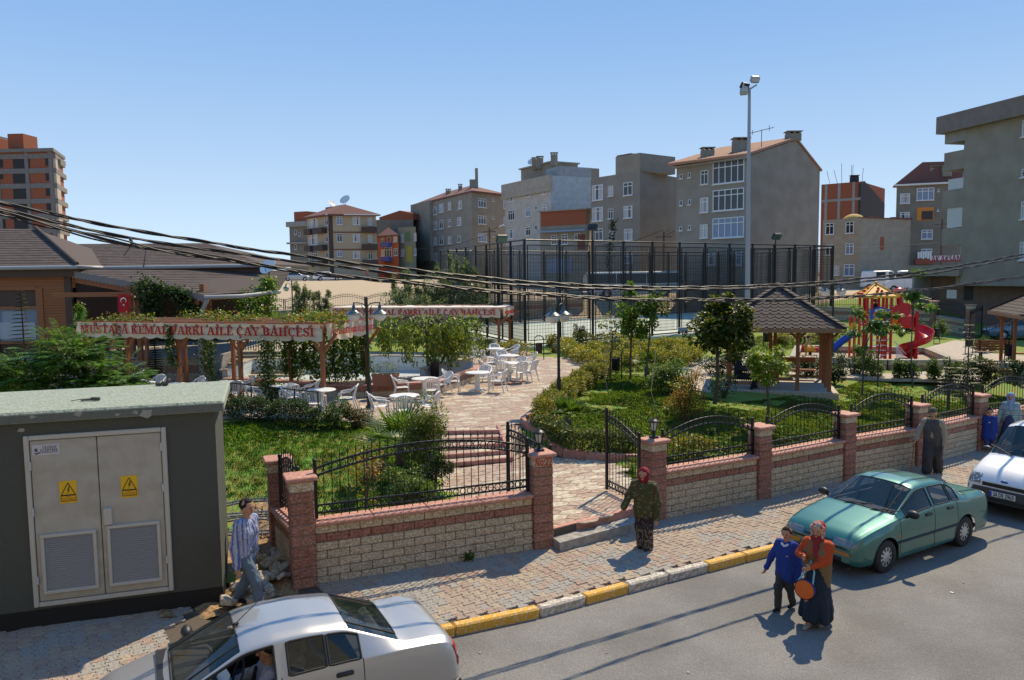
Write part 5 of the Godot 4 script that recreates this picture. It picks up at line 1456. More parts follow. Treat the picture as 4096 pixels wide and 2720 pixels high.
func pool() -> void:
	rng.seed = 71
	var pts := [Vector2(-11.33,-30.3),Vector2(-8.36,-28.91),Vector2(-6.71,-27.84),Vector2(-5.32,-27.6),Vector2(-2.7,-28.26),Vector2(-1.51,-31.77),Vector2(-1.09,-33.9)]
	low_wall("low two-tone brick wall with pink coping round the tiled pool",pts,0.46,1.0,"wall",[1])
	var o := thing("tiled_pool","empty white tiled ornamental pool behind the low wall","pool",Vector3(-6.5,1.0,-31.5))
	var tile := mat("tile_white",Color(0.62,0.66,0.66),0.25);var grout := mat("grout",Color(0.36,0.4,0.4),0.8)
	var q := [Vector2(-11.2,-30.3),Vector2(-6.4,-28.9),Vector2(-3.6,-30.0),Vector2(-1.9,-33.9),Vector2(-6.0,-35.0),Vector2(-11.5,-34.2)]
	var b := B.new();b.xf.origin = -o.position;b.flat(PackedVector2Array(q),0.9,1.03);put(o,"pool_floor",b,mat("pool_floor",Color(0.6,0.64,0.63),0.35,"patch",3.0))
	for i in 6:
		var a: Vector2 = q[i];var c: Vector2 = q[(i + 1) % 6]
		var L := a.distance_to(c);var back := i in [3,4]
		var hh := 0.72 if back or i == 5 or i == 2 else 0.4
		var f := face(c,a,1.0) if not back and i != 2 and i != 5 else face(c,a,1.0)
		wbox(o,"pool_wall",f,0,L,0,hh,-0.2,0,grout)
		var n := roundi(L/0.3)
		for r in 3:
			for k in n:
				if back or i == 5: wbox(o,"tile",f,L*k/n + 0.008,L*(k + 1)/n - 0.008,r*hh/3 + 0.006,(r + 1)*hh/3 - 0.006,-0.002,0.012,tile)
		wbox(o,"pool_rim",f,-0.05,L + 0.05,hh,hh + 0.05,-0.3,0.03,M.kerb_stone)
	var k := 0
	for s: Array in [[Vector3(-4.53,1.46,-27.46),0.15,0.95,"long terracotta planter box with yellow-green shrub on the pool wall"],[Vector3(-3.27,1.6,-37.63),0.0,1.0,"terracotta planter with pink flowers at the far end of the pool wall"],[Vector3(-59.3,2,-127.42),0.0,0.5,""]]:
		if s[3] == "": continue
		var pl := thing("planter_box",s[3],"planter",s[0] - Vector3(0,0.02,0),s[1],"terracotta planter boxes")
		b = B.new()
		var w: float = s[2]
		b.grid([PackedVector3Array([Vector3(-w*.42,0,.17),Vector3(w*.42,0,.17),Vector3(w*.42,0,-.17),Vector3(-w*.42,0,-.17)]),PackedVector3Array([Vector3(-w/2,.4,.22),Vector3(w/2,.4,.22),Vector3(w/2,.4,-.22),Vector3(-w/2,.4,-.22)])],true)
		b = B.new()
		for sd: Array in [[Vector3(-w*.44,0,.17),Vector3(w*.44,0,.17),Vector3(w/2,.4,.22),Vector3(-w/2,.4,.22)],[Vector3(w*.44,0,.17),Vector3(w*.44,0,-.17),Vector3(w/2,.4,-.22),Vector3(w/2,.4,.22)],[Vector3(w*.44,0,-.17),Vector3(-w*.44,0,-.17),Vector3(-w/2,.4,-.22),Vector3(w/2,.4,-.22)],[Vector3(-w*.44,0,-.17),Vector3(-w*.44,0,.17),Vector3(-w/2,.4,.22),Vector3(-w/2,.4,-.22)]]: b.q(sd[0],sd[1],sd[2],sd[3])
		put(pl,"trough",b,mat("terracotta",Color(0.33,0.15,0.1),0.8,"fine",0.5))
		b = B.new();b.cbox(Vector3(0,0.4,0.21),Vector3(w + 0.05,0.05,0.05),0.01);b.cbox(Vector3(0,0.4,-0.21),Vector3(w + 0.05,0.05,0.05),0.01);put(pl,"rim",b,M.terracotta)
		b = B.new();b.box(Vector3(0,0.36,0),Vector3(w*0.94,0.04,0.38));put(pl,"soil",b,M.soil)
		var lv := Leaf.new(7 + k)
		lv.blob(Vector3(0,0.55,0),Vector3(w*0.48,0.28,0.25),420,0.07,[Color(0.16,0.19,0.03),Color(0.1,0.15,0.03),Color(0.22,0.22,0.04)] if k == 0 else [Color(0.1,0.14,0.05),Color(0.3,0.12,0.2),Color(0.12,0.16,0.06)])
		lv.add(pl,"foliage");k += 1
# ---------------------------------------------------------------- lamps,bins,benches
func park_lamp(label: String,base: Vector3,turn: float,h: float) -> void:
	var o := thing("park_lamp",label,"street lamp",base,turn,"twin-globe park lamps")
	var b := B.new()
	b.lathe([Vector2(0.001,0),Vector2(0.13,0),Vector2(0.13,0.04),Vector2(0.08,0.1),Vector2(0.075,1.0),Vector2(0.05,1.08),Vector2(0.045,h),Vector2(0.06,h + 0.02),Vector2(0.035,h + 0.06),Vector2(0.001,h + 0.1)],10);put(o,"pole",b,M.lamp_green)
	for s: float in [-1,1]:
		b = B.new()
		b.tube([Vector3(0,h - 0.28,0),Vector3(s*0.12,h - 0.14,0),Vector3(s*0.3,h - 0.11,0),Vector3(s*0.42,h - 0.12,0)],0.02,-1,6);b.tube([Vector3(0,h - 0.45,0),Vector3(s*0.1,h - 0.38,0),Vector3(s*0.16,h - 0.2,0)],0.014,-1,5);put(o,"arm",b,M.lamp_green)
		var sh := Vector3(s*0.42,h - 0.5,0)
		b = B.new();b.lathe([Vector2(0.27,0.02),Vector2(0.26,0.04),Vector2(0.15,0.11),Vector2(0.07,0.16),Vector2(0.05,0.25),Vector2(0.06,0.27),Vector2(0.03,0.31),Vector2(0.015,0.4),Vector2(0.001,0.42)],14,sh);b.lathe([Vector2(0.24,0.02),Vector2(0.15,0.08),Vector2(0.001,0.1)],14,sh)
		put(o,"lamp_shade",b,mat("shade_metal",Color(0.07,0.09,0.095),0.3))
		b = B.new();b.lathe([Vector2(0.001,-0.23),Vector2(0.1,-0.21),Vector2(0.18,-0.14),Vector2(0.215,-0.04),Vector2(0.2,0.04)],16,sh);put(o,"globe",b,mat("globe_white",Color(0.68,0.67,0.63),0.25))
func hoop_bin(label: String,base: Vector3,turn: float,h := 1.25) -> void:
	var o := thing("litter_bin",label,"litter bin",base,turn,"black hoop litter bins")
	var b := B.new()
	var pts := [Vector3(-0.24,0,0),Vector3(-0.24,h - 0.24,0)]
	for i in range(1,12): pts.push_back(Vector3(-cos(PI*i/12)*0.24,h - 0.24 + sin(PI*i/12)*0.24,0))
	pts.append_array([Vector3(0.24,h - 0.24,0),Vector3(0.24,0,0)])
	b.tube(pts,0.022,-1,7);put(o,"hoop",b,M.iron)
	b = B.new();b.lathe([Vector2(0.001,0.34),Vector2(0.16,0.34),Vector2(0.185,0.84),Vector2(0.195,0.85),Vector2(0.18,0.86),Vector2(0.17,0.8),Vector2(0.1,0.5),Vector2(0.001,0.5)],14);put(o,"bucket",b,M.iron)
	for y: float in [0.5,0.75]:
		b = B.new();b.bar(Vector3(-0.24,y,0),Vector3(0.24,y,0),0.02);put(o,"crossbar",b,M.iron)
func bench(label: String,base: Vector3,turn: float) -> void:
	var o := thing("park_bench",label,"bench",base,turn,"slatted park benches")
	for i in 4:
		var b := B.new();b.cbox(Vector3(0,0.43,-0.18 + i*0.12),Vector3(1.6,0.035,0.1),0.008);put(o,"seat_slat",b,M.wood_pale)
	for i in 4:
		var b := B.new();b.cbox(Vector3(0,0.53 + i*0.12,-0.27 - i*0.03),Vector3(1.6,0.1,0.035),0.008);put(o,"back_slat",b,M.wood)
	for s: float in [-0.6,0.6]:
		for z: Array in [[0.22,0.12],[-0.3,-0.2]]:
			var b := B.new();b.bar(Vector3(s,0,z[0]),Vector3(s,0.42,z[1]),0.07,0.07);put(o,"leg",b,M.iron)
		var b2 := B.new();b2.bar(Vector3(s,0.42,-0.24),Vector3(s,0.95,-0.36),0.05);b2.bar(Vector3(s,0.4,-0.24),Vector3(s,0.4,0.2),0.05);put(o,"bracket",b2,M.iron)
func park_fittings() -> void:
	mat("lamp_green",Color(0.012,0.02,0.017),0.4)
	park_lamp("tall twin-globe lamp standing in front of the near pergola",Vector3(-4.75,1,-25.44),0.15,4.59 - 1.0)
	park_lamp("tall twin-globe lamp in the hedge right of the terrace",Vector3(1.51,0.9,-25.13),1.1,4.48 - 0.9)
	park_lamp("far twin-globe lamp beside the olive trees left of the far pergola",Vector3(-16.45,1,-58.33) ,0.1,4.0)
	park_lamp("far twin-globe lamp between the olive trees and the court cage",Vector3(-3.29,1,-54.19),0.2,4.1)
	park_lamp("twin-globe lamp left of the playground tower",Vector3(15.12,1,-36.5),0.2,3.85)
	park_lamp("lamp with two globes by the left window of the tea house",Vector3(-24,1,-38.15),1.3,3.75)
	hoop_bin("black hoop bin at the back edge of the terrace",Vector3(1.36,1,-39.05),0.2)
	hoop_bin("black hoop bin among the yellow hedges behind the young trees",Vector3(4.26,1,-31.74),0.1)
	hoop_bin("black hoop bin on the path right of the playground",Vector3(23.35,1,-39.47),0.3)
	hoop_bin("black hoop bin left of the bench behind the gazebo",Vector3(14.42,1,-43.74),0.3)
	hoop_bin("black hoop bin behind the red spiral slide",Vector3(25.02,1,-45.53),0.4)
	hoop_bin("pale bin in a hoop by the right-hand gazebo",Vector3(22.59,1,-35.11),0.3)
	bench("slatted bench on the path beside the right-hand gazebo",Vector3(22.65,1,-36.17),-0.35)
	bench("slatted bench behind the gazebo, before the court",Vector3(16.81,1,-46.15),0.15)
	# small upright bin by the pool wall,manhole slab on the lawn,court sign
	var o := thing("litter_bin","black drum bin on the pool wall behind the second table","litter bin",Vector3(-3.03,1.4,-30.12),0.2)
	var b := B.new();b.lathe([Vector2(0.001,0),Vector2(0.17,0),Vector2(0.19,0.62),Vector2(0.2,0.64),Vector2(0.17,0.65),Vector2(0.15,0.5),Vector2(0.001,0.5)],14);put(o,"bucket",b,M.iron)
	b = B.new();b.tube([Vector3(-0.2,0.6,0.02),Vector3(0.2,0.6,0.02)],0.015);put(o,"crossbar",b,M.iron)
	o = thing("manhole_cover","square concrete manhole slab set in the lawn","manhole cover",Vector3(5.21,0.87,-28.01),-0.35)
	b = B.new();b.cbox(Vector3(0,0.04,0),Vector3(0.95,0.1,0.75),0.02);put(o,"slab",b,mat("slab_rose",Color(0.36,0.25,0.19),0.9,"fine",0.6))
	b = B.new();b.tube([Vector3(-0.1,0.09,0),Vector3(-0.06,0.14,0),Vector3(0.06,0.14,0),Vector3(0.1,0.09,0)],0.012);put(o,"handle",b,M.iron)
	o = thing("notice_board","small grey sign on a post before the court cage","sign",Vector3(9.63,1,-43.63),0.1)
	b = B.new();b.bar(Vector3(0,0,0),Vector3(0,1.0,0),0.06);put(o,"post",b,M.iron_grey)
	b = B.new();b.cbox(Vector3(0,1.12,0.05),Vector3(0.55,0.25,0.04),0.01,Basis(Vector3.RIGHT,-0.4));put(o,"panel",b,mat("sign_grey",Color(0.2,0.2,0.23),0.5))
	o = thing("terrace_rail","thin black two-rail fence between the hedge and the near pergola","railing",Vector3(-9.63,1,-24.59),0.0)
	var ra: Vector3 = Vector3(-10.28,1,-26.29);var rb: Vector3 = Vector3(-5.92,1,-23.37)
	for y: float in [0.35,0.85]:
		b = B.new();b.xf.origin = -o.position;b.bar(ra + Vector3(0,y,0),rb + Vector3(0,y,0),0.03);put(o,"rail",b,M.iron)
	for i in 6:
		b = B.new();b.xf.origin = -o.position;var q := ra.lerp(rb,i/5.0);b.bar(q,q + Vector3(0,0.87,0),0.035);put(o,"post",b,M.iron)
# ---------------------------------------------------------------- court cage,retaining wall,masts
const CN := Vector2(0.8,-46.2)       # near left corner of the cage
const CX := Vector2(0.806,-0.592)    # along the near side
const CS := Vector2(-0.34,-0.94)     # along the left side
func cage_side(o: Node3D,a: Vector2,c: Vector2,h: float,n: int,y: float) -> void:
	var f := face(a,c,y);var L := a.distance_to(c)
	var wl := L/n
	for i in n + 1:
		wbox(o,"post",f,i*wl - 0.06,i*wl + 0.06,0,h,-0.06,0.06,M.iron)
	for yy: float in [h - 0.05,0.12]:
		var b := B.new();b.xf = f;b.xf.origin -= o.position
		b.tube([Vector3(0,yy,0),Vector3(L,yy,0)],0.05,-1,6);put(o,"rail",b,M.iron)
	for i in n:
		for lv: Array in [[0.35,3.1],[3.25,h - 0.35]]:
			var u0 := i*wl + 0.22;var u1 := (i + 1)*wl - 0.22
			var b := B.new();b.xf = f;b.xf.origin -= o.position
			for e: Array in [[Vector3(u0,lv[0],0),Vector3(u1,lv[0],0)],[Vector3(u0,lv[1],0),Vector3(u1,lv[1],0)],[Vector3(u0,lv[0],0),Vector3(u0,lv[1],0)],[Vector3(u1,lv[0],0),Vector3(u1,lv[1],0)]]: b.bar(e[0],e[1],0.05)
			for k in 2: b.bar(Vector3(u0 - 0.2,lerpf(lv[0],lv[1],0.25 + 0.5*k),0),Vector3(u0,lerpf(lv[0],lv[1],0.25 + 0.5*k),0),0.03)
			var fr := put(o,"panel_frame",b,M.iron)
			b = B.new();b.xf = f;b.xf.origin -= o.position
			var nu := int((u1 - u0)/0.12)
			for k in nu: b.bar(Vector3(u0 + 0.12*k,lv[0],0),Vector3(u0 + 0.12*k,lv[1],0),0.017)
			var nv := int((lv[1] - lv[0])/0.22)
			for k in nv: b.bar(Vector3(u0,lv[0] + 0.22*k,0.01),Vector3(u1,lv[0] + 0.22*k,0.01),0.017)
			stuff(put(fr,"wire_mesh",b,M.wire))
func floodlight(label: String,p: Vector3,h: float,turn: float) -> void:
	var o := thing("floodlight",label,"floodlight",p,turn,"floodlights on the court cage")
	var b := B.new();b.tube([Vector3.ZERO,Vector3(0,h,0)],0.07,0.05,8);put(o,"pole",b,M.iron)
	b = B.new();b.cbox(Vector3(0,h + 0.3,0.1),Vector3(0.75,0.55,0.3),0.06,Basis(Vector3.RIGHT,0.7));put(o,"lamp_housing",b,M.iron)
	b = B.new();b.box(Vector3(0,h + 0.2,0.22),Vector3(0.65,0.45,0.03),Basis(Vector3.RIGHT,0.7));put(o,"lamp_glass",b,mat("lamp_green_glass",Color(0.05,0.12,0.1),0.1))
func court() -> void:
	rng.seed = 81
	mat("wire",Color(0.03,0.03,0.031),0.4)
	var a := CN;var c := CN + CX*32.5;var d := c + CS*19.0;var e := a + CS*19.5
	var b := B.new();b.flat(PackedVector2Array([a - CX*0.8 - CS*0.6,c + CX - CS*0.6,d + CX + CS,e - CX + CS]),0.8,1.03)
	var fl := struct("court_floor",b,mat("court_green",Color(0.5,0.55,0.47),0.85,"patch",9.0))
	b = B.new()
	for q: Array in [[a + CX*0.8 + CS*0.8,c - CX*0.8 + CS*0.8],[a + CX*0.8 + CS*18,c - CX*0.8 + CS*17.6],[a + CX*16 + CS*0.8,a + CX*16 + CS*18]]:
		b.bar(Vector3(q[0].x,1.034,q[0].y),Vector3(q[1].x,1.034,q[1].y),0.08,0.008)
	put(fl,"court_line",b,mat("line_yellow",Color(0.6,0.52,0.2),0.8))
	var o := thing("court_cage","tall black mesh cage of posts and panels round the sports court","fence",Vector3(a.x,1.0,a.y))
	cage_side(o,a,c,6.4,12,1.0);cage_side(o,e,d,6.4,12,1.0);cage_side(o,e,a,6.4,8,1.0);cage_side(o,c,d,6.4,7,1.0)
	floodlight("floodlight above the cage in front of the low brick-topped house",Vector3(6.87,2.02,-66) ,0,0)
	var fp := [Vector3(6.26,5,-60),Vector3(21.01,4.8,-62),Vector3(-0.63,5.12,-52)]
	var fh := [Vector3(6.48,8.84,-60),Vector3(20.96,8.05,-62),Vector3(-0.59,7.71,-52)]
	get_node("floodlight").free()
	var ft := ["floodlight above the cage in front of the raised-parapet block","floodlight above the cage before the blank gable wall","green-faced floodlight above the left corner of the cage"]
	for i in 3: floodlight(ft[i],Vector3(fp[i].x,1.0,fp[i].z),fh[i].y - 1.0 - 0.3,[2.6,0.4,0.3][i])
	# tall mast with three lamps
	var mp := Vector3(13.5,0.95,-44.4)
	o = thing("floodlight_mast","tall grey mast carrying three floodlights, rising behind the gazebo tree","floodlight mast",mp)
	b = B.new();b.tube([Vector3.ZERO,Vector3(-0.05,14.6,0)],0.17,0.08,12);put(o,"pole",b,mat("galvanised",Color(0.34,0.35,0.36),0.5))
	b = B.new();b.tube([Vector3(-0.4,14.3,0),Vector3(0.35,14.75,0)],0.05);put(o,"arm",b,M.galvanised)
	for q: Array in [[Vector3(-0.32,14.7,0),0.55,0.5],[Vector3(-0.42,14.35,0.2),-0.4,0.42],[Vector3(0.25,15.05,0),0.15,0.48]]:
		b = B.new();b.cbox(q[0],Vector3(q[2],0.36,0.3),0.05,Basis(Vector3.UP,q[1])*Basis(Vector3.RIGHT,0.6 if q[1] > 0 else -0.5));var lh := put(o,"lamp_housing",b,M.iron if q[1] > 0.2 else M.galvanised)
		b = B.new();b.box(q[0] + Vector3(0,-0.02,0.16),Vector3(q[2]*0.8,0.28,0.04),Basis(Vector3.UP,q[1])*Basis(Vector3.RIGHT,0.3));put(lh,"lamp_glass",b,mat("flood_glass",Color(0.5,0.52,0.5),0.15))
	b = B.new();b.box(Vector3(0.0,1.6,0.22),Vector3(0.3,0.9,0.2));put(o,"switch_box",b,mat("box_grey",Color(0.5,0.52,0.5),0.6))
	# retaining wall with railing between park and back street
	var w0 := Vector2(-34.0,-48.0);var w1 := Vector2(26.5,-92.0)
	var k := 0
	var run := (w1 - w0);var n := 22
	for i in n:
		var p := w0 + run*(i/float(n));var q := w0 + run*((i + 1)/float(n))
		if i > 14: break
		back_wall_piece("stretch of stone retaining wall with arched railing behind the court, number %d counted from the cafe end" % (i + 1),p,q,1.75)
	for s: Array in [["retaining wall with arched railing behind the playground tower",Vector2(24.0,-66.0),Vector2(27.6,-61.6)],["retaining wall with arched railing right of the spiral slide",Vector2(27.7,-61.4),Vector2(31.0,-57.2)]]:
		back_wall_piece(s[0],s[1],s[2],1.3)
	back_wall_piece("low wall with railing beside the side-street gate",Vector2(31.1,-56.8),Vector2(30.0,-51.3),0.9)
	for q: Array in [[Vector2(31.05,-57.0),"brick pillar at the corner of the back wall behind the slide"],[Vector2(29.95,-50.6),"brick pillar of the open side-street gate"]]: pillar(q[1],q[0],0.3,2.3).position.y = 0.7
	var g := thing("gate_leaf","narrow iron gate leaf on the side-street pillar","gate",Vector3(29.7,0.75,-50.2),0.5,"iron gate leaves")
	iron_panel(g,1.3,1.7,2.0,M.iron,0.05,true,true,0.07,0.16)
	g = thing("gate_leaf","iron gate leaf standing open by the right-hand gazebo","gate",Vector3(27.6,0.75,-45.0),-0.3,"iron gate leaves")
	iron_panel(g,1.3,1.1,1.4,M.iron,0.05,true,true,0.07,0.16)
func back_wall_piece(label: String,p: Vector2,q: Vector2,h: float) -> void:
	var o := thing("retaining_wall",label,"wall",Vector3(p.x,0.95,p.y),0.0,"stretches of the back retaining wall")
	var f := face(p,q,0.95);var L := p.distance_to(q)
	wbox(o,"core",f,0,L,-0.5,h,-0.3,0,M.mortar)
	for r in 5:
		for k in 3:
			var off := 0.5 if r & 1 else 0.0
			var u0 := clampf((k - off)*L/3,0,L);var u1 := clampf((k + 1 - off)*L/3,0,L)
			if u1 - u0 > 0.1: wbox(o,"stone_block",f,u0 + 0.01,u1 - 0.01,r*h/5 + 0.01,(r + 1)*h/5 - 0.01,-0.02,0.03 + rf(0,0.015),M.brick_cream2 if r != 3 else M.brick_red2)
	wbox(o,"coping",f,-0.01,L + 0.01,h,h + 0.08,-0.35,0.08,M.concrete)
	var rl := Node3D.new();rl.name = "railing";o.add_child(rl)
	rl.transform = Transform3D(f.basis,f.origin - o.position + f.basis*Vector3(0.06,h + 0.1,-0.12))
	rail_simple(rl,L - 0.12,0.75,1.05)
func rail_simple(w: Node3D,L: float,e: float,m: float) -> void:   # far railings: rails and bars of one panel,small in the picture
	var b := B.new()
	var f := func(x: float) -> float: return e + (m - e)*pow(sin(x/L*PI),0.85)
	for off: float in [0.0,-0.14]:
		var pts := []
		for i in 11: pts.push_back(Vector3(L*i/10.0,f.call(minf(L*i/10.0,L*0.9999)) + off,0))
		b.tube(pts,0.02,-1,4)
	b.bar(Vector3(0,0.07,0),Vector3(L,0.07,0),0.03);b.bar(Vector3(0,0.21,0),Vector3(L,0.21,0),0.03)
	for x: float in [0.0,L]: b.bar(Vector3(x,0,0),Vector3(x,e + 0.12,0),0.06)
	put(w,"rails",b,M.iron)
	b = B.new()
	var n := roundi(L/0.15)
	for i in range(1,n): b.bar(Vector3(L*i/n,0,0),Vector3(L*i/n,f.call(L*i/n) + 0.15,0),0.016)
	stuff(put(w,"bars",b,M.iron))
# ---------------------------------------------------------------- gazebos
func gazebo(label: String,FR: Vector2,ang: float,S: float,y: float,singles: bool) -> Node3D:
	# local: x along the front to the right,z towards the viewer,origin at the front right corner of the floor
	var o := thing("gazebo",label,"gazebo",Vector3(FR.x,y,FR.y),0.0,"timber gazebos with shingle roofs")
	var ba := Basis(Vector3.UP,ang)
	var W := func(x: float,yy: float,z: float) -> Vector3: return Vector3(FR.x,y,FR.y) + ba*Vector3(x,yy,z)
	var f := Transform3D(ba,Vector3(FR.x,y,FR.y))
	wbox(o,"floor_slab",f,-S - 0.3,0.3,-0.5,0.1,-S - 0.3,0.3,M.brick_cream2)
	wbox(o,"floor",f,-S - 0.25,0.25,0.1,0.125,-S - 0.25,0.25,mat("floor_pale",Color(0.55,0.47,0.38),0.8,"blotch",1.2))
	var H := 2.3
	for q: Array in [[0,0],[-S*0.31,0],[-S,0],[0,-S],[-S,-S],[-S*0.5,-S],[0,-S*0.33],[0,-S*0.66],[-S,-S*0.5],[-S*0.55,-S]]:
		var b := B.new();b.xf = f;b.xf.origin -= o.position
		b.cbox(Vector3(q[0],H/2 + 0.1,q[1]),Vector3(0.13,H,0.13),0.015);put(o,"post",b,M.wood)
		b = B.new();b.xf = f;b.xf.origin -= o.position
		for s: float in [-1,1]:
			if q[1] == 0 or q[1] == -S: b.bar(Vector3(q[0],H - 0.3,q[1]),Vector3(q[0] + s*0.35,H + 0.05,q[1]),0.08)
		if b.V.size(): put(o,"brace",b,M.wood)
	for q: Array in [[-S/2,0,S + 0.4,0.1],[-S/2,-S,S + 0.4,0.1],[0,-S/2,0.1,S + 0.4],[-S,-S/2,0.1,S + 0.4]]:
		wbox(o,"beam",f,q[0] - q[2]/2,q[0] + q[2]/2,H + 0.06,H + 0.2,q[1] - q[3]/2,q[1] + q[3]/2,M.wood)
	var e := 0.5;var ey := H + 0.12
	var C := [W.call(-S - e,ey,e),W.call(e,ey,e),W.call(e,ey,-S - e),W.call(-S - e,ey,-S - e)]
	var ap: Vector3 = W.call(-S/2,ey + 1.5,-S/2)
	for i in 4:
		shingles(o,ap,ap,C[i],C[(i + 1) % 4],13,15,true,singles and i == 0)
		wprism(o,"fascia",[C[i] + Vector3(0,0.0,0),C[(i + 1) % 4],C[(i + 1) % 4].lerp(ap,0.02),C[i].lerp(ap,0.02)],0.14,M.wood_pale)
		var b := B.new();b.xf.origin = -o.position
		b.tri(C[i] + Vector3(0,-0.02,0),C[(i + 1) % 4] + Vector3(0,-0.02,0),ap + Vector3(0,-0.03,0));put(o,"roof_deck",b,M.wood_dark)
		b = B.new();b.xf.origin = -o.position
		for k in 16:
			var p: Vector3 = C[i].lerp(ap,k/16.0);var q: Vector3 = C[i].lerp(ap,(k + 1.1)/16.0)
			b.bar(p + Vector3.UP*0.07,q + Vector3.UP*0.045,0.22,0.03)
		put(o,"hip_cap",b,M.shingle2)
	var b := B.new();b.xf.origin = -o.position;b.lathe([Vector2(0.16,-0.02),Vector2(0.15,0.06),Vector2(0.06,0.12),Vector2(0.001,0.13)],8,ap);put(o,"finial",b,M.shingle2)
	# lattice-backed benches along the front and left
	for q: Array in [[-S + 0.1,-S*0.62,0.0]]:
		for i in 2: wbox(o,"bench_rail",f,q[0],q[1],0.3 + i*0.55,0.38 + i*0.55,-0.05,0.0,M.wood_pale)
		wbox(o,"bench_post",f,q[1] - 0.08,q[1],0.1,0.95,-0.06,0.01,M.wood_pale)
		b = B.new();b.xf = f;b.xf.origin -= o.position
		for k in 16:
			var x: float = lerpf(q[0],q[1],k/16.0)
			b.bar(Vector3(x,0.38,-0.03),Vector3(minf(x + 0.47,q[1]),0.38 + minf(0.47,q[1] - x),-0.03),0.02);b.bar(Vector3(x,0.85,-0.02),Vector3(minf(x + 0.47,q[1]),0.85 - minf(0.47,q[1] - x),-0.02),0.02)
		put(o,"lattice",b,M.wood_pale)
	wbox(o,"bench_seat",f,-S + 0.1,-S*0.35,0.48,0.54,-0.55,-0.08,M.wood)
	wbox(o,"bench_back",f,-S*0.6,-0.2,0.8,1.0,-S + 0.1,-S + 0.15,M.wood);wbox(o,"bench_seat",f,-S + 0.2,-0.2,0.48,0.54,-S + 0.15,-S + 0.55,M.wood)
	wbox(o,"table_top",f,-S*0.66,-S*0.33,0.8,0.86,-S*0.66,-S*0.36,M.wood);wbox(o,"table_leg",f,-S*0.52,-S*0.47,0.1,0.8,-S*0.53,-S*0.49,M.wood)
	return o
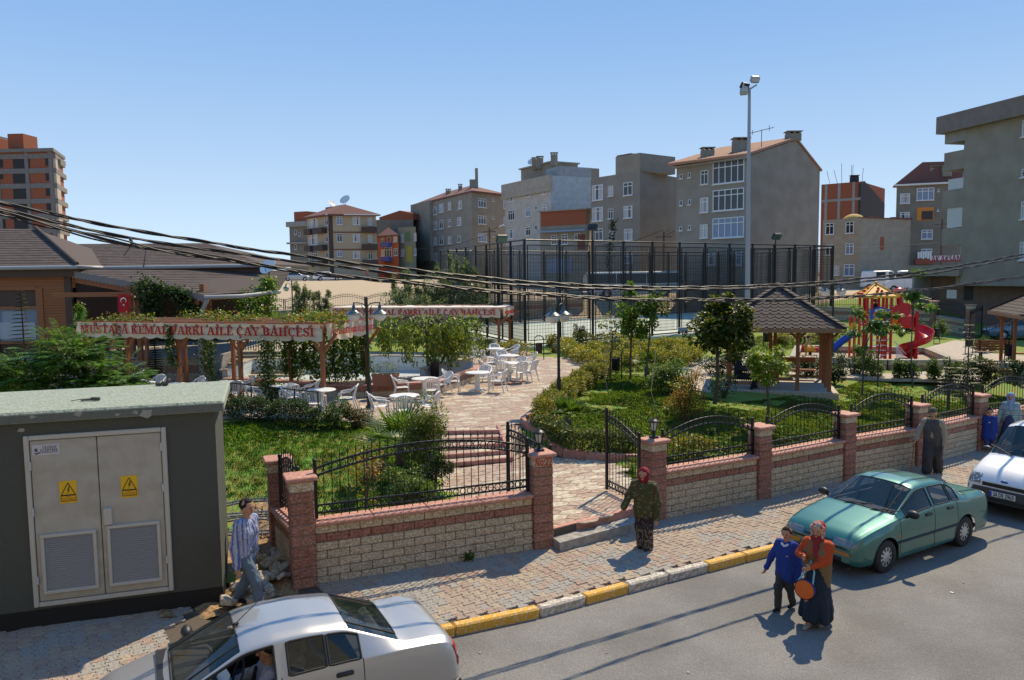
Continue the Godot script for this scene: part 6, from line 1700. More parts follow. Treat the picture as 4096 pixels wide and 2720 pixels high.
# ---------------------------------------------------------------- playground
func playground() -> void:
	rng.seed = 91
	var red := mat("play_red",Color(0.52,0.008,0.015),0.35);var blue := mat("play_blue",Color(0.02,0.07,0.4),0.4);var yel := mat("play_yellow",Color(0.72,0.33,0.01),0.4);var ora := mat("play_orange",Color(0.68,0.09,0.01),0.4)
	var sp := [Vector2(15.15,-40.89),Vector2(20.86,-38.89),Vector2(19.32,-33.5),Vector2(16.45,-33.84),Vector2(13.04,-35.7)]
	var o := thing("sandpit","sandpit with low two-tone brick rim under the play tower","sandpit",Vector3(sp[0].x,1.0,sp[0].y))
	var b := B.new();b.xf.origin = -o.position;b.flat(PackedVector2Array(sp),0.9,1.06);put(o,"sand_bed",b,mat("pit_sand",Color(0.55,0.45,0.33),1.0,"speck",1.0))
	for i in 5:
		var a: Vector2 = sp[i];var c: Vector2 = sp[(i + 1) % 5]
		var f := face(a,c,1.0) if i in [2,3] else face(c,a,1.0)
		if i in [2,3]: f = face(c,a,1.0)
		var L := a.distance_to(c)
		var n := maxi(1,roundi(L/0.6))
		wbox(o,"rim_core",f,0,L,-0.3,0.34,-0.12,0.12,M.mortar)
		for r in 2:
			for k in n:
				for s: float in [-1,1]: wbox(o,"brick",f,L*k/n + 0.006,L*(k + 1)/n - 0.006,r*0.17 + 0.005,r*0.17 + 0.165,s*0.135 - 0.015,s*0.135 + 0.015,M.brick_red2 if r == 0 else M.brick_cream)
		for k in n: wbox(o,"coping",f,L*k/n + 0.002,L*(k + 1)/n - 0.002,0.34,0.4,-0.18,0.18,M.kerb_stone)
	# tower
	var t := thing("play_tower","red playground tower with yellow studded roof, blue panel and red spiral slide","play tower",Vector3(17.59,1,-37.52),-0.12)
	var h := 0.55
	for x: float in [-h,-h + 0.22,h - 0.22,h]:
		for z: float in [-h,h]:
			b = B.new();b.cbox(Vector3(x,1.6,z),Vector3(0.11,3.2,0.11),0.02);put(t,"post",b,red if absf(x) == h or z < 0 else red)
	b = B.new();b.cbox(Vector3(0,1.68,0),Vector3(1.2,0.1,1.2),0.02);put(t,"platform",b,red)
	# roof: four faces with studs
	var ev := 0.82;var ry := 3.08;var ap := Vector3(0,3.68,0)
	var cs := [Vector3(-ev,ry,ev),Vector3(ev,ry,ev),Vector3(ev,ry,-ev),Vector3(-ev,ry,-ev)]
	for i in 4:
		b = B.new();b.tri(cs[i],cs[(i + 1) % 4],ap);b.q(cs[i] - Vector3(0,0.09,0),cs[(i + 1) % 4] - Vector3(0,0.09,0),cs[(i + 1) % 4],cs[i]);var rp := put(t,"roof_panel",b,yel)
		var nn: Vector3 = (cs[(i + 1) % 4] - cs[i]).cross(ap - cs[i]).normalized()
		for r in 3:
			for k in 3 - r:
				var p: Vector3 = cs[i].lerp(cs[(i + 1) % 4],(k + 1.0 + r*0.5)/4.0).lerp(ap,0.16 + r*0.2)
				p = (cs[i].lerp(cs[(i + 1) % 4],0.5 + (k - (2 - r)/2.0)*0.2)).lerp(ap,0.15 + r*0.22)
				b = B.new();b.ball(p + nn*0.01,Vector3(0.07,0.07,0.07),4);put(rp,"stud",b,red)
		b = B.new();b.tube([cs[i],ap],0.035);put(t,"roof_ridge",b,yel)
	b = B.new();b.ball(Vector3(0,3.7,0),Vector3.ONE*0.08,5);put(t,"finial",b,yel)
	# blue arched panel with six round windows
	b = B.new()
	var pl := PackedVector2Array([Vector2(-0.42,1.75),Vector2(0.42,1.75),Vector2(0.42,2.42),Vector2(0.36,2.46)])
	for i in 7: pl.push_back(Vector2(0.28 - 0.56*i/6.0,2.48 + 0.1*sin(PI*i/6.0)))
	pl.append_array([Vector2(-0.36,2.46),Vector2(-0.42,2.42)])
	b.ext(pl,h + 0.06,h + 0.1);var bp_ := put(t,"blue_panel",b,blue)
	for r in 2:
		for k in 3:
			b = B.new();b.lathe([Vector2(0.001,0),Vector2(0.07,0),Vector2(0.085,0.0),Vector2(0.085,0.03),Vector2(0.06,0.02),Vector2(0.001,0.02)],12,Vector3(-0.22 + k*0.22,2.0 + r*0.24,h + 0.1),Basis(Vector3.RIGHT,PI/2));put(bp_,"round_window",b,[yel,ora,red][(k + r) % 3])
	for x: float in [-h + 0.11,h - 0.11]:
		for i in 8:
			b = B.new();b.tube([Vector3(x - 0.1,0.35 + i*0.33,h),Vector3(x + 0.1,0.35 + i*0.33,h)],0.02);put(t,"rung",b,M.white)
	for i in 6:
		b = B.new();b.tube([Vector3(-0.3,0.25 + i*0.24,h + 0.05),Vector3(0.32,0.25 + i*0.24,h + 0.05)],0.022);put(t,"ladder_rung",b,M.white)
	# lower orange deck and blue slide
	for z: float in [-0.35,0.35]:
		for x: float in [-1.05,-0.82]:
			b = B.new();b.cbox(Vector3(x,1.05,z),Vector3(0.1,2.1,0.1),0.02);put(t,"orange_post",b,ora)
	for q: Array in [[0.1,-0.2],[0.3,0.2],[0.46,-0.1]]:
		b = B.new();b.cbox(Vector3(q[0],0.75,q[1] + 0.3),Vector3(0.1,1.5,0.1),0.02);put(t,"orange_post",b,ora)
	b = B.new();b.cbox(Vector3(-0.95,1.15,0),Vector3(0.5,0.08,0.8),0.02);put(t,"lower_deck",b,yel)
	b = B.new();b.ext(PackedVector2Array([Vector2(-1.35,1.62),Vector2(-1.05,1.4),Vector2(-1.0,1.42),Vector2(-1.0,1.82),Vector2(-1.05,1.84)]),0.4,0.45);put(t,"yellow_arrow",b,yel)
	var P := []
	for i in 12:
		var u := i/11.0
		var x := lerpf(-1.05,-2.45,u);var y := lerpf(1.2,0.12,ss(0.0,1.0,u)*0.35 + u*0.65)
		P.push_back(PackedVector3Array([Vector3(x,y + 0.22,-0.02),Vector3(x,y + 0.2,0.03),Vector3(x,y,0.07),Vector3(x,y,0.48),Vector3(x,y + 0.2,0.52),Vector3(x,y + 0.22,0.57),Vector3(x,y - 0.04,0.54),Vector3(x,y - 0.05,0.01)]))
	b = B.new();b.grid(P,true);put(t,"blue_slide",b,blue)
	# yellow tube,red petals,ball
	b = B.new();b.lathe([Vector2(0.33,0.0),Vector2(0.35,0.1),Vector2(0.33,0.2),Vector2(0.35,0.35),Vector2(0.33,0.5),Vector2(0.35,0.62)],16,Vector3(h,2.05,0.1),Basis(Vector3.BACK,-PI/2));put(t,"yellow_tunnel",b,yel)
	b = B.new()
	var he := PackedVector2Array()
	for i in 24:
		var a := TAU*i/24
		he.push_back(Vector2(0.5*sin(a)*(1.0 if cos(a) > 0 else 0.8) + 0.05,0.36*cos(a)).rotated(0.35))
	b.xf = Transform3D(Basis(),Vector3(1.0,2.35,0.5));b.ext(he,-0.03,0.03);put(t,"red_petal",b,red)
	b = B.new();b.tube([Vector3(1.05,2.55,0.3),Vector3(1.02,2.9,0.25),Vector3(1.0,3.0,0.25)],0.17,0.13,10);put(t,"neck",b,red)
	b = B.new();b.ball(Vector3(1.0,3.2,0.25),Vector3(0.3,0.27,0.28),8);put(t,"red_ball",b,red)
	b = B.new();b.tube([Vector3(0.95,3.42,0.25),Vector3(0.9,3.52,0.25)],0.03);b.tube([Vector3(1.25,3.2,0.25),Vector3(1.4,3.25,0.25)],0.03);put(t,"stalk",b,red)
	# spiral slide
	var cc := Vector3(1.75,0,0.45)
	b = B.new();b.tube([cc,cc + Vector3.UP*2.35],0.08,-1,10);put(t,"slide_column",b,red)
	P.clear()
	for i in 41:
		var u := i/40.0
		var a := PI*0.85 - u*TAU*1.12
		var d := Vector3(cos(a),0,-sin(a))
		var y := lerpf(1.75,0.14,u*0.93 + 0.07*u*u)
		var ri := 0.08;var ro := 0.68
		P.push_back(PackedVector3Array([cc + d*ri + Vector3.UP*(y + 0.12),cc + d*(ri + 0.06) + Vector3.UP*(y + 0.0),cc + d*0.4 + Vector3.UP*(y - 0.05),cc + d*(ro - 0.1) + Vector3.UP*y,cc + d*ro + Vector3.UP*(y + 0.12),cc + d*(ro + 0.05) + Vector3.UP*(y + 0.3),cc + d*(ro + 0.09) + Vector3.UP*(y + 0.3),cc + d*(ro + 0.02) + Vector3.UP*(y - 0.03),cc + d*0.4 + Vector3.UP*(y - 0.1)]))
	b = B.new();b.grid(P,true,true);put(t,"spiral_slide",b,red)
	b = B.new();b.cbox(Vector3(1.3,1.85,0.2),Vector3(0.75,0.6,0.6),0.08);put(t,"slide_mouth",b,red)
	# little seesaw pieces,fence steps
	b = B.new()
	for i in 9: b.bar(Vector3(0.72 + i*0.055,0.02,h + 0.3 - i*0.03),Vector3(0.72 + i*0.055,0.75 - i*0.06,h + 0.3 - i*0.03),0.02)
	b.bar(Vector3(0.6,0.95,h + 0.35),Vector3(1.25,0.3,h + 0.05),0.03);put(t,"stair_rail",b,M.white)
	o = thing("sand_stool","small red round stool in the sand by the spiral slide","stool",Vector3(19.52,1.06,-37.51))
	b = B.new();b.lathe([Vector2(0.05,0),Vector2(0.05,0.2),Vector2(0.22,0.21),Vector2(0.22,0.25),Vector2(0.001,0.26)],12);put(o,"seat",b,red)
	o = thing("spring_rider","yellow and red spring rider in the sandpit with a child beside it","spring rider",Vector3(15.16,1.06,-39.28),-0.2)
	b = B.new();b.cbox(Vector3(0,0.3,0),Vector3(0.55,0.3,0.3),0.08);put(o,"body",b,yel)
	b = B.new();b.lathe([Vector2(0.06,0),Vector2(0.1,0.06),Vector2(0.06,0.1),Vector2(0.1,0.15)],8);put(o,"spring",b,M.iron)
	b = B.new();b.cbox(Vector3(0.32,0.3,0),Vector3(0.14,0.14,0.4),0.03);b.cbox(Vector3(-0.36,0.35,0),Vector3(0.12,0.3,0.12),0.03);put(o,"handle",b,red)
# ---------------------------------------------------------------- foliage
class Leaf:
	var V := PackedVector3Array()
	var N := PackedVector3Array()
	var C := PackedColorArray()
	var r := RandomNumberGenerator.new()
	func _init(s := 1) -> void: r.seed = s*97 + 13
	func leaf(p: Vector3,n: Vector3,d: Vector3,L: float,W: float,c: Color) -> void:  # folded leaf: two triangles either side of the midrib
		var s := n.cross(d).normalized()*W*0.5
		var t := p + d*L
		var m := p + d*L*0.45
		var f := n*W*0.18
		V.append_array([p,m + s + f,t,p,t,m - s + f])
		var n1 := (n - s.normalized()*0.3).normalized();var n2 := (n + s.normalized()*0.3).normalized()
		N.append_array([n1,n1,n1,n2,n2,n2])
		C.append_array([c,c,c,c,c,c])
	func one(p: Vector3,out: Vector3,L: float,c: Color,droop := 0.0,wide := 0.55) -> void:
		var d := (Vector3(r.randf_range(-1,1),r.randf_range(-0.8,0.6) - droop,r.randf_range(-1,1)) + out*0.8).normalized()
		var n := (Vector3(r.randf_range(-0.6,0.6),1.0,r.randf_range(-0.6,0.6)) + out*0.5).normalized()
		n = (n - d*n.dot(d)).normalized()
		leaf(p,n,d,L*r.randf_range(0.7,1.3),L*wide,c)
	func pick(cs: Array) -> Color:
		var c: Color = cs[r.randi() % cs.size()]
		var k := r.randf_range(0.75,1.25)
		return Color(c.r*k,c.g*k,c.b*k)
	func dir() -> Vector3:
		var z := r.randf_range(-1,1);var t := r.randf_range(0,TAU);var q := sqrt(1 - z*z)
		return Vector3(q*cos(t),z,q*sin(t))
	func blob(c: Vector3,rad: Vector3,n: int,L: float,cs: Array,shell := 0.55,droop := 0.0,wide := 0.55) -> void:  # a clump,denser towards its skin
		for i in n:
			var d := dir()
			var k := lerpf(pow(r.randf(),0.34),1.0,shell*r.randf())
			one(c + d*rad*k,d,L,pick(cs),droop,wide)
	func clumps(c: Vector3,rad: Vector3,k: int,n: int,L: float,cs: Array,cl := 0.38,droop := 0.0,wide := 0.55) -> void:  # uneven crown of many clumps with gaps
		for i in k:
			var d := dir()
			var p := c + d*rad*pow(r.randf(),0.4)
			var rr := rad*cl*r.randf_range(0.6,1.2)
			blob(p,rr,int(n/float(k)),L,cs,0.5,droop,wide)
	func strip(a: Vector3,b: Vector3,w: float,h: float,n: int,L: float,cs: Array,droop := 0.0) -> void:  # hedge run
		var x := (b - a);var z := x.cross(Vector3.UP).normalized()
		for i in n:
			var u := r.randf();var t := r.randf_range(-1,1);var y := pow(r.randf(),0.6)
			var hh := h*(0.86 + 0.14*sin(u*x.length()*3.1) + 0.1*sin(u*x.length()*7.7 + 1.0))
			var ww := w*0.5*(0.9 + 0.2*sin(u*x.length()*4.3))
			var side := t if y < 0.8 else t*0.8
			one(a + x*u + z*side*ww + Vector3.UP*y*hh,(z*side + Vector3.UP*(y - 0.3)).normalized(),L,pick(cs),droop)
	func frond(p: Vector3,d: Vector3,L: float,n: int,ll: float,cs: Array,sag := 0.4) -> void:  # pinnate frond
		var s := d.cross(Vector3.UP).normalized()
		for i in n:
			var u := (i + 1.0)/n
			var q := p + d*L*u + Vector3.DOWN*sag*u*u*L
			var tg := (d + Vector3.DOWN*2*sag*u).normalized()
			var w := ll*sin(PI*(0.15 + 0.8*u))
			for e: float in [-1,1]:
				var dd := (s*e + tg*0.5 + Vector3.DOWN*0.25).normalized()
				var nn := (Vector3.UP - dd*Vector3.UP.dot(dd)).normalized()
				leaf(q,nn,dd,w,w*0.34,pick(cs))
	func add(par: Node3D,nm: String,kind := "leaf") -> MeshInstance3D:
		var a := [];a.resize(Mesh.ARRAY_MAX)
		a[Mesh.ARRAY_VERTEX] = V;a[Mesh.ARRAY_NORMAL] = N;a[Mesh.ARRAY_COLOR] = C
		var m := ArrayMesh.new();m.add_surface_from_arrays(Mesh.PRIMITIVE_TRIANGLES,a)
		var o := MeshInstance3D.new();o.mesh = m;o.name = nm
		o.material_override = Leaf.mt
		o.set_meta("kind","stuff")
		par.add_child(o,true)
		return o
	static var mt: StandardMaterial3D
# ---------------------------------------------------------------- planting
const G1 := [Color(0.07,0.14,0.02),Color(0.1,0.18,0.03),Color(0.05,0.1,0.02),Color(0.14,0.2,0.03)]
const GB := [Color(0.16,0.27,0.03),Color(0.12,0.22,0.03),Color(0.22,0.3,0.04),Color(0.09,0.17,0.02)]
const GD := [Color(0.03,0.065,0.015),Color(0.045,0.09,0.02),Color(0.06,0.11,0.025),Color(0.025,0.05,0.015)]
const GY := [Color(0.3,0.27,0.03),Color(0.18,0.2,0.03),Color(0.1,0.14,0.025),Color(0.38,0.3,0.04)]
const GO := [Color(0.5,0.22,0.02),Color(0.42,0.28,0.03),Color(0.3,0.12,0.02),Color(0.2,0.2,0.03)]
const GS := [Color(0.2,0.24,0.14),Color(0.15,0.19,0.1),Color(0.26,0.3,0.18),Color(0.11,0.15,0.07)]
const GR := [Color(0.1,0.07,0.02),Color(0.08,0.1,0.03),Color(0.2,0.12,0.03),Color(0.06,0.08,0.03)]
var plant_n := 0
func plant(nm: String,label: String,cat: String,p: Vector3,gp := "") -> Node3D:
	plant_n += 1
	return thing(nm,label,cat,p,0.0,gp)
func trunk(o: Node3D,pts: Array,r0: float,r1: float,twigs: Array,mt: Material = null) -> void:
	var b := B.new();b.tube(pts,r0,r1,7)
	put(o,"trunk",b,mt if mt else M.bark)
	if twigs.size():
		b = B.new()
		for t: Array in twigs:
			var m: Vector3 = (t[0] + t[1])*0.5 + Vector3(rf(-0.05,0.05),0.06,rf(-0.05,0.05))
			b.tube([t[0],m,t[1]],r1*0.8,r1*0.25,5)
		put(o,"branches",b,mt if mt else M.bark)
# crown = [[centre,radii,clumps,leaves],...] in the plant's frame
func tree(nm: String,label: String,p: Vector3,top: float,r0: float,lean: Vector3,crown: Array,L: float,cs: Array,droop := 0.0,wide := 0.55,gp := "") -> Node3D:
	var o := plant(nm,label,"tree",p,gp)
	var pts := []
	for i in 6:
		var u := i/5.0
		pts.push_back(Vector3(lean.x*u + 0.03*sin(u*7.0 + plant_n),top*u,lean.z*u + 0.03*cos(u*5.0 + plant_n)))
	var tw := []
	for c: Array in crown:
		for k in 3: tw.push_back([pts[2 + k],c[0] + Vector3(rf(-0.5,0.5),rf(-0.2,0.5),rf(-0.5,0.5))*c[1]])
	trunk(o,pts,r0,r0*0.4,tw)
	var lv := Leaf.new(plant_n)
	for c: Array in crown: lv.clumps(c[0],c[1],c[2],c[3],L,cs,0.36,droop,wide)
	lv.add(o,"crown")
	return o
func shrub(nm: String,label: String,p: Vector3,rad: Vector3,n: int,L: float,cs: Array,gp := "",clumped := 7) -> Node3D:
	var o := plant(nm,label,"shrub",p,gp)
	var b := B.new()
	for i in 7:
		var d := Vector3(rf(-0.7,0.7)*rad.x,rad.y*rf(1.0,1.7),rf(-0.7,0.7)*rad.z)
		b.tube([Vector3(d.x*0.1,-0.1,d.z*0.1),Vector3(d.x*0.5,d.y*0.5,d.z*0.5),d],0.018,0.006,4)
	put(o,"stem",b,M.bark)
	var lv := Leaf.new(plant_n)
	lv.clumps(Vector3(0,rad.y*0.95,0),rad*0.85,clumped,n,L,cs,0.45)
	lv.blob(Vector3(0,rad.y*0.6,0),rad*Vector3(0.85,0.6,0.85),n/4,L,cs)
	lv.add(o,"foliage")
	return o
func hedge(nm: String,label: String,pts: Array,w: float,h: float,per_m: int,L: float,cs: Array,gp := "") -> void:
	var o := plant(nm,label,"hedge",pts[0],gp)
	var lv := Leaf.new(plant_n)
	var b := B.new()
	for i in pts.size() - 1:
		var a: Vector3 = pts[i] - pts[0];var c: Vector3 = pts[i + 1] - pts[0]
		var len := a.distance_to(c)
		lv.strip(a,c,w,h,int(len*per_m),L,cs)
		for k in int(len*6):
			var q := a.lerp(c,rf(0,1));b.tube([q - Vector3.UP*0.05,q + Vector3(rf(-0.1,0.1),h*0.8,rf(-0.1,0.1))],0.012,0.005,4)
	put(o,"stem",b,M.bark)
	lv.add(o,"foliage")
func vine(par: Node3D,nm: String,pts: Array,w: float,n: int,L: float,cs: Array) -> void:
	# leaves hung along a line of world points,with its stem
	var b := B.new();b.xf.origin = -par.position
	b.tube(pts,0.02,0.012,5);put(par,"stem",b,M.bark)
	var lv := Leaf.new(plant_n + pts.size() + int(w*100));plant_n += 1
	for i in n:
		var t := lv.r.randf()*(pts.size() - 1)
		var k := mini(int(t),pts.size() - 2)
		var p: Vector3 = pts[k].lerp(pts[k + 1],t - k) + Vector3(lv.r.randfn(0,0.5),lv.r.randfn(0,0.35),lv.r.randfn(0,0.5))*w
		lv.one(p - par.position,lv.dir(),L,lv.pick(cs),0.5,0.75)
	lv.add(par,nm)
func fan_palm(label: String,p: Vector3,n: int,L: float,h: float) -> void:
	var o := plant("fan_palm",label,"palm",p,"small fan palms on the lawns")
	var b := B.new();b.lathe([Vector2(0.12,-0.1),Vector2(0.13,h*0.6),Vector2(0.09,h),Vector2(0.001,h + 0.05)],9);put(o,"trunk",b,M.bark)
	for i in n:
		var lv := Leaf.new(200 + plant_n + i)
		var az := TAU*i/n*2.4 + rf(-0.2,0.2);var el := rf(0.15,1.25)
		var d := Vector3(cos(az)*cos(el),sin(el),sin(az)*cos(el))
		var st := Vector3(0,h,0);var en := st + d*L*0.5
		b = B.new();b.tube([st,en],0.012,0.008,4)
		var fr := put(o,"frond",b,M.leaf_stalk)
		var s := d.cross(Vector3.UP).normalized();var nn := s.cross(d).normalized()
		for k in 17:
			var a := lerpf(-1.5,1.5,k/16.0)
			var dd := (d*cos(a) + s*sin(a) + Vector3.DOWN*0.12).normalized()
			lv.leaf(en,(nn - dd*nn.dot(dd)).normalized(),dd,L*0.55*(0.75 + 0.25*cos(a)),0.05,lv.pick(G1))
		lv.add(fr,"leaf_fan")
func grass_patch(nm: String,keep: Callable,r: Rect2,n: int,h: float,cs: Array) -> void:
	var lv := Leaf.new(400 + n)
	for i in 5:
		var a := TAU*i/5 + 0.4
		var d := Vector3(cos(a)*0.45,1.0,sin(a)*0.45).normalized()
		lv.leaf(Vector3(cos(a)*0.02,0,sin(a)*0.02),Vector3(cos(a),0.2,sin(a)).normalized(),d,h*lv.r.randf_range(0.7,1.2),0.016,Color.WHITE)
	var arr := [];arr.resize(Mesh.ARRAY_MAX)
	arr[Mesh.ARRAY_VERTEX] = lv.V
	var up := PackedVector3Array();up.resize(lv.V.size())
	for i in up.size(): up[i] = (lv.N[i]*0.35 + Vector3.UP).normalized()
	arr[Mesh.ARRAY_NORMAL] = up
	var m := ArrayMesh.new();m.add_surface_from_arrays(Mesh.PRIMITIVE_TRIANGLES,arr)
	var where := []
	var nz := FastNoiseLite.new();nz.frequency = 0.35;nz.seed = n
	while where.size() < n:
		var p := r.position + Vector2(lv.r.randf(),lv.r.randf())*r.size
		var far := -p.y
		if lv.r.randf() < (far - 26.0)/40.0: continue
		if keep.call(p): where.push_back(p)
	var mm := MultiMesh.new();mm.transform_format = MultiMesh.TRANSFORM_3D;mm.use_colors = true;mm.mesh = m;mm.instance_count = n
	for i in n:
		var p: Vector2 = where[i]
		var k := nz.get_noise_2d(p.x,p.y)
		var s := lv.r.randf_range(0.6,1.3)*(1.0 + k*0.7)
		mm.set_instance_transform(i,Transform3D(Basis(Vector3.UP,lv.r.randf()*TAU).scaled(Vector3(1.4,s,1.4)),Vector3(p.x,gh(p.x,p.y) - 0.005,p.y)))
		var c: Color = cs[0].lerp(cs[1],clampf(0.5 + k*1.2 + lv.r.randf_range(-0.25,0.25),0,1))
		if lv.r.randf() < 0.12: c = c.lerp(cs[2],0.7)
		mm.set_instance_color(i,c)
	var o := MultiMeshInstance3D.new();o.multimesh = mm;o.material_override = Leaf.mt;o.name = numbered(nm)
	add_child(o,true);stuff(o)
	tag(o,"short uneven grass of the lawn " + ("left of the steps" if r.position.x < -2 else "right of the path"),"grass")
func plants() -> void:
	rng.seed = 101
	mat("leaf_stalk",Color(0.1,0.15,0.04),0.7)
	# lawns
	var paved := [PackedVector2Array([Vector2(-1.68,-19.16),Vector2(-1.7,-19.2),Vector2(-2.9,-17.2),Vector2(-0.9,-16.2),GL,O,Vector2(2.9,-18),Vector2(2.43,-19.78),Vector2(1.33,-20.21),Vector2(0.67,-20.96),Vector2(0.34,-22.46),Vector2(0.35,-22.6),Vector2(-2.05,-21.91)])]
	var bare := FastNoiseLite.new();bare.frequency = 0.22;bare.seed = 5
	var kl := func(p: Vector2) -> bool: return inside(p) > 0.1 and not Geometry2D.is_point_in_polygon(p,paved[0]) and p.y > -24.3 + p.x*-0.1 and not (p.x < -4.3 and p.y > -16.8 - rf(0,1.2)) and not (p.x > -2.3 and p.y < -21.4) and not (p.x > -4.5 and p.y < -23.4)
	grass_patch("grass",kl,Rect2(-13,-25,13,12),19000,0.065,[Color(0.08,0.2,0.015),Color(0.16,0.33,0.03),Color(0.34,0.34,0.1)])
	var gz := PackedVector2Array([Vector2(11.7,-27.4),Vector2(7.5,-28.7),Vector2(8.8,-32.5),Vector2(13,-31.3)])
	var lawn_r := PackedVector2Array([O + N1*0.3,Vector2(2.45,-19.97),Vector2(1.35,-20.41),Vector2(0.96,-21.49),Vector2(0.32,-22.53),Vector2(0.96,-25.26),Vector2(1.57,-27),Vector2(3.24,-32.66),Vector2(4.56,-33.24),Vector2(5.78,-32.27),Vector2(6.39,-27.79),Vector2(7.52,-26.24),Vector2(12.19,-28.91),Vector2(14.08,-30.92),Vector2(17.95,-29.54),Vector2(19.01,-27.22),O + E1*26.0 + N1*0.3])
	var kr := func(p: Vector2) -> bool: return Geometry2D.is_point_in_polygon(p,lawn_r) and not Geometry2D.is_point_in_polygon(p,gz) and (bare.get_noise_2d(p.x,p.y) < 0.3 or rf(0,1) < 0.15)
	grass_patch("grass",kr,Rect2(0,-38,28,22),52000,0.055,[Color(0.12,0.23,0.025),Color(0.26,0.38,0.05),Color(0.42,0.38,0.13)])
	var back_l := PackedVector2Array([Vector2(3.07,-45.85),Vector2(4.46,-33.25),Vector2(8.17,-34.71),Vector2(11.51,-44.67),Vector2(14.07,-41.81),Vector2(20.22,-46.23),Vector2(22.95,-52.52),Vector2(8.81,-49.17)])
	var kb := func(p: Vector2) -> bool: return Geometry2D.is_point_in_polygon(p,back_l)
	grass_patch("grass",kb,Rect2(2,-56,24,24),5000,0.16,[Color(0.08,0.14,0.02),Color(0.15,0.22,0.03),Color(0.24,0.22,0.06)])
	# paths by the playground
	var b := B.new();b.flat(PackedVector2Array([Vector2(8.27,-32.02),Vector2(9.72,-33.31),Vector2(13.58,-30.97),Vector2(18.25,-29.76),Vector2(20.46,-33.39),Vector2(15.53,-32.13),Vector2(15.02,-34.29),Vector2(14.26,-38.51),Vector2(13.26,-40.76),Vector2(8.98,-38.15),Vector2(7.15,-33.57),Vector2(6.67,-28.3),Vector2(7.16,-27.73)]),0.9,1.012)
	var pth := struct("path",b,mat("path_pale",Color(0.5,0.42,0.33),0.9,"blotch",1.3))
	b = B.new();b.flat(PackedVector2Array([Vector2(23.06,-42.81),Vector2(20.84,-36.02),Vector2(20.99,-33.65),Vector2(23.08,-33.11),Vector2(25.85,-37.11),Vector2(24.51,-39.33),Vector2(27.6,-45.14),Vector2(26.74,-46.76)]),0.9,1.008)
	struct("path",b,M.path_pale)
	# hedges along the terrace and the knot of yellow hedges
	hedge("hedge","yellow-green hedge curving along the right side of the terrace",[Vector3(4.55,1,-35.09),Vector3(3.14,1,-30.94),Vector3(1.74,1,-26.24),Vector3(1.04,1,-23.31),Vector3(0.77,0.9,-21.97)],0.75,0.72,1500,0.085,GY,"clipped hedges")
	hedge("hedge","ragged dark green hedge at the bend of the path inside the gate",[Vector3(0.82,0.85,-21.6),Vector3(1.36,0.7,-20.58),Vector3(2.38,0.6,-20.34),Vector3(3.35,0.6,-20.64)],0.7,0.55,1300,0.09,[Color(0.07,0.12,0.03),Color(0.13,0.16,0.04),Color(0.2,0.19,0.05),Color(0.05,0.08,0.02)],"clipped hedges")
	hedge("hedge","low yellow shrubs just inside the first railing right of the gate",[Vector3(3.95,0.62,-19.53),Vector3(5.23,0.62,-20.19)],0.5,0.5,700,0.09,GY,"clipped hedges")
	var hp := [[[Vector3(2.98,1,-44.52),Vector3(3.43,1,-37.28),Vector3(4.59,1,-35.42)],"left arm of the knot of yellow hedges behind the young trees"],[[Vector3(3.76,1,-48.05),Vector3(7.97,1,-47.44)],"back row of the knot of yellow hedges"],[[Vector3(5.93,1,-42.4),Vector3(9.14,1,-42.94),Vector3(8.81,1,-37.22)],"right arm of the knot of yellow hedges"],[[Vector3(5.02,1,-35.87),Vector3(6.67,1,-38.42),Vector3(8.17,1,-35.53)],"front row of the knot of yellow hedges"],[[Vector3(4.22,1,-41.91),Vector3(5.42,1,-39.58)],"short middle row of the knot of yellow hedges"]]
	for q: Array in hp: hedge("hedge",q[1],q[0],1.0,0.7,620,0.12,[Color(0.36,0.31,0.03),Color(0.24,0.24,0.03),Color(0.12,0.16,0.03),Color(0.42,0.34,0.04)],"clipped hedges")
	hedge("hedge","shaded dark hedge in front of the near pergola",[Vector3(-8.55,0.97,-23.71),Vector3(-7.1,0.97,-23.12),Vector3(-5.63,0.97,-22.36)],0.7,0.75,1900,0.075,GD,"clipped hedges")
	hedge("hedge","thin dark hedge right of the kiosk roof corner",[Vector3(-9.55,0.97,-24.75),Vector3(-8.6,0.97,-23.86)],0.6,0.7,1100,0.08,GR,"clipped hedges")
	hedge("hedge","yellow-green bed behind the far pergola posts",[Vector3(-1.82,1,-42.68),Vector3(0.78,1,-40.78)],1.2,0.8,700,0.12,GY,"clipped hedges")
	shrub("shrub","grey-green bush beside the right front pergola post",Vector3(-5.16,0.97,-22.33),Vector3(0.5,0.5,0.5),1500,0.075,G1)
	shrub("shrub","reddish barberry bush at the foot of the near lamp",Vector3(-4.45,0.97,-22.28),Vector3(0.5,0.45,0.45),1100,0.07,GR)
	shrub("shrub","tall yellow-green bush between the palm and the steps",Vector3(-2.04,0.8,-18.02),Vector3(0.62,0.95,0.6),4200,0.075,[Color(0.13,0.19,0.03),Color(0.2,0.24,0.05),Color(0.09,0.14,0.02),Color(0.26,0.26,0.06)],"",14)
	shrub("shrub","bright low bush under the palm behind the long railing",Vector3(-2.16,0.6,-15.75),Vector3(0.6,0.45,0.5),2300,0.07,[Color(0.12,0.2,0.03),Color(0.19,0.25,0.04),Color(0.08,0.13,0.02)],"",9)
	shrub("shrub","dark round bush against the foot of the steps",Vector3(-1.77,0.6,-17.04),Vector3(0.45,0.5,0.4),1500,0.07,GD)
	shrub("shrub","small silvery bush on the left lawn",Vector3(-3.21,0.75,-17.48),Vector3(0.4,0.22,0.35),600,0.07,GS)
	var ol := tree("orange_sapling","thin sapling with sparse orange leaves behind the long railing",Vector3(-2.96,0.55,-15.08),1.5,0.03,Vector3(0.1,0,0),[[Vector3(0.05,0.95,0),Vector3(0.42,0.75,0.35),16,420]],0.07,GO)
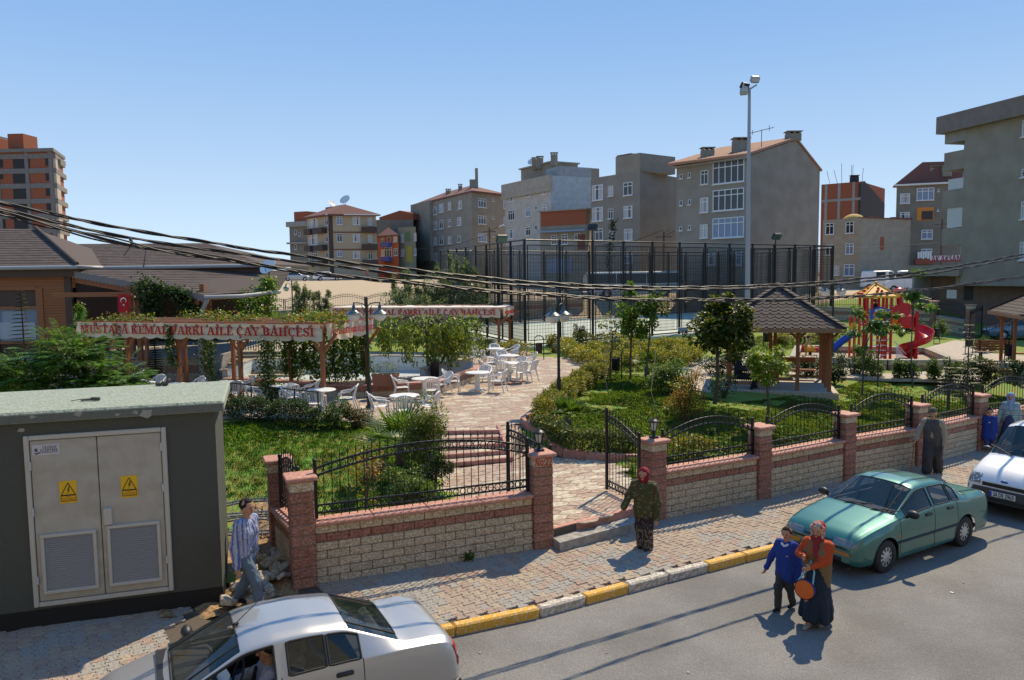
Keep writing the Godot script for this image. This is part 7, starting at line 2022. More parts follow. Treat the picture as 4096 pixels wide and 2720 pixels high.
	shrub("orange_shrub","sparse orange-yellow shrub on the right-hand lawn",Vector3(5.35,0.85,-23.81),Vector3(0.75,0.7,0.6),1500,0.085,GO,"",26)
	shrub("shrub","thin rusty shrub on the path edge behind the orange shrub",Vector3(6.67,1,-28.3),Vector3(0.5,0.55,0.5),420,0.08,GO,"",16)
	shrub("shrub","rounded mid-green bush behind the orange-yellow shrub",Vector3(5.62,1,-27.86),Vector3(0.85,0.55,0.7),2600,0.09,G1,"",12)
	shrub("shrub","big light green bush right of the knot of hedges",Vector3(6.65,1,-31.64),Vector3(0.75,0.55,0.6),1800,0.1,GB,"",10)
	shrub("shrub","sparse dark shrub left of the gazebo floor",Vector3(7.4,1,-27.01),Vector3(0.6,0.5,0.5),600,0.08,GD,"",12)
	fan_palm("fan palm with broad green leaves behind the long railing",Vector3(-2.77,0.8,-18.83),16,1.25,0.35)
	fan_palm("small fan palm at the foot of the lamp in the hedge",Vector3(1.57,0.9,-22.24),11,0.75,0.25)
	fan_palm("tiny yellow-green palm by the rounded bush",Vector3(5.79,1,-33.12),9,0.8,0.3)
	# young trees on the right lawn
	tree("young_tree","young broad-leaved tree with bright green crown left of the gazebo",Vector3(4.8,1,-31.55),3.4,0.05,Vector3(0.2,0,0),[[Vector3(0.2,2.7,0),Vector3(0.75,0.95,0.7),16,1500],[Vector3(0.05,3.7,0),Vector3(0.3,0.6,0.3),5,220]],0.16,GB,0.2,0.7,"young trees on the lawn")
	tree("young_tree","thin sapling left of the bright young tree",Vector3(3.97,1,-31.11),2.2,0.03,Vector3(0.05,0,0),[[Vector3(0.05,1.9,0),Vector3(0.6,0.7,0.5),10,320]],0.13,[Color(0.2,0.24,0.05),Color(0.13,0.18,0.03),Color(0.27,0.25,0.07)],0.1,0.6,"young trees on the lawn")
	tree("young_tree","slim dark-stemmed tree right behind the bright young tree",Vector3(5.38,1,-30.98),3.2,0.045,Vector3(0.15,0,0.1),[[Vector3(0.25,2.9,0),Vector3(0.5,0.85,0.5),10,650]],0.15,G1,0.1,0.7,"young trees on the lawn")
	tree("round_tree","round-leaved dark green tree close to the gazebo roof",Vector3(6.77,0.93,-25.65),2.4,0.075,Vector3(0.05,0,0),[[Vector3(0.08,2.55,0),Vector3(0.95,1.05,0.95),34,4200],[Vector3(0.3,3.2,0),Vector3(0.7,0.45,0.6),9,600]],0.13,[Color(0.05,0.085,0.012),Color(0.1,0.12,0.015),Color(0.17,0.16,0.02),Color(0.035,0.06,0.01)],0.1,0.95,"young trees on the lawn")
	tree("young_tree","small lime-green tree in front of the gazebo",Vector3(7.74,0.82,-23.37),1.5,0.045,Vector3(0.02,0,0),[[Vector3(0.1,1.65,0),Vector3(0.62,0.55,0.55),16,1300]],0.13,[Color(0.2,0.3,0.03),Color(0.14,0.24,0.02),Color(0.3,0.36,0.05)],0.15,0.6,"young trees on the lawn")
	var cat := [Color(0.08,0.17,0.03),Color(0.12,0.22,0.04),Color(0.16,0.26,0.06)]
	tree("umbrella_tree","thin tree with drooping leaf clumps left in front of the play tower",Vector3(12.06,1,-26.62),2.6,0.035,Vector3(0.2,0,0),[[Vector3(-0.15,2.9,0),Vector3(0.28,0.18,0.3),3,110],[Vector3(0.1,2.2,0),Vector3(0.6,0.3,0.5),7,300],[Vector3(0.45,2.45,0),Vector3(0.3,0.2,0.3),3,130],[Vector3(0.0,1.7,0),Vector3(0.35,0.2,0.3),3,110]],0.17,cat,0.5,0.5,"young trees on the lawn")
	tree("umbrella_tree","second thin drooping tree, before the spiral slide's ladder",Vector3(13.53,1,-28.56),2.9,0.035,Vector3(0.15,0,0),[[Vector3(0.3,2.7,0),Vector3(0.4,0.22,0.4),4,190],[Vector3(0.5,2.1,0),Vector3(0.35,0.2,0.3),4,150]],0.17,cat,0.5,0.5,"young trees on the lawn")
	tree("umbrella_tree","thin tree with a leafy umbrella top right before the spiral slide",Vector3(14.64,1,-28.13),3.6,0.03,Vector3(-0.2,0,0),[[Vector3(-0.3,3.45,0),Vector3(0.55,0.25,0.45),6,300],[Vector3(0.35,2.95,0),Vector3(0.4,0.18,0.35),4,170],[Vector3(0.0,4.2,0),Vector3(0.25,0.15,0.2),3,60]],0.19,cat,0.5,0.5,"young trees on the lawn")
	# thin conifers by the fourth and fifth railing
	for q: Array in [[Vector3(13.58,0.95,-23.94),1.5,0.45,"sparse young cedar behind the fourth railing",900],[Vector3(14.48,0.98,-24.5),2.9,0.4,"tall bare-looking young araucaria behind the fifth railing",500]]:
		var o := plant("conifer",q[3],"tree",q[0],"thin conifers behind the railings")
		trunk(o,[Vector3.ZERO,Vector3(0,q[1],0)],0.035,0.01,[])
		var lv := Leaf.new(plant_n)
		for i in 9:
			var y: float = q[1]*(0.25 + 0.72*i/9.0);var R: float = q[2]*(1.15 - 0.9*i/9.0)
			for k in 6:
				var a := TAU*k/6 + i
				lv.frond(Vector3(0,y,0),Vector3(cos(a),0.15,sin(a)).normalized(),R,9,0.1,[Color(0.05,0.08,0.04),Color(0.1,0.11,0.05)],0.15)
		lv.add(o,"crown")
	# shrubs round the gazebo and along the play path
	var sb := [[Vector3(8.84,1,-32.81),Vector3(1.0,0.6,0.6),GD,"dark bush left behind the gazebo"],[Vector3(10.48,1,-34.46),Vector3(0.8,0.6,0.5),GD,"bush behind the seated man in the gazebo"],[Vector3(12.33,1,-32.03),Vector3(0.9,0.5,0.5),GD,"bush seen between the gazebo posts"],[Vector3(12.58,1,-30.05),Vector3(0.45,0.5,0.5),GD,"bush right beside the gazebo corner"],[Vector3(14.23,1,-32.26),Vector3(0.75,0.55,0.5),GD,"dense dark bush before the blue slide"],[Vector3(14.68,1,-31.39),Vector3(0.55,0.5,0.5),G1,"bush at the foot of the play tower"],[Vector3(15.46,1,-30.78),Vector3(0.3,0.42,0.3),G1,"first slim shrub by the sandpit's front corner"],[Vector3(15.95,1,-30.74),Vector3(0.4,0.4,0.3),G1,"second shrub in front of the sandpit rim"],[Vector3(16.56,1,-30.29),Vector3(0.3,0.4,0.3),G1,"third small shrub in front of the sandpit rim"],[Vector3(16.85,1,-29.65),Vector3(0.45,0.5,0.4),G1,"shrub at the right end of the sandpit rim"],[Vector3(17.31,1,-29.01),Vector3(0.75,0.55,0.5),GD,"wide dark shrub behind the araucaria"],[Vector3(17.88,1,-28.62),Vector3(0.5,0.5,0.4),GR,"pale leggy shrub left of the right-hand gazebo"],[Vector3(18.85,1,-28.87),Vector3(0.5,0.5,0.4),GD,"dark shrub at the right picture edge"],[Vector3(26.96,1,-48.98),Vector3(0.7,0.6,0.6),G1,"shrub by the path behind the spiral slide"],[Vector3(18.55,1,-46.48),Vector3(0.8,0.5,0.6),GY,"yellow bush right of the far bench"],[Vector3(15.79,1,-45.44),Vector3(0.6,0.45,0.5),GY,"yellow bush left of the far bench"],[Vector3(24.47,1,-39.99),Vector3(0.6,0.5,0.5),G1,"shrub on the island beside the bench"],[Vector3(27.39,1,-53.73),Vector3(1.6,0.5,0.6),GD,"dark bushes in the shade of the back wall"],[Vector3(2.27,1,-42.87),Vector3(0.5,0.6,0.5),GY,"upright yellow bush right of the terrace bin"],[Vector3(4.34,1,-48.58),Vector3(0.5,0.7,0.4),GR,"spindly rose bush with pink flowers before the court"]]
	for q: Array in sb: shrub("shrub",q[3],q[0],q[1],int(1100*q[1].x + 500),0.1,q[2],"",9)
	# olive trees beyond the terrace
	var og := "grey-green olive trees behind the far pergola"
	var ot := [[Vector3(-7.33,1,-55.61),4.4,1.7,"olive tree at the left of the clump behind the far pergola"],[Vector3(-4.49,1,-55.15),5.5,1.9,"tall wispy olive tree in the middle of the clump"],[Vector3(-2.48,1,-53.69),4.8,1.3,"olive tree next to the court cage corner"],[Vector3(-5.86,1,-53.49),3.7,1.5,"low olive tree between the taller two"],[Vector3(-15.48,1,-56.94),3.7,0.7,"wispy thin olive tree beside the far left lamp"],[Vector3(-13.82,1,-56.67),3.2,0.8,"small wispy olive tree left of the yellow shrub"]]
	for q: Array in ot:
		var h: float = q[1];var R: float = q[2]
		var cr := [[Vector3(0,h*0.5,0),Vector3(R,h*0.32,R),30,int(3600*R)]]
		for k in 6: cr.push_back([Vector3(rf(-R,R)*0.8,h*rf(0.75,0.98),rf(-0.6,0.6)),Vector3(0.15,h*0.13,0.15),5,220])
		tree("olive_tree",q[3],q[0],h*0.5,0.09,Vector3(0.1,0,0),cr,0.2,GS,-0.3,0.3,og)
	shrub("shrub","bright yellow-green shrub left behind the far pergola",Vector3(-12.28,1,-56.42),Vector3(1.0,1.3,0.8),1500,0.17,GY,"",12)
	shrub("shrub","shrub at the end of the row by the back railing",Vector3(4.39,1.2,-71.19),Vector3(0.8,0.8,0.6),700,0.16,GB,"",8)
	# feathery tree and conifers at the left,behind the kiosk
	var fo := plant("feathery_tree","big feathery-leaved tree at the left edge behind the kiosk roof","tree",Vector3(-12.4,0.95,-20.6))
	trunk(fo,[Vector3(0.7,-0.2,0),Vector3(0.85,0.9,0),Vector3(1.1,1.7,0),Vector3(0.7,2.6,0)],0.08,0.04,[[Vector3(1.0,1.5,0),Vector3(2.2,2.2,0.2)],[Vector3(1.0,1.5,0),Vector3(0.2,2.6,0)],[Vector3(0.9,1.2,0),Vector3(-0.6,2.2,0.2)]])
	var lv := Leaf.new(61)
	for i in 560:
		var d := lv.dir();d.y = absf(d.y)*0.6 - 0.15;d = d.normalized()
		var k: int = i % 3
		var c: Vector3 = [Vector3(0.6,2.3,0),Vector3(-0.5,1.7,0.2),Vector3(1.7,1.6,0)][k]
		var R: float = [1.15,0.95,0.95][k]
		lv.frond(c + d*R*lv.r.randf_range(0.15,0.9),(d + Vector3(0,0.2,0)).normalized(),0.62,11,0.19,[Color(0.09,0.2,0.03),Color(0.14,0.27,0.04),Color(0.06,0.13,0.02),Color(0.18,0.3,0.06)],0.35)
	for q: Vector3 in [Vector3(0.6,2.2,0),Vector3(-0.7,1.7,0.2),Vector3(1.7,1.5,0),Vector3(0.4,1.2,0.3)]: lv.clumps(q,Vector3(0.95,0.7,0.8),16,1500,0.13,G1,0.4,0.4,0.4)
	lv.add(fo,"crown")
	for q: Array in [[Vector3(-13.53,1,-24.49),1.7,0.85,"yellowish conifer bush below the feathery tree"],[Vector3(-13.64,1,-29.51),2.4,0.55,"small dark spruce before the near pergola tables"],[Vector3(-19.28,1,-30.56),4.2,1.0,"spruce rising behind the feathery tree by the window"],[Vector3(-14.88,1,-22.82),1.9,0.9,"rusty-tipped bush at the lower left edge behind the kiosk"]]:
		var o := plant("spruce",q[3],"tree",q[0],"conifers behind the kiosk")
		trunk(o,[Vector3.ZERO,Vector3(0,q[1],0)],0.05,0.01,[])
		lv = Leaf.new(plant_n)
		for i in 24:
			var y: float = q[1]*(0.08 + 0.9*i/24.0);var R: float = q[2]*(1.08 - i/24.0)
			for k in 10:
				var a := TAU*k/10 + i*1.7
				lv.frond(Vector3(0,y,0),Vector3(cos(a),0.25,sin(a)).normalized(),R,11,0.12,[Color(0.05,0.09,0.03),Color(0.09,0.12,0.04),Color(0.13,0.14,0.05)] if q[1] < 2.0 or q[1] > 3 else [Color(0.03,0.06,0.03),Color(0.05,0.08,0.04)],0.3)
		lv.add(o,"crown")
	shrub("shrub","light green bush at the left edge below the tea house window",Vector3(-18.09,1,-27.35),Vector3(1.0,0.9,0.7),1600,0.12,G1,"",12)
	# weeping mulberry over the pool
	var mo := plant("weeping_tree","weeping tree trailing long leafy strands over the pool","tree",Vector3(-3.46,1.05,-31.72))
	trunk(mo,[Vector3(0.02,0,0),Vector3(-0.03,1.2,0),Vector3(-0.05,2.1,0)],0.075,0.05,[])
	var mb := B.new()
	lv = Leaf.new(63)
	for i in 118:
		var a := rf(0,TAU);var R := sqrt(rf(0.1,1.0))*2.3
		var tip := Vector3(cos(a)*R,2.25 + rf(-0.1,0.2),sin(a)*R*0.8)
		if i % 3 == 0: mb.tube([Vector3(-0.05,2.1,0),tip*Vector3(0.5,1.0,0.5) + Vector3(0,0.25,0),tip],0.03,0.012,5)
		var L := rf(0.5,1.7) if tip.x > -1.0 else rf(0.3,1.2)
		for k in int(L*46):
			var u := lv.r.randf()
			lv.one(tip + Vector3(lv.r.randfn(0,0.1),-L*u,lv.r.randfn(0,0.1)),lv.dir(),0.16,lv.pick([Color(0.12,0.17,0.02),Color(0.17,0.21,0.03),Color(0.08,0.12,0.015),Color(0.22,0.24,0.04)]),1.4,0.5)
	for i in 500:
		var a := rf(0,TAU);var R := sqrt(rf(0,1.0))*2.2
		lv.one(Vector3(cos(a)*R,2.35 + rf(-0.15,0.25),sin(a)*R*0.8),Vector3.UP,0.15,lv.pick(GB),0.3,0.6)
	put(mo,"branches",mb,M.bark);lv.add(mo,"crown")
	# creeper over the near pergola
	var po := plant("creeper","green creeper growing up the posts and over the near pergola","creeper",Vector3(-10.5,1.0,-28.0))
	var pf := Vector2(-0.945,-0.328);var pq := Vector2(0.328,-0.945);var A := Vector2(-6.1,-25.1)
	var at := func(s: float,d: float,y: float) -> Vector3: return Vector3(A.x + pf.x*s + pq.x*d,y,A.y + pf.y*s + pq.y*d)
	for q: Array in [[0.6,0.5,450],[2.2,2.4,600],[4.5,1.2,480],[6.8,2.6,450],[8.3,0.3,450],[1.5,2.9,500]]:
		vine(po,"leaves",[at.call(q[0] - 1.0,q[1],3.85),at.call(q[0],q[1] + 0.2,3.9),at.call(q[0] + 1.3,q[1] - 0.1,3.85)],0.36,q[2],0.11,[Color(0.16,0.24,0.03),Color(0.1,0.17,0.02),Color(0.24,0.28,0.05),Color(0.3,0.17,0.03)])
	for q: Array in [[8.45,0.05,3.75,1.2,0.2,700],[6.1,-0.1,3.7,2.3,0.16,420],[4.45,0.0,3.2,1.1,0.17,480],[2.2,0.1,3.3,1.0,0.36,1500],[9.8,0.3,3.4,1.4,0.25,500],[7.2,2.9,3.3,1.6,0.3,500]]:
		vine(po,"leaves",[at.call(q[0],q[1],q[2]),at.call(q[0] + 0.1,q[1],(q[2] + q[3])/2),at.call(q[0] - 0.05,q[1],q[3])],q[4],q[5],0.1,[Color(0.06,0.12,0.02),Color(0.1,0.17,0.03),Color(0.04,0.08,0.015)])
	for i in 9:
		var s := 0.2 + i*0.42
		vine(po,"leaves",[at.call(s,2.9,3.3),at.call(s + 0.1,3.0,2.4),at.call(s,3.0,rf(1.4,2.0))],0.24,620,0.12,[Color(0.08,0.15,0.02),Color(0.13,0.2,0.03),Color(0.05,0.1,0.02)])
	# creepers on the tea house
	var co := plant("creeper","yellow-green creeper climbing the right end of the tea house veranda","creeper",Vector3(-11.0,1.0,-34.0))
	vine(co,"leaves",[Vector3(-11.18,3.14,-33),Vector3(-10.96,3.87,-33),Vector3(-11.22,4.43,-33),Vector3(-10.83,4.41,-33.5)],0.6,1500,0.13,GB)
	vine(co,"leaves",[Vector3(-10.49,3.47,-33.5),Vector3(-10.42,4.4,-33.5),Vector3(-10.73,5.24,-34),Vector3(-10.44,4.95,-34)],0.35,900,0.13,GB)
	vine(co,"leaves",[Vector3(-11.64,3.16,-31.5),Vector3(-11.1,3.39,-32),Vector3(-9.67,3.46,-32)],0.5,1200,0.12,GB)
	vine(co,"leaves",[Vector3(-9.16,3.48,-31.5),Vector3(-8.1,3.52,-31.5),Vector3(-6.87,3.51,-31.5)],0.5,1000,0.12,GY)
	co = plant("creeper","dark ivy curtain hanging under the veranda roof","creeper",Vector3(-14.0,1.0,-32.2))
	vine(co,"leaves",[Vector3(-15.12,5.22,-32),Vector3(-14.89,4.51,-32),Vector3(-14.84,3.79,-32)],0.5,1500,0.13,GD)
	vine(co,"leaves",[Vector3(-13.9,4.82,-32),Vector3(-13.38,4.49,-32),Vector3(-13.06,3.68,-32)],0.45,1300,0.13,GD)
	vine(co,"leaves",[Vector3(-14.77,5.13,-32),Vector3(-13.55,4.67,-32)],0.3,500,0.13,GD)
	co = plant("creeper","slim light-green vine on a wire left of the veranda","creeper",Vector3(-16,1.0,-28))
	vine(co,"leaves",[Vector3(-16.16,3.62,-29),Vector3(-16.1,4.05,-29),Vector3(-16.13,4.43,-29)],0.14,420,0.1,GB)
	# weeds on the pavement foot and vine on the raised-parapet block
	var wn := 0
	for q: Array in [[Vector3(-0.88,0.12,-13.85),"weed tuft at the foot of the wall left of the gate"],[Vector3(3.54,0.12,-16.45),"weed tuft by the wall behind the woman in the red scarf"],[Vector3(5.79,0.62,-22.39),"leafy weed inside the first railing"],[Vector3(9.2,0.12,-19.58),"weed tuft growing from the wall behind the green car"],[Vector3(7.03,0.12,-18.53),"small weed at the wall foot above the green car"]]:
		shrub("weed",q[1],q[0],Vector3(0.13,0.08,0.1),130,0.06,G1,"weeds at the wall foot",4)
	var vo := plant("creeper","dark creeper climbing the raised-parapet block","creeper",Vector3(13,5,-101))
	vine(vo,"leaves",[Vector3(12.39,4.75,-97),Vector3(12.18,7.71,-97),Vector3(12.51,9.84,-97),Vector3(12.67,11.97,-97)],0.45,420,0.3,GD)
	for q: Array in [[Vector3(8.01,1,-48.04),Vector3(4.42,0.83,-23.06),"thin dark support stake leaning across the lawn by the manhole slab"],[Vector3(5.8,1,-45.47),Vector3(3.45,0.9,-27.18),"thin stake beside the sapling left of the bright young tree"]]:
		var so := thing("tree_stake",q[2],"stake",q[1])
		var sbm := B.new();sbm.tube([Vector3(0,-0.1,0),Vector3(-0.2 if q[0].x > 5 else 0.1,0.9,-0.4),(q[0] - q[1])*Vector3(0.12,0,0.12) + Vector3(0,1.9,0)],0.018,0.012,5);put(so,"stick",sbm,M.bark)
# ---------------------------------------------------------------- vehicles
# a car is lofted along x (front = +x) from stations [x,yc,yr,wr,yb,wb,ym,wm,ys,ws]
func car_at(S: Array,x: float) -> PackedFloat32Array:
	var k := 0
	while k < S.size() - 2 and x > S[k + 1][0]: k += 1
	var t := clampf((x - S[k][0])/(S[k + 1][0] - S[k][0]),0,1)
	var r := PackedFloat32Array()
	for i in 10: r.push_back(lerpf(S[k][i],S[k + 1][i],t))
	return r
func car_half(c: PackedFloat32Array,wheels: Array,Ra: float,yw: float) -> PackedVector3Array:
	var x := c[0];var ys := c[8];var ws := c[9];var ar := false
	for w: float in wheels:
		if absf(x - w) < Ra: ys = maxf(ys,yw + sqrt(Ra*Ra - (x - w)*(x - w)));ar = true
	if ar: ws = c[7] - 0.005
	var P := PackedVector3Array([Vector3(x,ys,ws),Vector3(x,maxf(ys + 0.03,c[8] + 0.06),minf(ws + 0.03,c[7])),Vector3(x,maxf(ys + 0.05,lerpf(c[8],c[6],0.5)),c[7] - 0.012),Vector3(x,maxf(ys + 0.08,c[6]),c[7]),Vector3(x,maxf(ys + 0.11,lerpf(c[6],c[4],0.62)),lerpf(c[7],c[5],0.35)),Vector3(x,c[4],c[5])])
	for t: float in [0.1,0.88,1.0]: P.push_back(Vector3(x,lerpf(c[4],c[2],t),lerpf(c[5],c[3],t) + 0.012*sin(t*PI)))
	P.push_back(Vector3(x,lerpf(c[2],c[1],0.55),c[3]*0.78));P.push_back(Vector3(x,lerpf(c[2],c[1],0.88),c[3]*0.42));P.push_back(Vector3(x,c[1],0))
	return P
func smooth_car(S: Array) -> void:   # round the creases between the drawn stations
	var R := []
	var n := int((S[-1][0] - S[0][0])/0.04)
	for i in n + 1: R.push_back(Array(car_at(S,lerpf(S[0][0],S[-1][0],i/float(n)))))
	for k in 3:
		var Q := R.duplicate(true)
		for i in range(1,n):
			for j in range(1,10): Q[i][j] = R[i][j]*0.5 + (R[i - 1][j] + R[i + 1][j])*0.25
		R = Q
	S.clear();S.append_array(R)
func in_any(x: float,r: Array) -> bool:
	for q: Array in r:
		if x > q[0] and x < q[1]: return true
	return false
func car(nm: String,label: String,cat: String,at: Vector3,yaw: float,S: Array,D: Dictionary,paint: Material) -> Node3D:
	var o := thing(nm,label,cat,at,yaw,D.get("group",""))
	smooth_car(S)
	var xs := []
	var x0: float = S[0][0];var x1: float = S[-1][0]
	var n := int((x1 - x0)/D.get("step",0.045))
	for i in n + 1: xs.push_back(lerpf(x0,x1,float(i)/n))
	for q: Array in D.side + [D.ws,D.rw]: xs.append_array([q[0],q[1]])
	xs.sort()
	var X := [xs[0]]
	for v: float in xs:
		if v - X[-1] > 0.006: X.push_back(v)
	var Rw: float = D.r;var Ra := Rw + 0.055
	var G := []
	for v: float in X:
		var h := car_half(car_at(S,v),D.wheels,Ra,Rw)
		var full := PackedVector3Array()
		for p in h: full.push_back(p)
		for i in range(h.size() - 2,-1,-1): full.push_back(Vector3(h[i].x,h[i].y,-h[i].z))
		G.push_back(full)
	var m := G.size();var k: int = G[0].size()
	var bb := {"body": B.new(),"side_window": B.new(),"windscreen": B.new(),"rear_window": B.new()}
	var lin := B.new()
	var nn := []
	for i in m:
		var r := PackedVector3Array()
		for j in k:
			var du: Vector3 = G[mini(i + 1,m - 1)][j] - G[maxi(i - 1,0)][j];var dv: Vector3 = G[i][mini(j + 1,k - 1)] - G[i][maxi(j - 1,0)]
			r.push_back(du.cross(dv).normalized()*-1.0 if false else dv.cross(du).normalized())
		nn.push_back(r)
	for i in m - 1:
		var xm: float = (X[i] + X[i + 1])/2
		for j in k - 1:
			var jj := mini(j,k - 2 - j)
			var w := "body"
			if jj == 6 and in_any(xm,D.side): w = "side_window"
			elif jj >= 8 and xm > D.ws[0] and xm < D.ws[1]: w = "windscreen"
			elif jj >= 8 and xm > D.rw[0] and xm < D.rw[1]: w = "rear_window"
			if w == "side_window" and D.get("open",-9.0) > D.side[0][0] and xm > D.open and j > k/2: continue   # driver's window wound down
			if w == "side_window":
				for si in D.side.size():
					if xm > D.side[si][0] and xm < D.side[si][1]: w = "side_window/%d%d" % [si,int(j > k/2)]
				if not bb.has(w): bb[w] = B.new()
			var t: B = bb[w]
			var a: Vector3 = G[i][j];var b: Vector3 = G[i][j + 1];var c: Vector3 = G[i + 1][j + 1];var d: Vector3 = G[i + 1][j]
			t.V.append_array([a,c,b,a,d,c]);t.N.append_array([nn[i][j],nn[i + 1][j + 1],nn[i][j + 1],nn[i][j],nn[i + 1][j],nn[i + 1][j + 1]])
			for q in 6: t.C.push_back(Color.WHITE)
			if w == "body" and jj >= 6 and xm > D.rw[0] - 0.1 and xm < D.ws[1]:
				var e := Vector3(0,-0.025,0);lin.q(d + e,c + e,b + e,a + e)
	bb.body.fan(G[0],true);bb.body.fan(G[m - 1],false)
	put(o,"body",bb.body,paint)
	for w: String in bb:
		if w != "body" and bb[w].V.size(): put(o,w.get_slice("/",0),bb[w],D.get("glass",M.car_glass))
	put(o,"headliner",lin,M.car_inner)
	# seals round the windows
	for s: float in [1.0,-1.0]:
		for q: Array in D.side:
			var up := [];var lo := []
			for i in 13:
				var h := car_half(car_at(S,lerpf(q[0],q[1],i/12.0)),[],0,0)
				up.push_back(h[7]*Vector3(1,1,s));lo.push_back(h[6]*Vector3(1,1,s))
			lo.reverse();up.append_array(lo);up.push_back(up[0])
			var b := B.new();b.tube(up,0.014,-1,5);put(o,"window_seal",b,M.rubber)
	for w: Array in [["windscreen",D.ws],["rear_window",D.rw]]:
		var lp := []
		for e in 2:
			var h := car_half(car_at(S,w[1][e]),[],0,0)
			var row := [h[8],h[9],h[10],h[11],h[10]*Vector3(1,1,-1),h[9]*Vector3(1,1,-1),h[8]*Vector3(1,1,-1)]
			for i in 5: row[i + 1] = row[i + 1]
			if e: row.reverse()
			lp.append_array(row.slice(1,6))
		lp.push_back(lp[0])
		var b := B.new();b.tube(lp,0.012,-1,5);put(o,w[0] + "_seal",b,M.rubber)
	# shut lines and mouldings
	for v: float in D.get("doors",[]):
		for s: float in [1.0,-1.0]:
			var h := car_half(car_at(S,v),D.wheels,Ra,Rw)
			var pts := []
			for i in range(1,7): pts.push_back(h[i]*Vector3(1,1,s))
			var b := B.new();b.tube(pts,0.0055,-1,4);put(o,"shut_line",b,M.rubber)
	if D.has("mould"):
		for s: float in [1.0,-1.0]:
			var pts := []
			for i in 15:
				var h := car_half(car_at(S,lerpf(D.mould[0],D.mould[1],i/14.0)),[],0,0)
				pts.push_back(Vector3(h[3].x,D.mould[2],(h[3].z + 0.004)*s))
			var b := B.new();b.tube(pts,0.02,-1,5);put(o,"side_moulding",b,M.trim_black)
	for v: float in D.get("handles",[]):
		for s: float in [1.0,-1.0]:
			var h := car_half(car_at(S,v),[],0,0)
			var b := B.new();b.cbox((h[4].lerp(h[5],0.35) + Vector3(0,0,0.008))*Vector3(1,1,s),Vector3(0.2,0.055,0.035),0.015);put(o,"door_handle",b,M.trim_black)
	# mirrors
	if D.has("mirror"):
		for s: float in [1.0,-1.0]:
			var h := car_half(car_at(S,D.mirror),[],0,0)
			var c := (h[5] + Vector3(0.02,0.08,0.13))*Vector3(1,1,s)
			var b := B.new();b.ball(c,Vector3(0.07,0.075,0.12),6);b.tube([h[5]*Vector3(1,1,s),c],0.03);put(o,"mirror",b,M.trim_black)
	# wheels
	for w: float in D.wheels:
		for s: float in [1.0,-1.0]:
			var wb := Node3D.new();wb.name = "wheel";o.add_child(wb,true)
			wb.position = Vector3(w,Rw,s*D.track);wb.basis = Basis(Vector3.RIGHT,s*PI/2)
			var wd := 0.09
			var b := B.new();b.lathe([Vector2(Rw*0.62,wd - 0.02),Vector2(Rw*0.66,wd),Vector2(Rw*0.93,wd - 0.01),Vector2(Rw,wd - 0.035),Vector2(Rw,-wd + 0.035),Vector2(Rw*0.9,-wd),Vector2(Rw*0.6,-wd)].map(func(p: Vector2) -> Vector2: return Vector2(p.x,-p.y)),28);put(wb,"tyre",b,M.rubber)
			b = B.new();b.lathe([Vector2(Rw*0.66,wd - 0.025),Vector2(Rw*0.6,wd - 0.015),Vector2(Rw*0.56,wd - 0.022),Vector2(Rw*0.2,wd - 0.005),Vector2(0.001,wd)],24)
			put(wb,"rim",b,M.rim_silver)
			for i in 10:
				var d := Vector3(cos(TAU*i/10),0,sin(TAU*i/10))
				b = B.new();b.cbox(d*Rw*0.42 + Vector3(0,wd - 0.012,0),Vector3(Rw*0.2,0.012,Rw*0.1),0.01,Basis(Vector3.UP,-TAU*i/10));put(wb,"rim_slot",b,M.black)
			b = B.new()   # wheel well
			var P := []
			for i in 13:
				var a := PI*i/12.0
				var q := Vector3(w + cos(a)*Ra,Rw + sin(a)*Ra,0)
				P.push_back(PackedVector3Array([q + Vector3(0,0,s*(D.track + 0.06)),q + Vector3(0,0,s*(D.track - 0.3))]))
			b.grid(P,false,s < 0);put(o,"wheel_well",b,M.black)
	var b := B.new();b.box(Vector3((x0 + x1)/2,S[S.size()/2][8] + 0.05,0),Vector3((x1 - x0)*0.9,0.06,D.track*1.7));put(o,"underbody",b,M.black)
	# cabin
	if D.get("cabin",true):
		var f: float = D.ws[1] - 0.25;var yb: float = D.belt
		b = B.new();b.cbox(Vector3(f + 0.02,yb - 0.12,0),Vector3(0.5,0.22,1.3),0.06);put(o,"dashboard",b,M.car_inner)
		for s: float in [1,-1]:
			b = B.new();b.box(Vector3((D.rw[0] + f)/2,(yb + 0.3)/2,s*(D.track - 0.02)),Vector3(f - D.rw[0],yb - 0.34,0.03));put(o,"door_card",b,M.car_inner)
			b = B.new();b.cbox(Vector3(f - 0.7,0.5,s*0.36),Vector3(0.5,0.16,0.48),0.05);b.cbox(Vector3(f - 1.0,0.8,s*0.36),Vector3(0.14,0.62,0.46),0.05,Basis(Vector3.BACK,0.25));b.cbox(Vector3(f - 1.11,1.16,s*0.36),Vector3(0.09,0.16,0.26),0.04);put(o,"front_seat",b,M.seat_cloth)
		b = B.new();b.cbox(Vector3(D.rw[1] - 0.1,0.5,0),Vector3(0.45,0.16,1.2),0.05);b.cbox(Vector3(D.rw[1] - 0.4,0.78,0),Vector3(0.14,0.55,1.2),0.05,Basis(Vector3.BACK,0.3));put(o,"rear_seat",b,M.seat_cloth)
		b = B.new();b.box(Vector3(D.rw[0] + 0.22,yb - 0.03,0),Vector3(0.5,0.03,1.15));put(o,"parcel_shelf",b,M.car_inner)
		var wm := put(o,"steering_wheel",ring_mesh(0.18,0.016),M.rubber,Vector3(f - 0.42,yb - 0.02,-0.36));wm.basis = Basis(Vector3.UP,PI/2)*Basis(Vector3.RIGHT,-0.4)
	return o
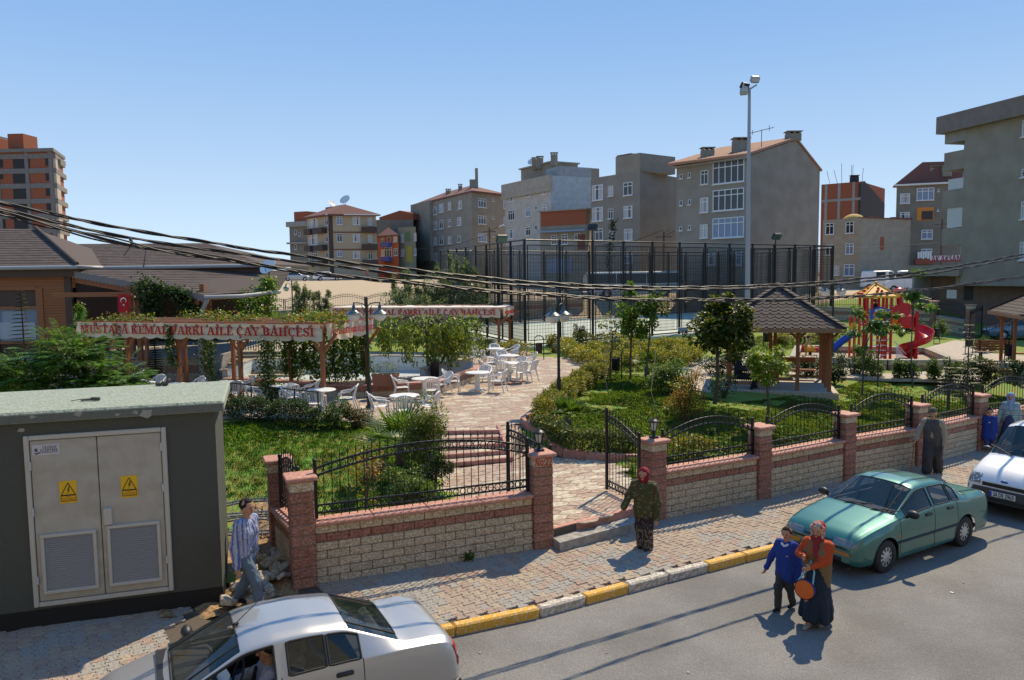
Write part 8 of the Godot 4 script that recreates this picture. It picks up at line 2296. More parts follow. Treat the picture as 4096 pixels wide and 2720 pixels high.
func on_front(S: Array,y: float,z: float,sgn: float) -> float:   # x of the nose (or tail) surface at a height and half-width
	var x: float = S[-1][0] if sgn > 0 else S[0][0]
	for i in 120:
		var c := car_at(S,x)
		var h := car_half(c,[],0,0)
		var w := 0.0
		for j in h.size() - 1:
			if (h[j].y - y)*(h[j + 1].y - y) <= 0 and absf(h[j + 1].y - h[j].y) > 1e-5: w = maxf(w,lerpf(h[j].z,h[j + 1].z,(y - h[j].y)/(h[j + 1].y - h[j].y)))
		if w >= absf(z) and h[0].y < y: return x
		x -= sgn*0.01
	return x
func nose_patch(o: Node3D,nm: String,S: Array,sgn: float,z0: float,z1: float,y0: float,y1: float,mt: Material,proud := 0.007) -> MeshInstance3D:
	var P := []
	for i in 7:
		var r := PackedVector3Array()
		for j in 9:
			var y := lerpf(y0,y1,i/6.0);var z := lerpf(z0,z1,j/8.0)
			r.push_back(Vector3(on_front(S,y,z,sgn) + sgn*proud,y,z))
		P.push_back(r)
	var b := B.new();b.grid(P,false,sgn > 0)
	# edges
	for e: Array in [[0,-1],[6,1]]:
		for j in 8:
			var a: Vector3 = P[e[0]][j];var c: Vector3 = P[e[0]][j + 1];var d := Vector3(-sgn*0.05,0,0)
			if e[1]*sgn > 0: b.q(a,c,c + d,a + d)
			else: b.q(c,a,a + d,c + d)
	return put(o,nm,b,mt)
func car_mats() -> void:
	mat("car_inner",Color(0.022,0.022,0.024),0.8);mat("seat_cloth",Color(0.045,0.045,0.052),0.9);mat("trim_black",Color(0.015,0.015,0.016),0.5);mat("rim_silver",Color(0.5,0.5,0.5),0.35);M.rim_silver.metallic = 0.5
	mat("lens_clear",Color(0.2,0.21,0.21),0.06);mat("lens_amber",Color(0.5,0.15,0.01),0.15);mat("lens_red",Color(0.4,0.008,0.012),0.12);mat("plate_white",Color(0.65,0.65,0.62),0.5)
func paint(key: String,c: Color,met := 0.35) -> StandardMaterial3D:
	var m := mat(key,c,0.35);m.metallic = met;m.clearcoat_enabled = true;m.clearcoat = 1.0;m.clearcoat_roughness = 0.04
	return m
func number_plate(o: Node3D,at: Vector3,s: String,sgn := 1.0) -> void:
	var b := B.new();b.cbox(Vector3.ZERO,Vector3(0.015,0.115,0.52),0.004);var p := put(o,"number_plate",b,M.plate_white,at)
	b = B.new();b.box(Vector3(sgn*0.008,0,sgn*0.236),Vector3(0.003,0.105,0.042));put(p,"plate_band",b,mat("plate_blue",Color(0.02,0.05,0.4),0.5))
	text_on(p,"plate_text",s,0.1,Vector3(sgn*0.008,0,-sgn*0.02),M.black,PI/2*sgn,"sans",0.42,0.003)
func vehicles() -> void:
	rng.seed = 111
	car_mats()
	# green saloon
	var S := [[-2.13,.7,.69,.6,.66,.62,.5,.66,.33,.62],[-2.09,.9,.88,.64,.84,.7,.55,.76,.25,.72],[-1.95,.965,.95,.68,.9,.76,.6,.82,.22,.77],[-1.4,.99,.965,.68,.925,.79,.62,.84,.2,.8],[-1.28,1.0,.975,.66,.93,.795,.62,.843,.2,.8],[-.72,1.345,1.3,.575,.94,.805,.62,.845,.19,.81],[-.1,1.385,1.335,.585,.935,.81,.62,.845,.19,.81],[.22,1.368,1.315,.58,.925,.81,.62,.845,.19,.81],[.98,.95,.925,.7,.895,.795,.62,.843,.19,.81],[1.15,.925,.905,.7,.875,.79,.62,.84,.2,.8],[1.65,.835,.815,.69,.785,.77,.58,.83,.2,.78],[1.95,.745,.73,.66,.7,.74,.53,.8,.21,.74],[2.07,.67,.66,.62,.635,.7,.49,.76,.23,.7],[2.13,.56,.55,.56,.54,.62,.45,.68,.28,.64]]
	var D := {"wheels": [1.31,-1.155],"r": 0.295,"track": 0.735,"ws": [0.25,0.95],"rw": [-1.25,-0.75],"side": [[-0.62,-0.27],[-0.22,0.72]],"doors": [-1.0,-0.24,0.98],"mould": [-0.85,1.0,0.5],"handles": [-0.55,0.32 - 0.4],"mirror": 0.72,"belt": 0.93}
	D.side = [[-0.95,-0.72],[-0.66,-0.16],[-0.06,0.72]];D.doors = [-0.86,-0.11,0.93];D.handles = [-0.62,0.08]
	var o := car("parked_car","metallic green saloon parked at the kerb, wire shadows across its roof","car",Vector3(7.26,0,-14.68),-2.602,S,D,paint("paint_green",Color(0.03,0.15,0.125),0.4))
	for s: float in [1,-1]:
		nose_patch(o,"headlight",S,1,s*0.33,s*0.74,0.555,0.665,M.lens_clear) if s > 0 else nose_patch(o,"headlight",S,1,-0.74,-0.33,0.555,0.665,M.lens_clear)
		nose_patch(o,"indicator",S,1,minf(s*0.35,s*0.66),maxf(s*0.35,s*0.66),0.405,0.455,M.lens_amber)
		nose_patch(o,"tail_light",S,-1,minf(s*0.4,s*0.72),maxf(s*0.4,s*0.72),0.6,0.76,M.lens_red)
	nose_patch(o,"grille",S,1,-0.3,0.3,0.57,0.645,M.black);nose_patch(o,"air_intake",S,1,-0.5,0.5,0.27,0.36,M.black);nose_patch(o,"bumper_strip",S,1,-0.66,0.66,0.5,0.535,M.trim_black)
	number_plate(o,Vector3(on_front(S,0.45,0.26,1) + 0.03,0.43,0),"34 VE 417")
	for z: float in [-0.25,0.3]:
		var b := B.new();b.tube([Vector3(0.98,0.975,z),Vector3(0.9,1.0,z - 0.3),Vector3(0.86,1.02,z - 0.5)],0.009);put(o,"wiper",b,M.trim_black)
	var b := B.new();b.cbox(Vector3(0.85,0.62,0.845),Vector3(0.06,0.03,0.01),0.004);b.cbox(Vector3(1.0,0.62,-0.845),Vector3(0.06,0.03,0.012),0.004);put(o,"side_repeater",b,M.lens_amber)
	# silver saloon in the foreground
	S = [[-2.08,.78,.77,.58,.74,.62,.55,.68,.36,.64],[-2.05,.95,.93,.62,.88,.7,.6,.77,.28,.74],[-1.95,1.04,1.02,.64,.96,.74,.66,.81,.25,.78],[-1.75,1.075,1.055,.64,1.0,.76,.68,.82,.22,.79],[-1.38,1.09,1.065,.63,1.02,.775,.68,.825,.2,.8],[-.72,1.39,1.335,.55,1.0,.785,.66,.825,.2,.8],[-.3,1.435,1.375,.565,.99,.79,.66,.825,.2,.8],[.1,1.435,1.37,.57,.975,.79,.66,.825,.2,.8],[.38,1.4,1.335,.565,.96,.79,.66,.825,.2,.8],[1.16,1.0,.965,.67,.93,.775,.64,.82,.2,.8],[1.3,.965,.94,.68,.905,.77,.64,.815,.2,.79],[1.7,.86,.835,.66,.79,.75,.6,.8,.2,.76],[1.95,.74,.72,.6,.68,.69,.54,.75,.22,.7],[2.05,.62,.6,.5,.58,.58,.48,.64,.28,.6]]
	D = {"wheels": [1.28,-1.2],"r": 0.29,"track": 0.715,"ws": [0.42,1.1],"rw": [-1.34,-0.76],"side": [[-0.86,-0.5],[-0.47,-0.06],[0.08,0.86]],"doors": [-0.88,0.02,1.0],"handles": [-0.66,0.26],"mirror": 0.86,"belt": 0.97,"open": 0.07}
	o = car("silver_car","silver saloon cut off by the bottom of the picture, driver reading a paper inside","car",Vector3(-2.86,0,-8.78),-2.69,S,D,paint("paint_silver",Color(0.42,0.42,0.42),0.5))
	for s: float in [1,-1]:
		var tl := nose_patch(o,"tail_light",S,-1,minf(s*0.52,s*0.73),maxf(s*0.52,s*0.73),0.66,0.92,M.lens_red,0.014)
		nose_patch(o,"reversing_light",S,-1,minf(s*0.54,s*0.71),maxf(s*0.54,s*0.71),0.68,0.78,M.lens_clear,0.02)
		b = B.new()
		var pts := []
		for i in 9:
			var h := car_half(car_at(S,lerpf(-2.05,-1.55,i/8.0)),[],0,0)
			pts.push_back(Vector3(h[3].x,0.47,(h[2].z + 0.012)*s))
		b.tube(pts,0.04,-1,6);put(o,"bumper_strip",b,M.trim_black)
		nose_patch(o,"headlight",S,1,minf(s*0.35,s*0.62),maxf(s*0.35,s*0.62),0.6,0.72,M.lens_clear)
	nose_patch(o,"rear_bumper_strip",S,-1,-0.6,0.6,0.44,0.51,M.trim_black)
	b = B.new();b.tube([Vector3(0.42,1.4,-0.05),Vector3(0.0,1.75,-0.05)],0.006,0.003,4);b.ball(Vector3(0.4,1.41,-0.05),Vector3(0.04,0.02,0.025),4);put(o,"aerial",b,M.rubber)
	b = B.new();b.box(Vector3(1.17,0.99,0),Vector3(0.14,0.02,1.2));put(o,"scuttle",b,M.trim_black)
	# white car-derived van at the right edge
	S = [[-2.1,1.1,1.08,.7,1.05,.75,.7,.8,.35,.76],[-2.05,1.78,1.72,.68,1.15,.82,.7,.88,.25,.84],[-1.9,1.84,1.78,.7,1.16,.84,.7,.9,.22,.86],[0.2,1.86,1.79,.7,1.14,.84,.7,.9,.2,.86],[.62,1.82,1.75,.68,1.13,.84,.7,.9,.2,.86],[1.32,1.17,1.13,.74,1.07,.83,.68,.89,.2,.86],[1.5,1.12,1.09,.74,1.02,.82,.66,.88,.2,.85],[1.85,1.0,.97,.7,.9,.79,.62,.87,.21,.83],[2.05,.88,.86,.64,.78,.74,.56,.82,.24,.78],[2.14,.74,.72,.58,.66,.66,.5,.74,.3,.7]]
	D = {"wheels": [1.3,-1.35],"r": 0.31,"track": 0.76,"ws": [0.66,1.28],"rw": [-2.07,-2.06],"side": [[0.15,0.95]],"doors": [0.1,1.1],"handles": [0.25],"mirror": 0.95,"belt": 1.1}
	o = car("white_van","white van with grey bumper and Turkish plate at the right picture edge","van",Vector3(12.3,0,-17.35),-2.602,S,D,paint("paint_white",Color(0.7,0.7,0.7),0.0))
	for s: float in [1,-1]: nose_patch(o,"headlight",S,1,minf(s*0.48,s*0.76),maxf(s*0.48,s*0.76),0.66,0.86,M.lens_clear)
	nose_patch(o,"bumper",S,1,-0.76,0.76,0.3,0.6,mat("bumper_grey",Color(0.05,0.05,0.053),0.6),0.02);nose_patch(o,"grille",S,1,-0.44,0.44,0.63,0.71,M.black);nose_patch(o,"air_intake",S,1,-0.5,0.5,0.33,0.4,M.black,0.03)
	b = B.new();b.ball(Vector3(on_front(S,0.78,0.05,1) + 0.01,0.77,0),Vector3(0.012,0.035,0.085),6);put(o,"badge",b,mat("badge_blue",Color(0.04,0.08,0.25),0.2))
	number_plate(o,Vector3(on_front(S,0.48,0.26,1) + 0.04,0.49,0),"34 DR 2969")
	for z: float in [-0.4,0.25]:
		b = B.new();b.tube([Vector3(1.33,1.19,z),Vector3(1.2,1.27,z + 0.3),Vector3(1.13,1.33,z + 0.55)],0.01);put(o,"wiper",b,M.trim_black)
	# far vehicles on the back street
	var VS := [[-2.6,1.2,1.18,.8,1.1,.85,.8,.9,.4,.86],[-2.5,2.45,2.35,.78,1.45,.92,.8,.97,.35,.92],[0.9,2.5,2.38,.8,1.42,.93,.8,.98,.35,.93],[1.3,2.42,2.3,.78,1.4,.93,.8,.98,.35,.93],[1.85,1.5,1.45,.85,1.32,.92,.8,.97,.35,.92],[2.4,1.25,1.2,.8,1.08,.88,.75,.95,.36,.9],[2.65,.95,.93,.72,.85,.8,.65,.85,.4,.8]]
	var VD := {"wheels": [1.75,-1.5],"r": 0.34,"track": 0.82,"ws": [1.32,1.82],"rw": [-2.49,-2.48],"side": [[-0.7,0.4],[0.8,1.5]],"doors": [0.6,1.7],"belt": 1.4,"cabin": false,"step": 0.25,"glass": M.pane_dark,"group": "white vans on the back street"}
	car("white_van","white high-roofed van before the stained wall on the back street","van",Vector3(49.0,gh(49,-103) + 0.02,-103),-0.35,VS,VD,M.paint_white)
	VD.side = [[-2.3,1.5]]
	o = car("minibus","white minibus with dark windows half hidden behind the big right-hand block","minibus",Vector3(39.3,gh(38,-71) + 0.02,-71.0),0.35 + PI,VS,VD,M.paint_white)
	car("minibus","white minibus roof showing between the van and the big block","minibus",Vector3(47.0,gh(47,-92) + 0.02,-92.0),PI - 0.3,VS,VD,M.paint_white)
	S = [[-2.1,.8,.78,.6,.75,.65,.55,.74,.33,.7],[-2.0,1.38,1.33,.58,.95,.76,.6,.82,.25,.78],[-1.6,1.42,1.36,.6,.95,.78,.62,.84,.22,.8],[.2,1.42,1.36,.6,.93,.8,.62,.84,.2,.8],[.95,.97,.94,.68,.9,.79,.62,.84,.2,.8],[1.9,.8,.78,.66,.72,.75,.55,.8,.22,.74],[2.1,.6,.58,.58,.56,.64,.48,.7,.28,.66]]
	D = {"wheels": [1.3,-1.2],"r": 0.3,"track": 0.73,"ws": [0.22,0.92],"rw": [-1.99,-1.98],"side": [[-1.8,0.7]],"doors": [],"belt": 0.93,"cabin": false,"step": 0.2,"glass": M.pane_dark}
	car("estate_car","blue-grey estate car parked in the shade of the right-hand block","car",Vector3(33.2,gh(33.2,-50.5) + 0.02,-50.5),PI - 0.2,S,D,paint("paint_steel",Color(0.1,0.16,0.22),0.3))
	D.erase("group");D["group"] = "cars parked before the beige block"
	for i in 3: car("parked_car",["pale blue car parked left of the beige block","grey car parked before the beige block's foot","white car parked beside the narrow grey block"][i],"car",Vector3(-37.5 + i*4.6,gh(-37.5 + i*4.6,-118) + 0.02,-118 - i),0.2 + i*0.1,S,D,[M.paint_steel,M.paint_silver,M.paint_white][i])
	# bus behind the court
	var BS := [[-5.2,1.3,1.28,1.1,1.2,1.15,.8,1.2,.5,1.15],[-5.1,2.75,2.65,1.05,1.4,1.2,.8,1.24,.4,1.2],[4.9,2.78,2.68,1.05,1.4,1.2,.8,1.24,.4,1.2],[5.2,1.9,1.85,1.05,1.35,1.15,.8,1.2,.4,1.15],[5.25,1.3,1.28,1.05,1.2,1.12,.8,1.15,.5,1.1]]
	car("bus","white-roofed bus with dark windows seen through the court cage","bus",Vector3(13.0,gh(13,-84) + 0.02,-83.5),0.08,BS,{"wheels": [3.2,-3.0],"r": 0.48,"track": 1.05,"ws": [4.92,5.18],"rw": [-5.09,-5.08],"side": [[-4.9,-2.0],[-1.9,1.2],[1.3,4.7]],"doors": [],"belt": 1.4,"cabin": false,"step": 0.3,"glass": M.pane_dark},M.paint_white)
# ---------------------------------------------------------------- people
# bones [a,b,ra,rb,colour];a smooth union of tapered capsules,meshed as surface nets
class Flesh:
	var V := PackedVector3Array()
	var N := PackedVector3Array()
	var C := PackedColorArray()
	var I := PackedInt32Array()
	func skin(bones: Array,cell: float,k: float,tint: Callable,fold := 0.0) -> void:
		var lo := Vector3.ONE*99.0;var hi := -lo
		for b: Array in bones:
			var r := maxf(b[2],b[3]) + cell*3
			lo = lo.min((b[0] as Vector3).min(b[1]) - Vector3.ONE*r);hi = hi.max((b[0] as Vector3).max(b[1]) + Vector3.ONE*r)
		var nx := int((hi.x - lo.x)/cell) + 2;var ny := int((hi.y - lo.y)/cell) + 2;var nz := int((hi.z - lo.z)/cell) + 2
		var F := PackedFloat32Array();F.resize(nx*ny*nz);F.fill(1.0)
		var W := PackedInt32Array();W.resize(F.size())
		var best := F.duplicate()
		for bi in bones.size():
			var b: Array = bones[bi]
			var a: Vector3 = b[0];var ba: Vector3 = (b[1] as Vector3) - a;var ra: float = b[2];var rb: float = b[3]
			var L := maxf(ba.length_squared(),1e-8)
			var m := Vector3.ONE*(maxf(ra,rb) + k + cell*2)
			var i0 := ((a.min(b[1]) - m - lo)/cell).max(Vector3.ZERO);var i1 := (a.max(b[1]) + m - lo)/cell
			for z in range(int(i0.z),mini(int(i1.z) + 1,nz)):
				for y in range(int(i0.y),mini(int(i1.y) + 1,ny)):
					var row := (z*ny + y)*nx
					for x in range(int(i0.x),mini(int(i1.x) + 1,nx)):
						var p := lo + Vector3(x,y,z)*cell - a
						var t := clampf(p.dot(ba)/L,0.0,1.0)
						var d := (p - ba*t).length() - ra - (rb - ra)*t
						var q := row + x
						if d < best[q]: best[q] = d;W[q] = bi
						var h := clampf(0.5 + 0.5*(F[q] - d)/k,0.0,1.0)
						F[q] = lerpf(F[q],d,h) - k*h*(1.0 - h)
		if fold > 0:
			var fz := FastNoiseLite.new();fz.frequency = 9.0;fz.fractal_octaves = 2;fz.seed = bones.size()
			for z in nz:
				for y in ny:
					for x in nx:
						var q := (z*ny + y)*nx + x
						if absf(F[q]) < 0.035:
							var p := lo + Vector3(x,y,z)*cell
							F[q] += fold*fz.get_noise_3d(p.x*1.6,p.y*0.7 + p.x*0.5,p.z*1.6)
		var ids := {}
		var sx := 1;var sy := nx;var sz := nx*ny
		for z in nz - 1:
			for y in ny - 1:
				var q := (z*ny + y)*nx
				for x in nx - 1:
					var f0 := F[q] < 0
					if (F[q + sx] < 0) != f0 or (F[q + sy] < 0) != f0 or (F[q + sz] < 0) != f0 or (F[q + sx + sy] < 0) != f0 or (F[q + sx + sz] < 0) != f0 or (F[q + sy + sz] < 0) != f0 or (F[q + sx + sy + sz] < 0) != f0:
						var s := Vector3.ZERO;var n := 0
						for e: Array in [[0,sx],[sy,sx + sy],[sz,sx + sz],[sy + sz,sx + sy + sz],[0,sy],[sx,sx + sy],[sz,sy + sz],[sx + sz,sx + sy + sz],[0,sz],[sx,sx + sz],[sy,sy + sz],[sx + sy,sx + sy + sz]]:
							var u := F[q + e[0]];var v := F[q + e[1]]
							if (u < 0) != (v < 0):
								var t := u/(u - v)
								var p0 := Vector3(1 if e[0] in [sx,sx + sy,sx + sz] else 0,1 if e[0] in [sy,sx + sy,sy + sz] else 0,1 if e[0] in [sz,sx + sz,sy + sz] else 0)
								var df: int = e[1] - e[0]
								s += p0 + (Vector3.RIGHT if df == sx else Vector3.UP if df == sy else Vector3.BACK)*t;n += 1
						ids[q] = V.size()
						var g := Vector3(F[q + sx] - F[q] + F[q + sx + sy + sz] - F[q + sy + sz],F[q + sy] - F[q] + F[q + sx + sy + sz] - F[q + sx + sz],F[q + sz] - F[q] + F[q + sx + sy + sz] - F[q + sx + sy])
						var p := lo + (Vector3(x,y,z) + s/n)*cell
						V.push_back(p);N.push_back(g.normalized())
						var col: Color = bones[W[q]][4]
						C.push_back(tint.call(p,col))
					q += 1
		for q: int in ids:
			var f0 := F[q] < 0
			for e: Array in [[sx,sy,sz],[sy,sz,sx],[sz,sx,sy]]:
				if (F[q + e[0]] < 0) != f0 and ids.has(q - e[1]) and ids.has(q - e[2]) and ids.has(q - e[1] - e[2]):
					var a: int = ids[q];var b: int = ids[q - e[1]];var c: int = ids[q - e[1] - e[2]];var d: int = ids[q - e[2]]
					if f0: I.append_array([a,c,b,a,d,c])
					else: I.append_array([a,b,c,a,c,d])
	func mesh() -> ArrayMesh:
		var a := [];a.resize(Mesh.ARRAY_MAX)
		a[Mesh.ARRAY_VERTEX] = V;a[Mesh.ARRAY_NORMAL] = N;a[Mesh.ARRAY_COLOR] = C;a[Mesh.ARRAY_INDEX] = I
		var m := ArrayMesh.new();m.add_surface_from_arrays(Mesh.PRIMITIVE_TRIANGLES,a);return m
# P: h height,lean,lf/rf foot [x,z,lift],lh/rh hand positions,hair/scarf/cap colour,parts of clothing;facing +z
func person(label: String,at: Vector3,yaw: float,P: Dictionary) -> Node3D:
	var o := thing("person",label,"person",at,yaw)
	var h: float = P.h;var cs: float = P.get("cell",1.0)
	var sk: Color = P.get("skin",Color(0.42,0.22,0.135))
	var plain := func(_p: Vector3,c: Color) -> Color: return c
	var ln: float = P.get("lean",0.0);var sit: float = P.get("sit",0.0)
	var hip := Vector3(0,(0.52 - sit)*h,0)
	var up := Vector3(0,cos(ln),sin(ln))
	var chest := hip + up*0.2*h;var neck := hip + up*0.31*h;var head := neck + Vector3(0,0.11*h,0.012*h + sin(ln)*0.05*h)
	var hw: float = 0.098*h*P.get("wide",1.0)
	var J := {}
	for s: String in ["l","r"]:
		var sg := 1.0 if s == "l" else -1.0
		J[s + "sh"] = hip + up*0.285*h + Vector3(sg*hw,0,0)
		J[s + "hd"] = P.get(s + "h",Vector3(sg*(hw + 0.05*h),0.44*h,0.03*h))
		var m: Vector3 = (J[s + "sh"] + J[s + "hd"])*0.5
		var gap: float = maxf(0.0,0.33*h - (J[s + "sh"] as Vector3).distance_to(J[s + "hd"]))
		J[s + "el"] = m + Vector3(sg*(0.02*h + gap*0.45),-gap*0.5,-0.03*h - gap*0.3)
		J[s + "hp"] = hip + Vector3(sg*0.052*h,0,0)
		var ft: Array = P.get(s + "f",[0.05,0.0,0.0])
		var ft3 := Vector3(sg*ft[0]*h,(0.045 + ft[2])*h,ft[1]*h)
		J[s + "ft"] = ft3
		J[s + "kn"] = (J[s + "hp"] + ft3)*0.5 + Vector3(0,0,0.035*h + absf(ft[1])*0.16*h + sit*0.8*h) + Vector3(0,sit*0.45*h,0)
	# body: skin only where it shows is seen,but the figure is whole
	var fl := Flesh.new()
	var bn := [[hip,chest,0.06*h,0.062*h,sk],[chest,neck,0.055*h,0.035*h,sk],[neck,head,0.032*h,0.034*h,sk]]
	for s: String in ["l","r"]:
		bn.append_array([[J[s + "sh"],J[s + "el"],0.03*h,0.024*h,sk],[J[s + "el"],J[s + "hd"],0.024*h,0.016*h,sk],[chest + Vector3(0,0.05*h,0),J[s + "sh"],0.035*h,0.028*h,sk],[J[s + "hp"],J[s + "kn"],0.05*h,0.034*h,sk],[J[s + "kn"],J[s + "ft"],0.032*h,0.022*h,sk],[J[s + "ft"] + Vector3(0,-0.025*h,-0.012*h),J[s + "ft"] + Vector3(0,-0.03*h,0.085*h),0.022*h,0.018*h,sk]])
	fl.skin(bn,0.022*cs,0.03,plain)
	var hr := 0.058*maxf(h,1.4)
	var dk := Color(0.025,0.015,0.012)
	var fd := Vector3(P.get("look",0.0),-0.02 - 0.3*sin(ln),1.0).normalized();var fs := fd.cross(Vector3.UP).normalized()*-1.0;var fu := fs.cross(fd).normalized()*-1.0
	if fu.y < 0: fu = -fu
	var hp := func(x: float,y: float,z: float) -> Vector3: return head + (fs*x + fu*y + fd*z)*hr
	var face := [[hp.call(0,0.45,-0.15),hp.call(0,0.4,0.05),hr*1.0,hr*0.95,sk],[hp.call(0,0.0,0.1),hp.call(0,-0.75,0.35),hr*0.85,hr*0.42,sk],[hp.call(0,0.15,0.85),hp.call(0,-0.22,1.12),hr*0.11,hr*0.17,sk],[hp.call(0,-0.8,0.55),hp.call(0,-0.8,0.6),hr*0.22,hr*0.22,sk]]
	for s: float in [-1,1]:
		face.append_array([[hp.call(s*0.34,0.14,0.83),hp.call(s*0.36,0.14,0.83),hr*0.11,hr*0.11,dk],[hp.call(s*0.2,0.34,0.88),hp.call(s*0.52,0.34,0.76),hr*0.09,hr*0.06,dk],[hp.call(s*0.88,-0.02,0.05),hp.call(s*0.9,-0.28,0.08),hr*0.13,hr*0.1,sk]])
	face.append([hp.call(-0.2,-0.5,0.83),hp.call(0.2,-0.5,0.83),hr*0.08,hr*0.08,Color(0.3,0.08,0.06)])
	if P.has("beard"): face.append_array([[hp.call(-0.4,-0.55,0.5),hp.call(0.4,-0.55,0.5),hr*0.4,hr*0.4,P.beard],[hp.call(0,-0.9,0.5),hp.call(0,-1.0,0.5),hr*0.3,hr*0.25,P.beard]])
	if P.has("moustache"): face.append([hp.call(-0.28,-0.35,0.92),hp.call(0.28,-0.35,0.92),hr*0.11,hr*0.11,P.moustache])
	fl.skin(face,hr*0.105*cs,hr*0.22,plain)
	# hands: palm,four curled fingers,thumb
	for s: String in ["l","r"]:
		var hd: Vector3 = J[s + "hd"];var d: Vector3 = (hd - J[s + "el"]).normalized()
		var sg := 1.0 if s == "l" else -1.0
		var side := d.cross(Vector3(sg,0,0)).normalized()
		if side.length() < 0.1: side = Vector3.BACK
		var pn := side.cross(d).normalized()*sg
		var z := h/1.7
		var hb := []
		for q in 3: hb.append([hd + side*(q - 1)*0.022*z,hd + d*0.075*z + side*(q - 1)*0.024*z,0.017*z,0.015*z,sk])
		for q in 4:
			var k: Vector3 = hd + d*0.085*z + side*(q - 1.5)*0.02*z
			var fl2: float = [0.062,0.075,0.07,0.055][q]*z
			var k2 := k + (d*0.85 - pn*0.5)*fl2*0.55;var k3 := k2 + (d*0.35 - pn*0.9)*fl2*0.5
			hb.append([k,k2,0.009*z,0.0085*z,sk]);hb.append([k2,k3,0.0085*z,0.007*z,sk])
		var th: Vector3 = hd + d*0.03*z + side*0.035*z
		hb.append([th,th + (d*0.6 + side*0.6 - pn*0.3)*0.05*z,0.012*z,0.009*z,sk])
		fl.skin(hb,0.0065*cs*z,0.006,plain)
	put(o,"body",fl.mesh(),M.skin_v)
	# clothes
	for g: Dictionary in P.wear:
		var c: Color = g.c
		var gb := []
		var e: float = g.get("loose",0.012)*h/1.7
		var tint: Callable = g.get("tint",plain)
		match g.part:
			"top":
				var hem: float = g.get("hem",0.0)*h
				var base := hip - Vector3(0,hem,0)
				for s: float in [-1,1]:
					gb.append([base + Vector3(s*0.045*h,0,0),chest + Vector3(s*0.045*h,0,0),0.066*h + e + g.get("flare",0.0),0.07*h + e,c])
					gb.append([chest + Vector3(s*0.045*h,0,0),hip + up*0.28*h + Vector3(s*0.055*h,0,0),0.07*h + e,0.045*h + e,c])
				gb.append([hip + up*0.27*h,neck,0.05*h + e,0.036*h,c])
				if g.get("sleeve",1.0) > 0:
					for s: String in ["l","r"]:
						gb.append([hip + up*0.275*h,J[s + "sh"],0.045*h,0.038*h + e,c]);gb.append([J[s + "sh"],J[s + "el"],0.036*h + e,0.028*h + e,c])
						if g.get("sleeve",1.0) > 0.6: gb.append([J[s + "el"],(J[s + "el"] as Vector3).lerp(J[s + "hd"],0.92),0.027*h + e,0.021*h + e,c])
			"trousers":
				gb.append([hip + Vector3(-0.03*h,0.03*h,0),hip + Vector3(0.03*h,0.03*h,0),0.075*h + e,0.075*h + e,c])
				for s: String in ["l","r"]: gb.append_array([[J[s + "hp"],J[s + "kn"],0.058*h + e,0.042*h + e,c],[J[s + "kn"],J[s + "ft"],0.042*h + e,0.03*h + e*1.4,c]])
			"skirt":
				var fw: float = g.get("hem",0.1)*h
				for q in 9:
					var a := TAU*q/9
					var dd := Vector3(cos(a)*(0.11 + 0.03*sin(a*3)),0,sin(a)*0.15 - 0.015 - g.get("sweep",0.0)*maxf(0.0,-sin(a)))*h
					gb.append([hip + Vector3(dd.x*0.3,0.05*h,dd.z*0.25),Vector3(dd.x,fw,dd.z),0.06*h,0.042*h,c if q % 2 else c*0.85])
			"shoes":
				for s: String in ["l","r"]: gb.append([J[s + "ft"] + Vector3(0,-0.022*h,-0.015*h),J[s + "ft"] + Vector3(0,-0.026*h,0.09*h),0.027*h,0.02*h,c])
			"hair":
				gb.append_array([[hp.call(0,0.6,-0.28),hp.call(0,0.74,0.06),hr*0.96,hr*0.8,c],[hp.call(0,0.2,-0.4),hp.call(0,-0.1,-0.42),hr*0.85,hr*0.6,c],[hp.call(-0.7,0.25,-0.1),hp.call(-0.72,0.5,0.25),hr*0.32,hr*0.25,c],[hp.call(0.7,0.25,-0.1),hp.call(0.72,0.5,0.25),hr*0.32,hr*0.25,c]])
			"cap":
				gb.append_array([[hp.call(0,0.85,-0.1),hp.call(0,0.92,0.05),hr*0.85,hr*0.8,c],[hp.call(0,0.75,-0.25),hp.call(0,0.75,0.2),hr*0.95,hr*0.85,c]])
			"scarf":
				gb.append_array([[hp.call(0,0.5,-0.35),hp.call(0,0.62,-0.08),hr*1.1,hr*1.0,c],[hp.call(0,0.0,-0.4),neck + Vector3(0,0.0,-0.01),hr*0.98,hr*0.85,c]])
				for s: float in [-1,1]: gb.append([hp.call(s*0.88,0.5,0.0),hp.call(s*0.62,-0.9,0.15),hr*0.34,hr*0.4,c])
				if g.has("drape"): gb.append_array([[neck + Vector3(0,0,0.04),chest + Vector3(0.02,0.0,0.115*h*0.7),hr*0.7,hr*0.4,g.drape],[hp.call(-0.4,-1.1,0.3),hp.call(0.4,-1.1,0.3),hr*0.5,hr*0.5,g.drape]])
				if g.has("tail"): gb.append_array([[hp.call(-0.9,-0.1,-0.9),hp.call(-1.7,0.6,-1.4),hr*0.25,hr*0.1,c],[hp.call(-0.7,-0.3,-0.9),hp.call(-1.0,-1.4,-1.1),hr*0.3,hr*0.2,g.tail]])
			"bones": gb = g.bones
		var gf := Flesh.new()
		gf.skin(gb,(0.0105 if g.part in ["hair","cap","scarf"] else 0.015)*cs,g.get("k",0.035),tint,0.0 if g.part in ["hair","cap","shoes","bones"] or cs > 1.4 else 0.014)
		put(o,g.get("name",g.part),gf.mesh(),M.cloth)
	return o
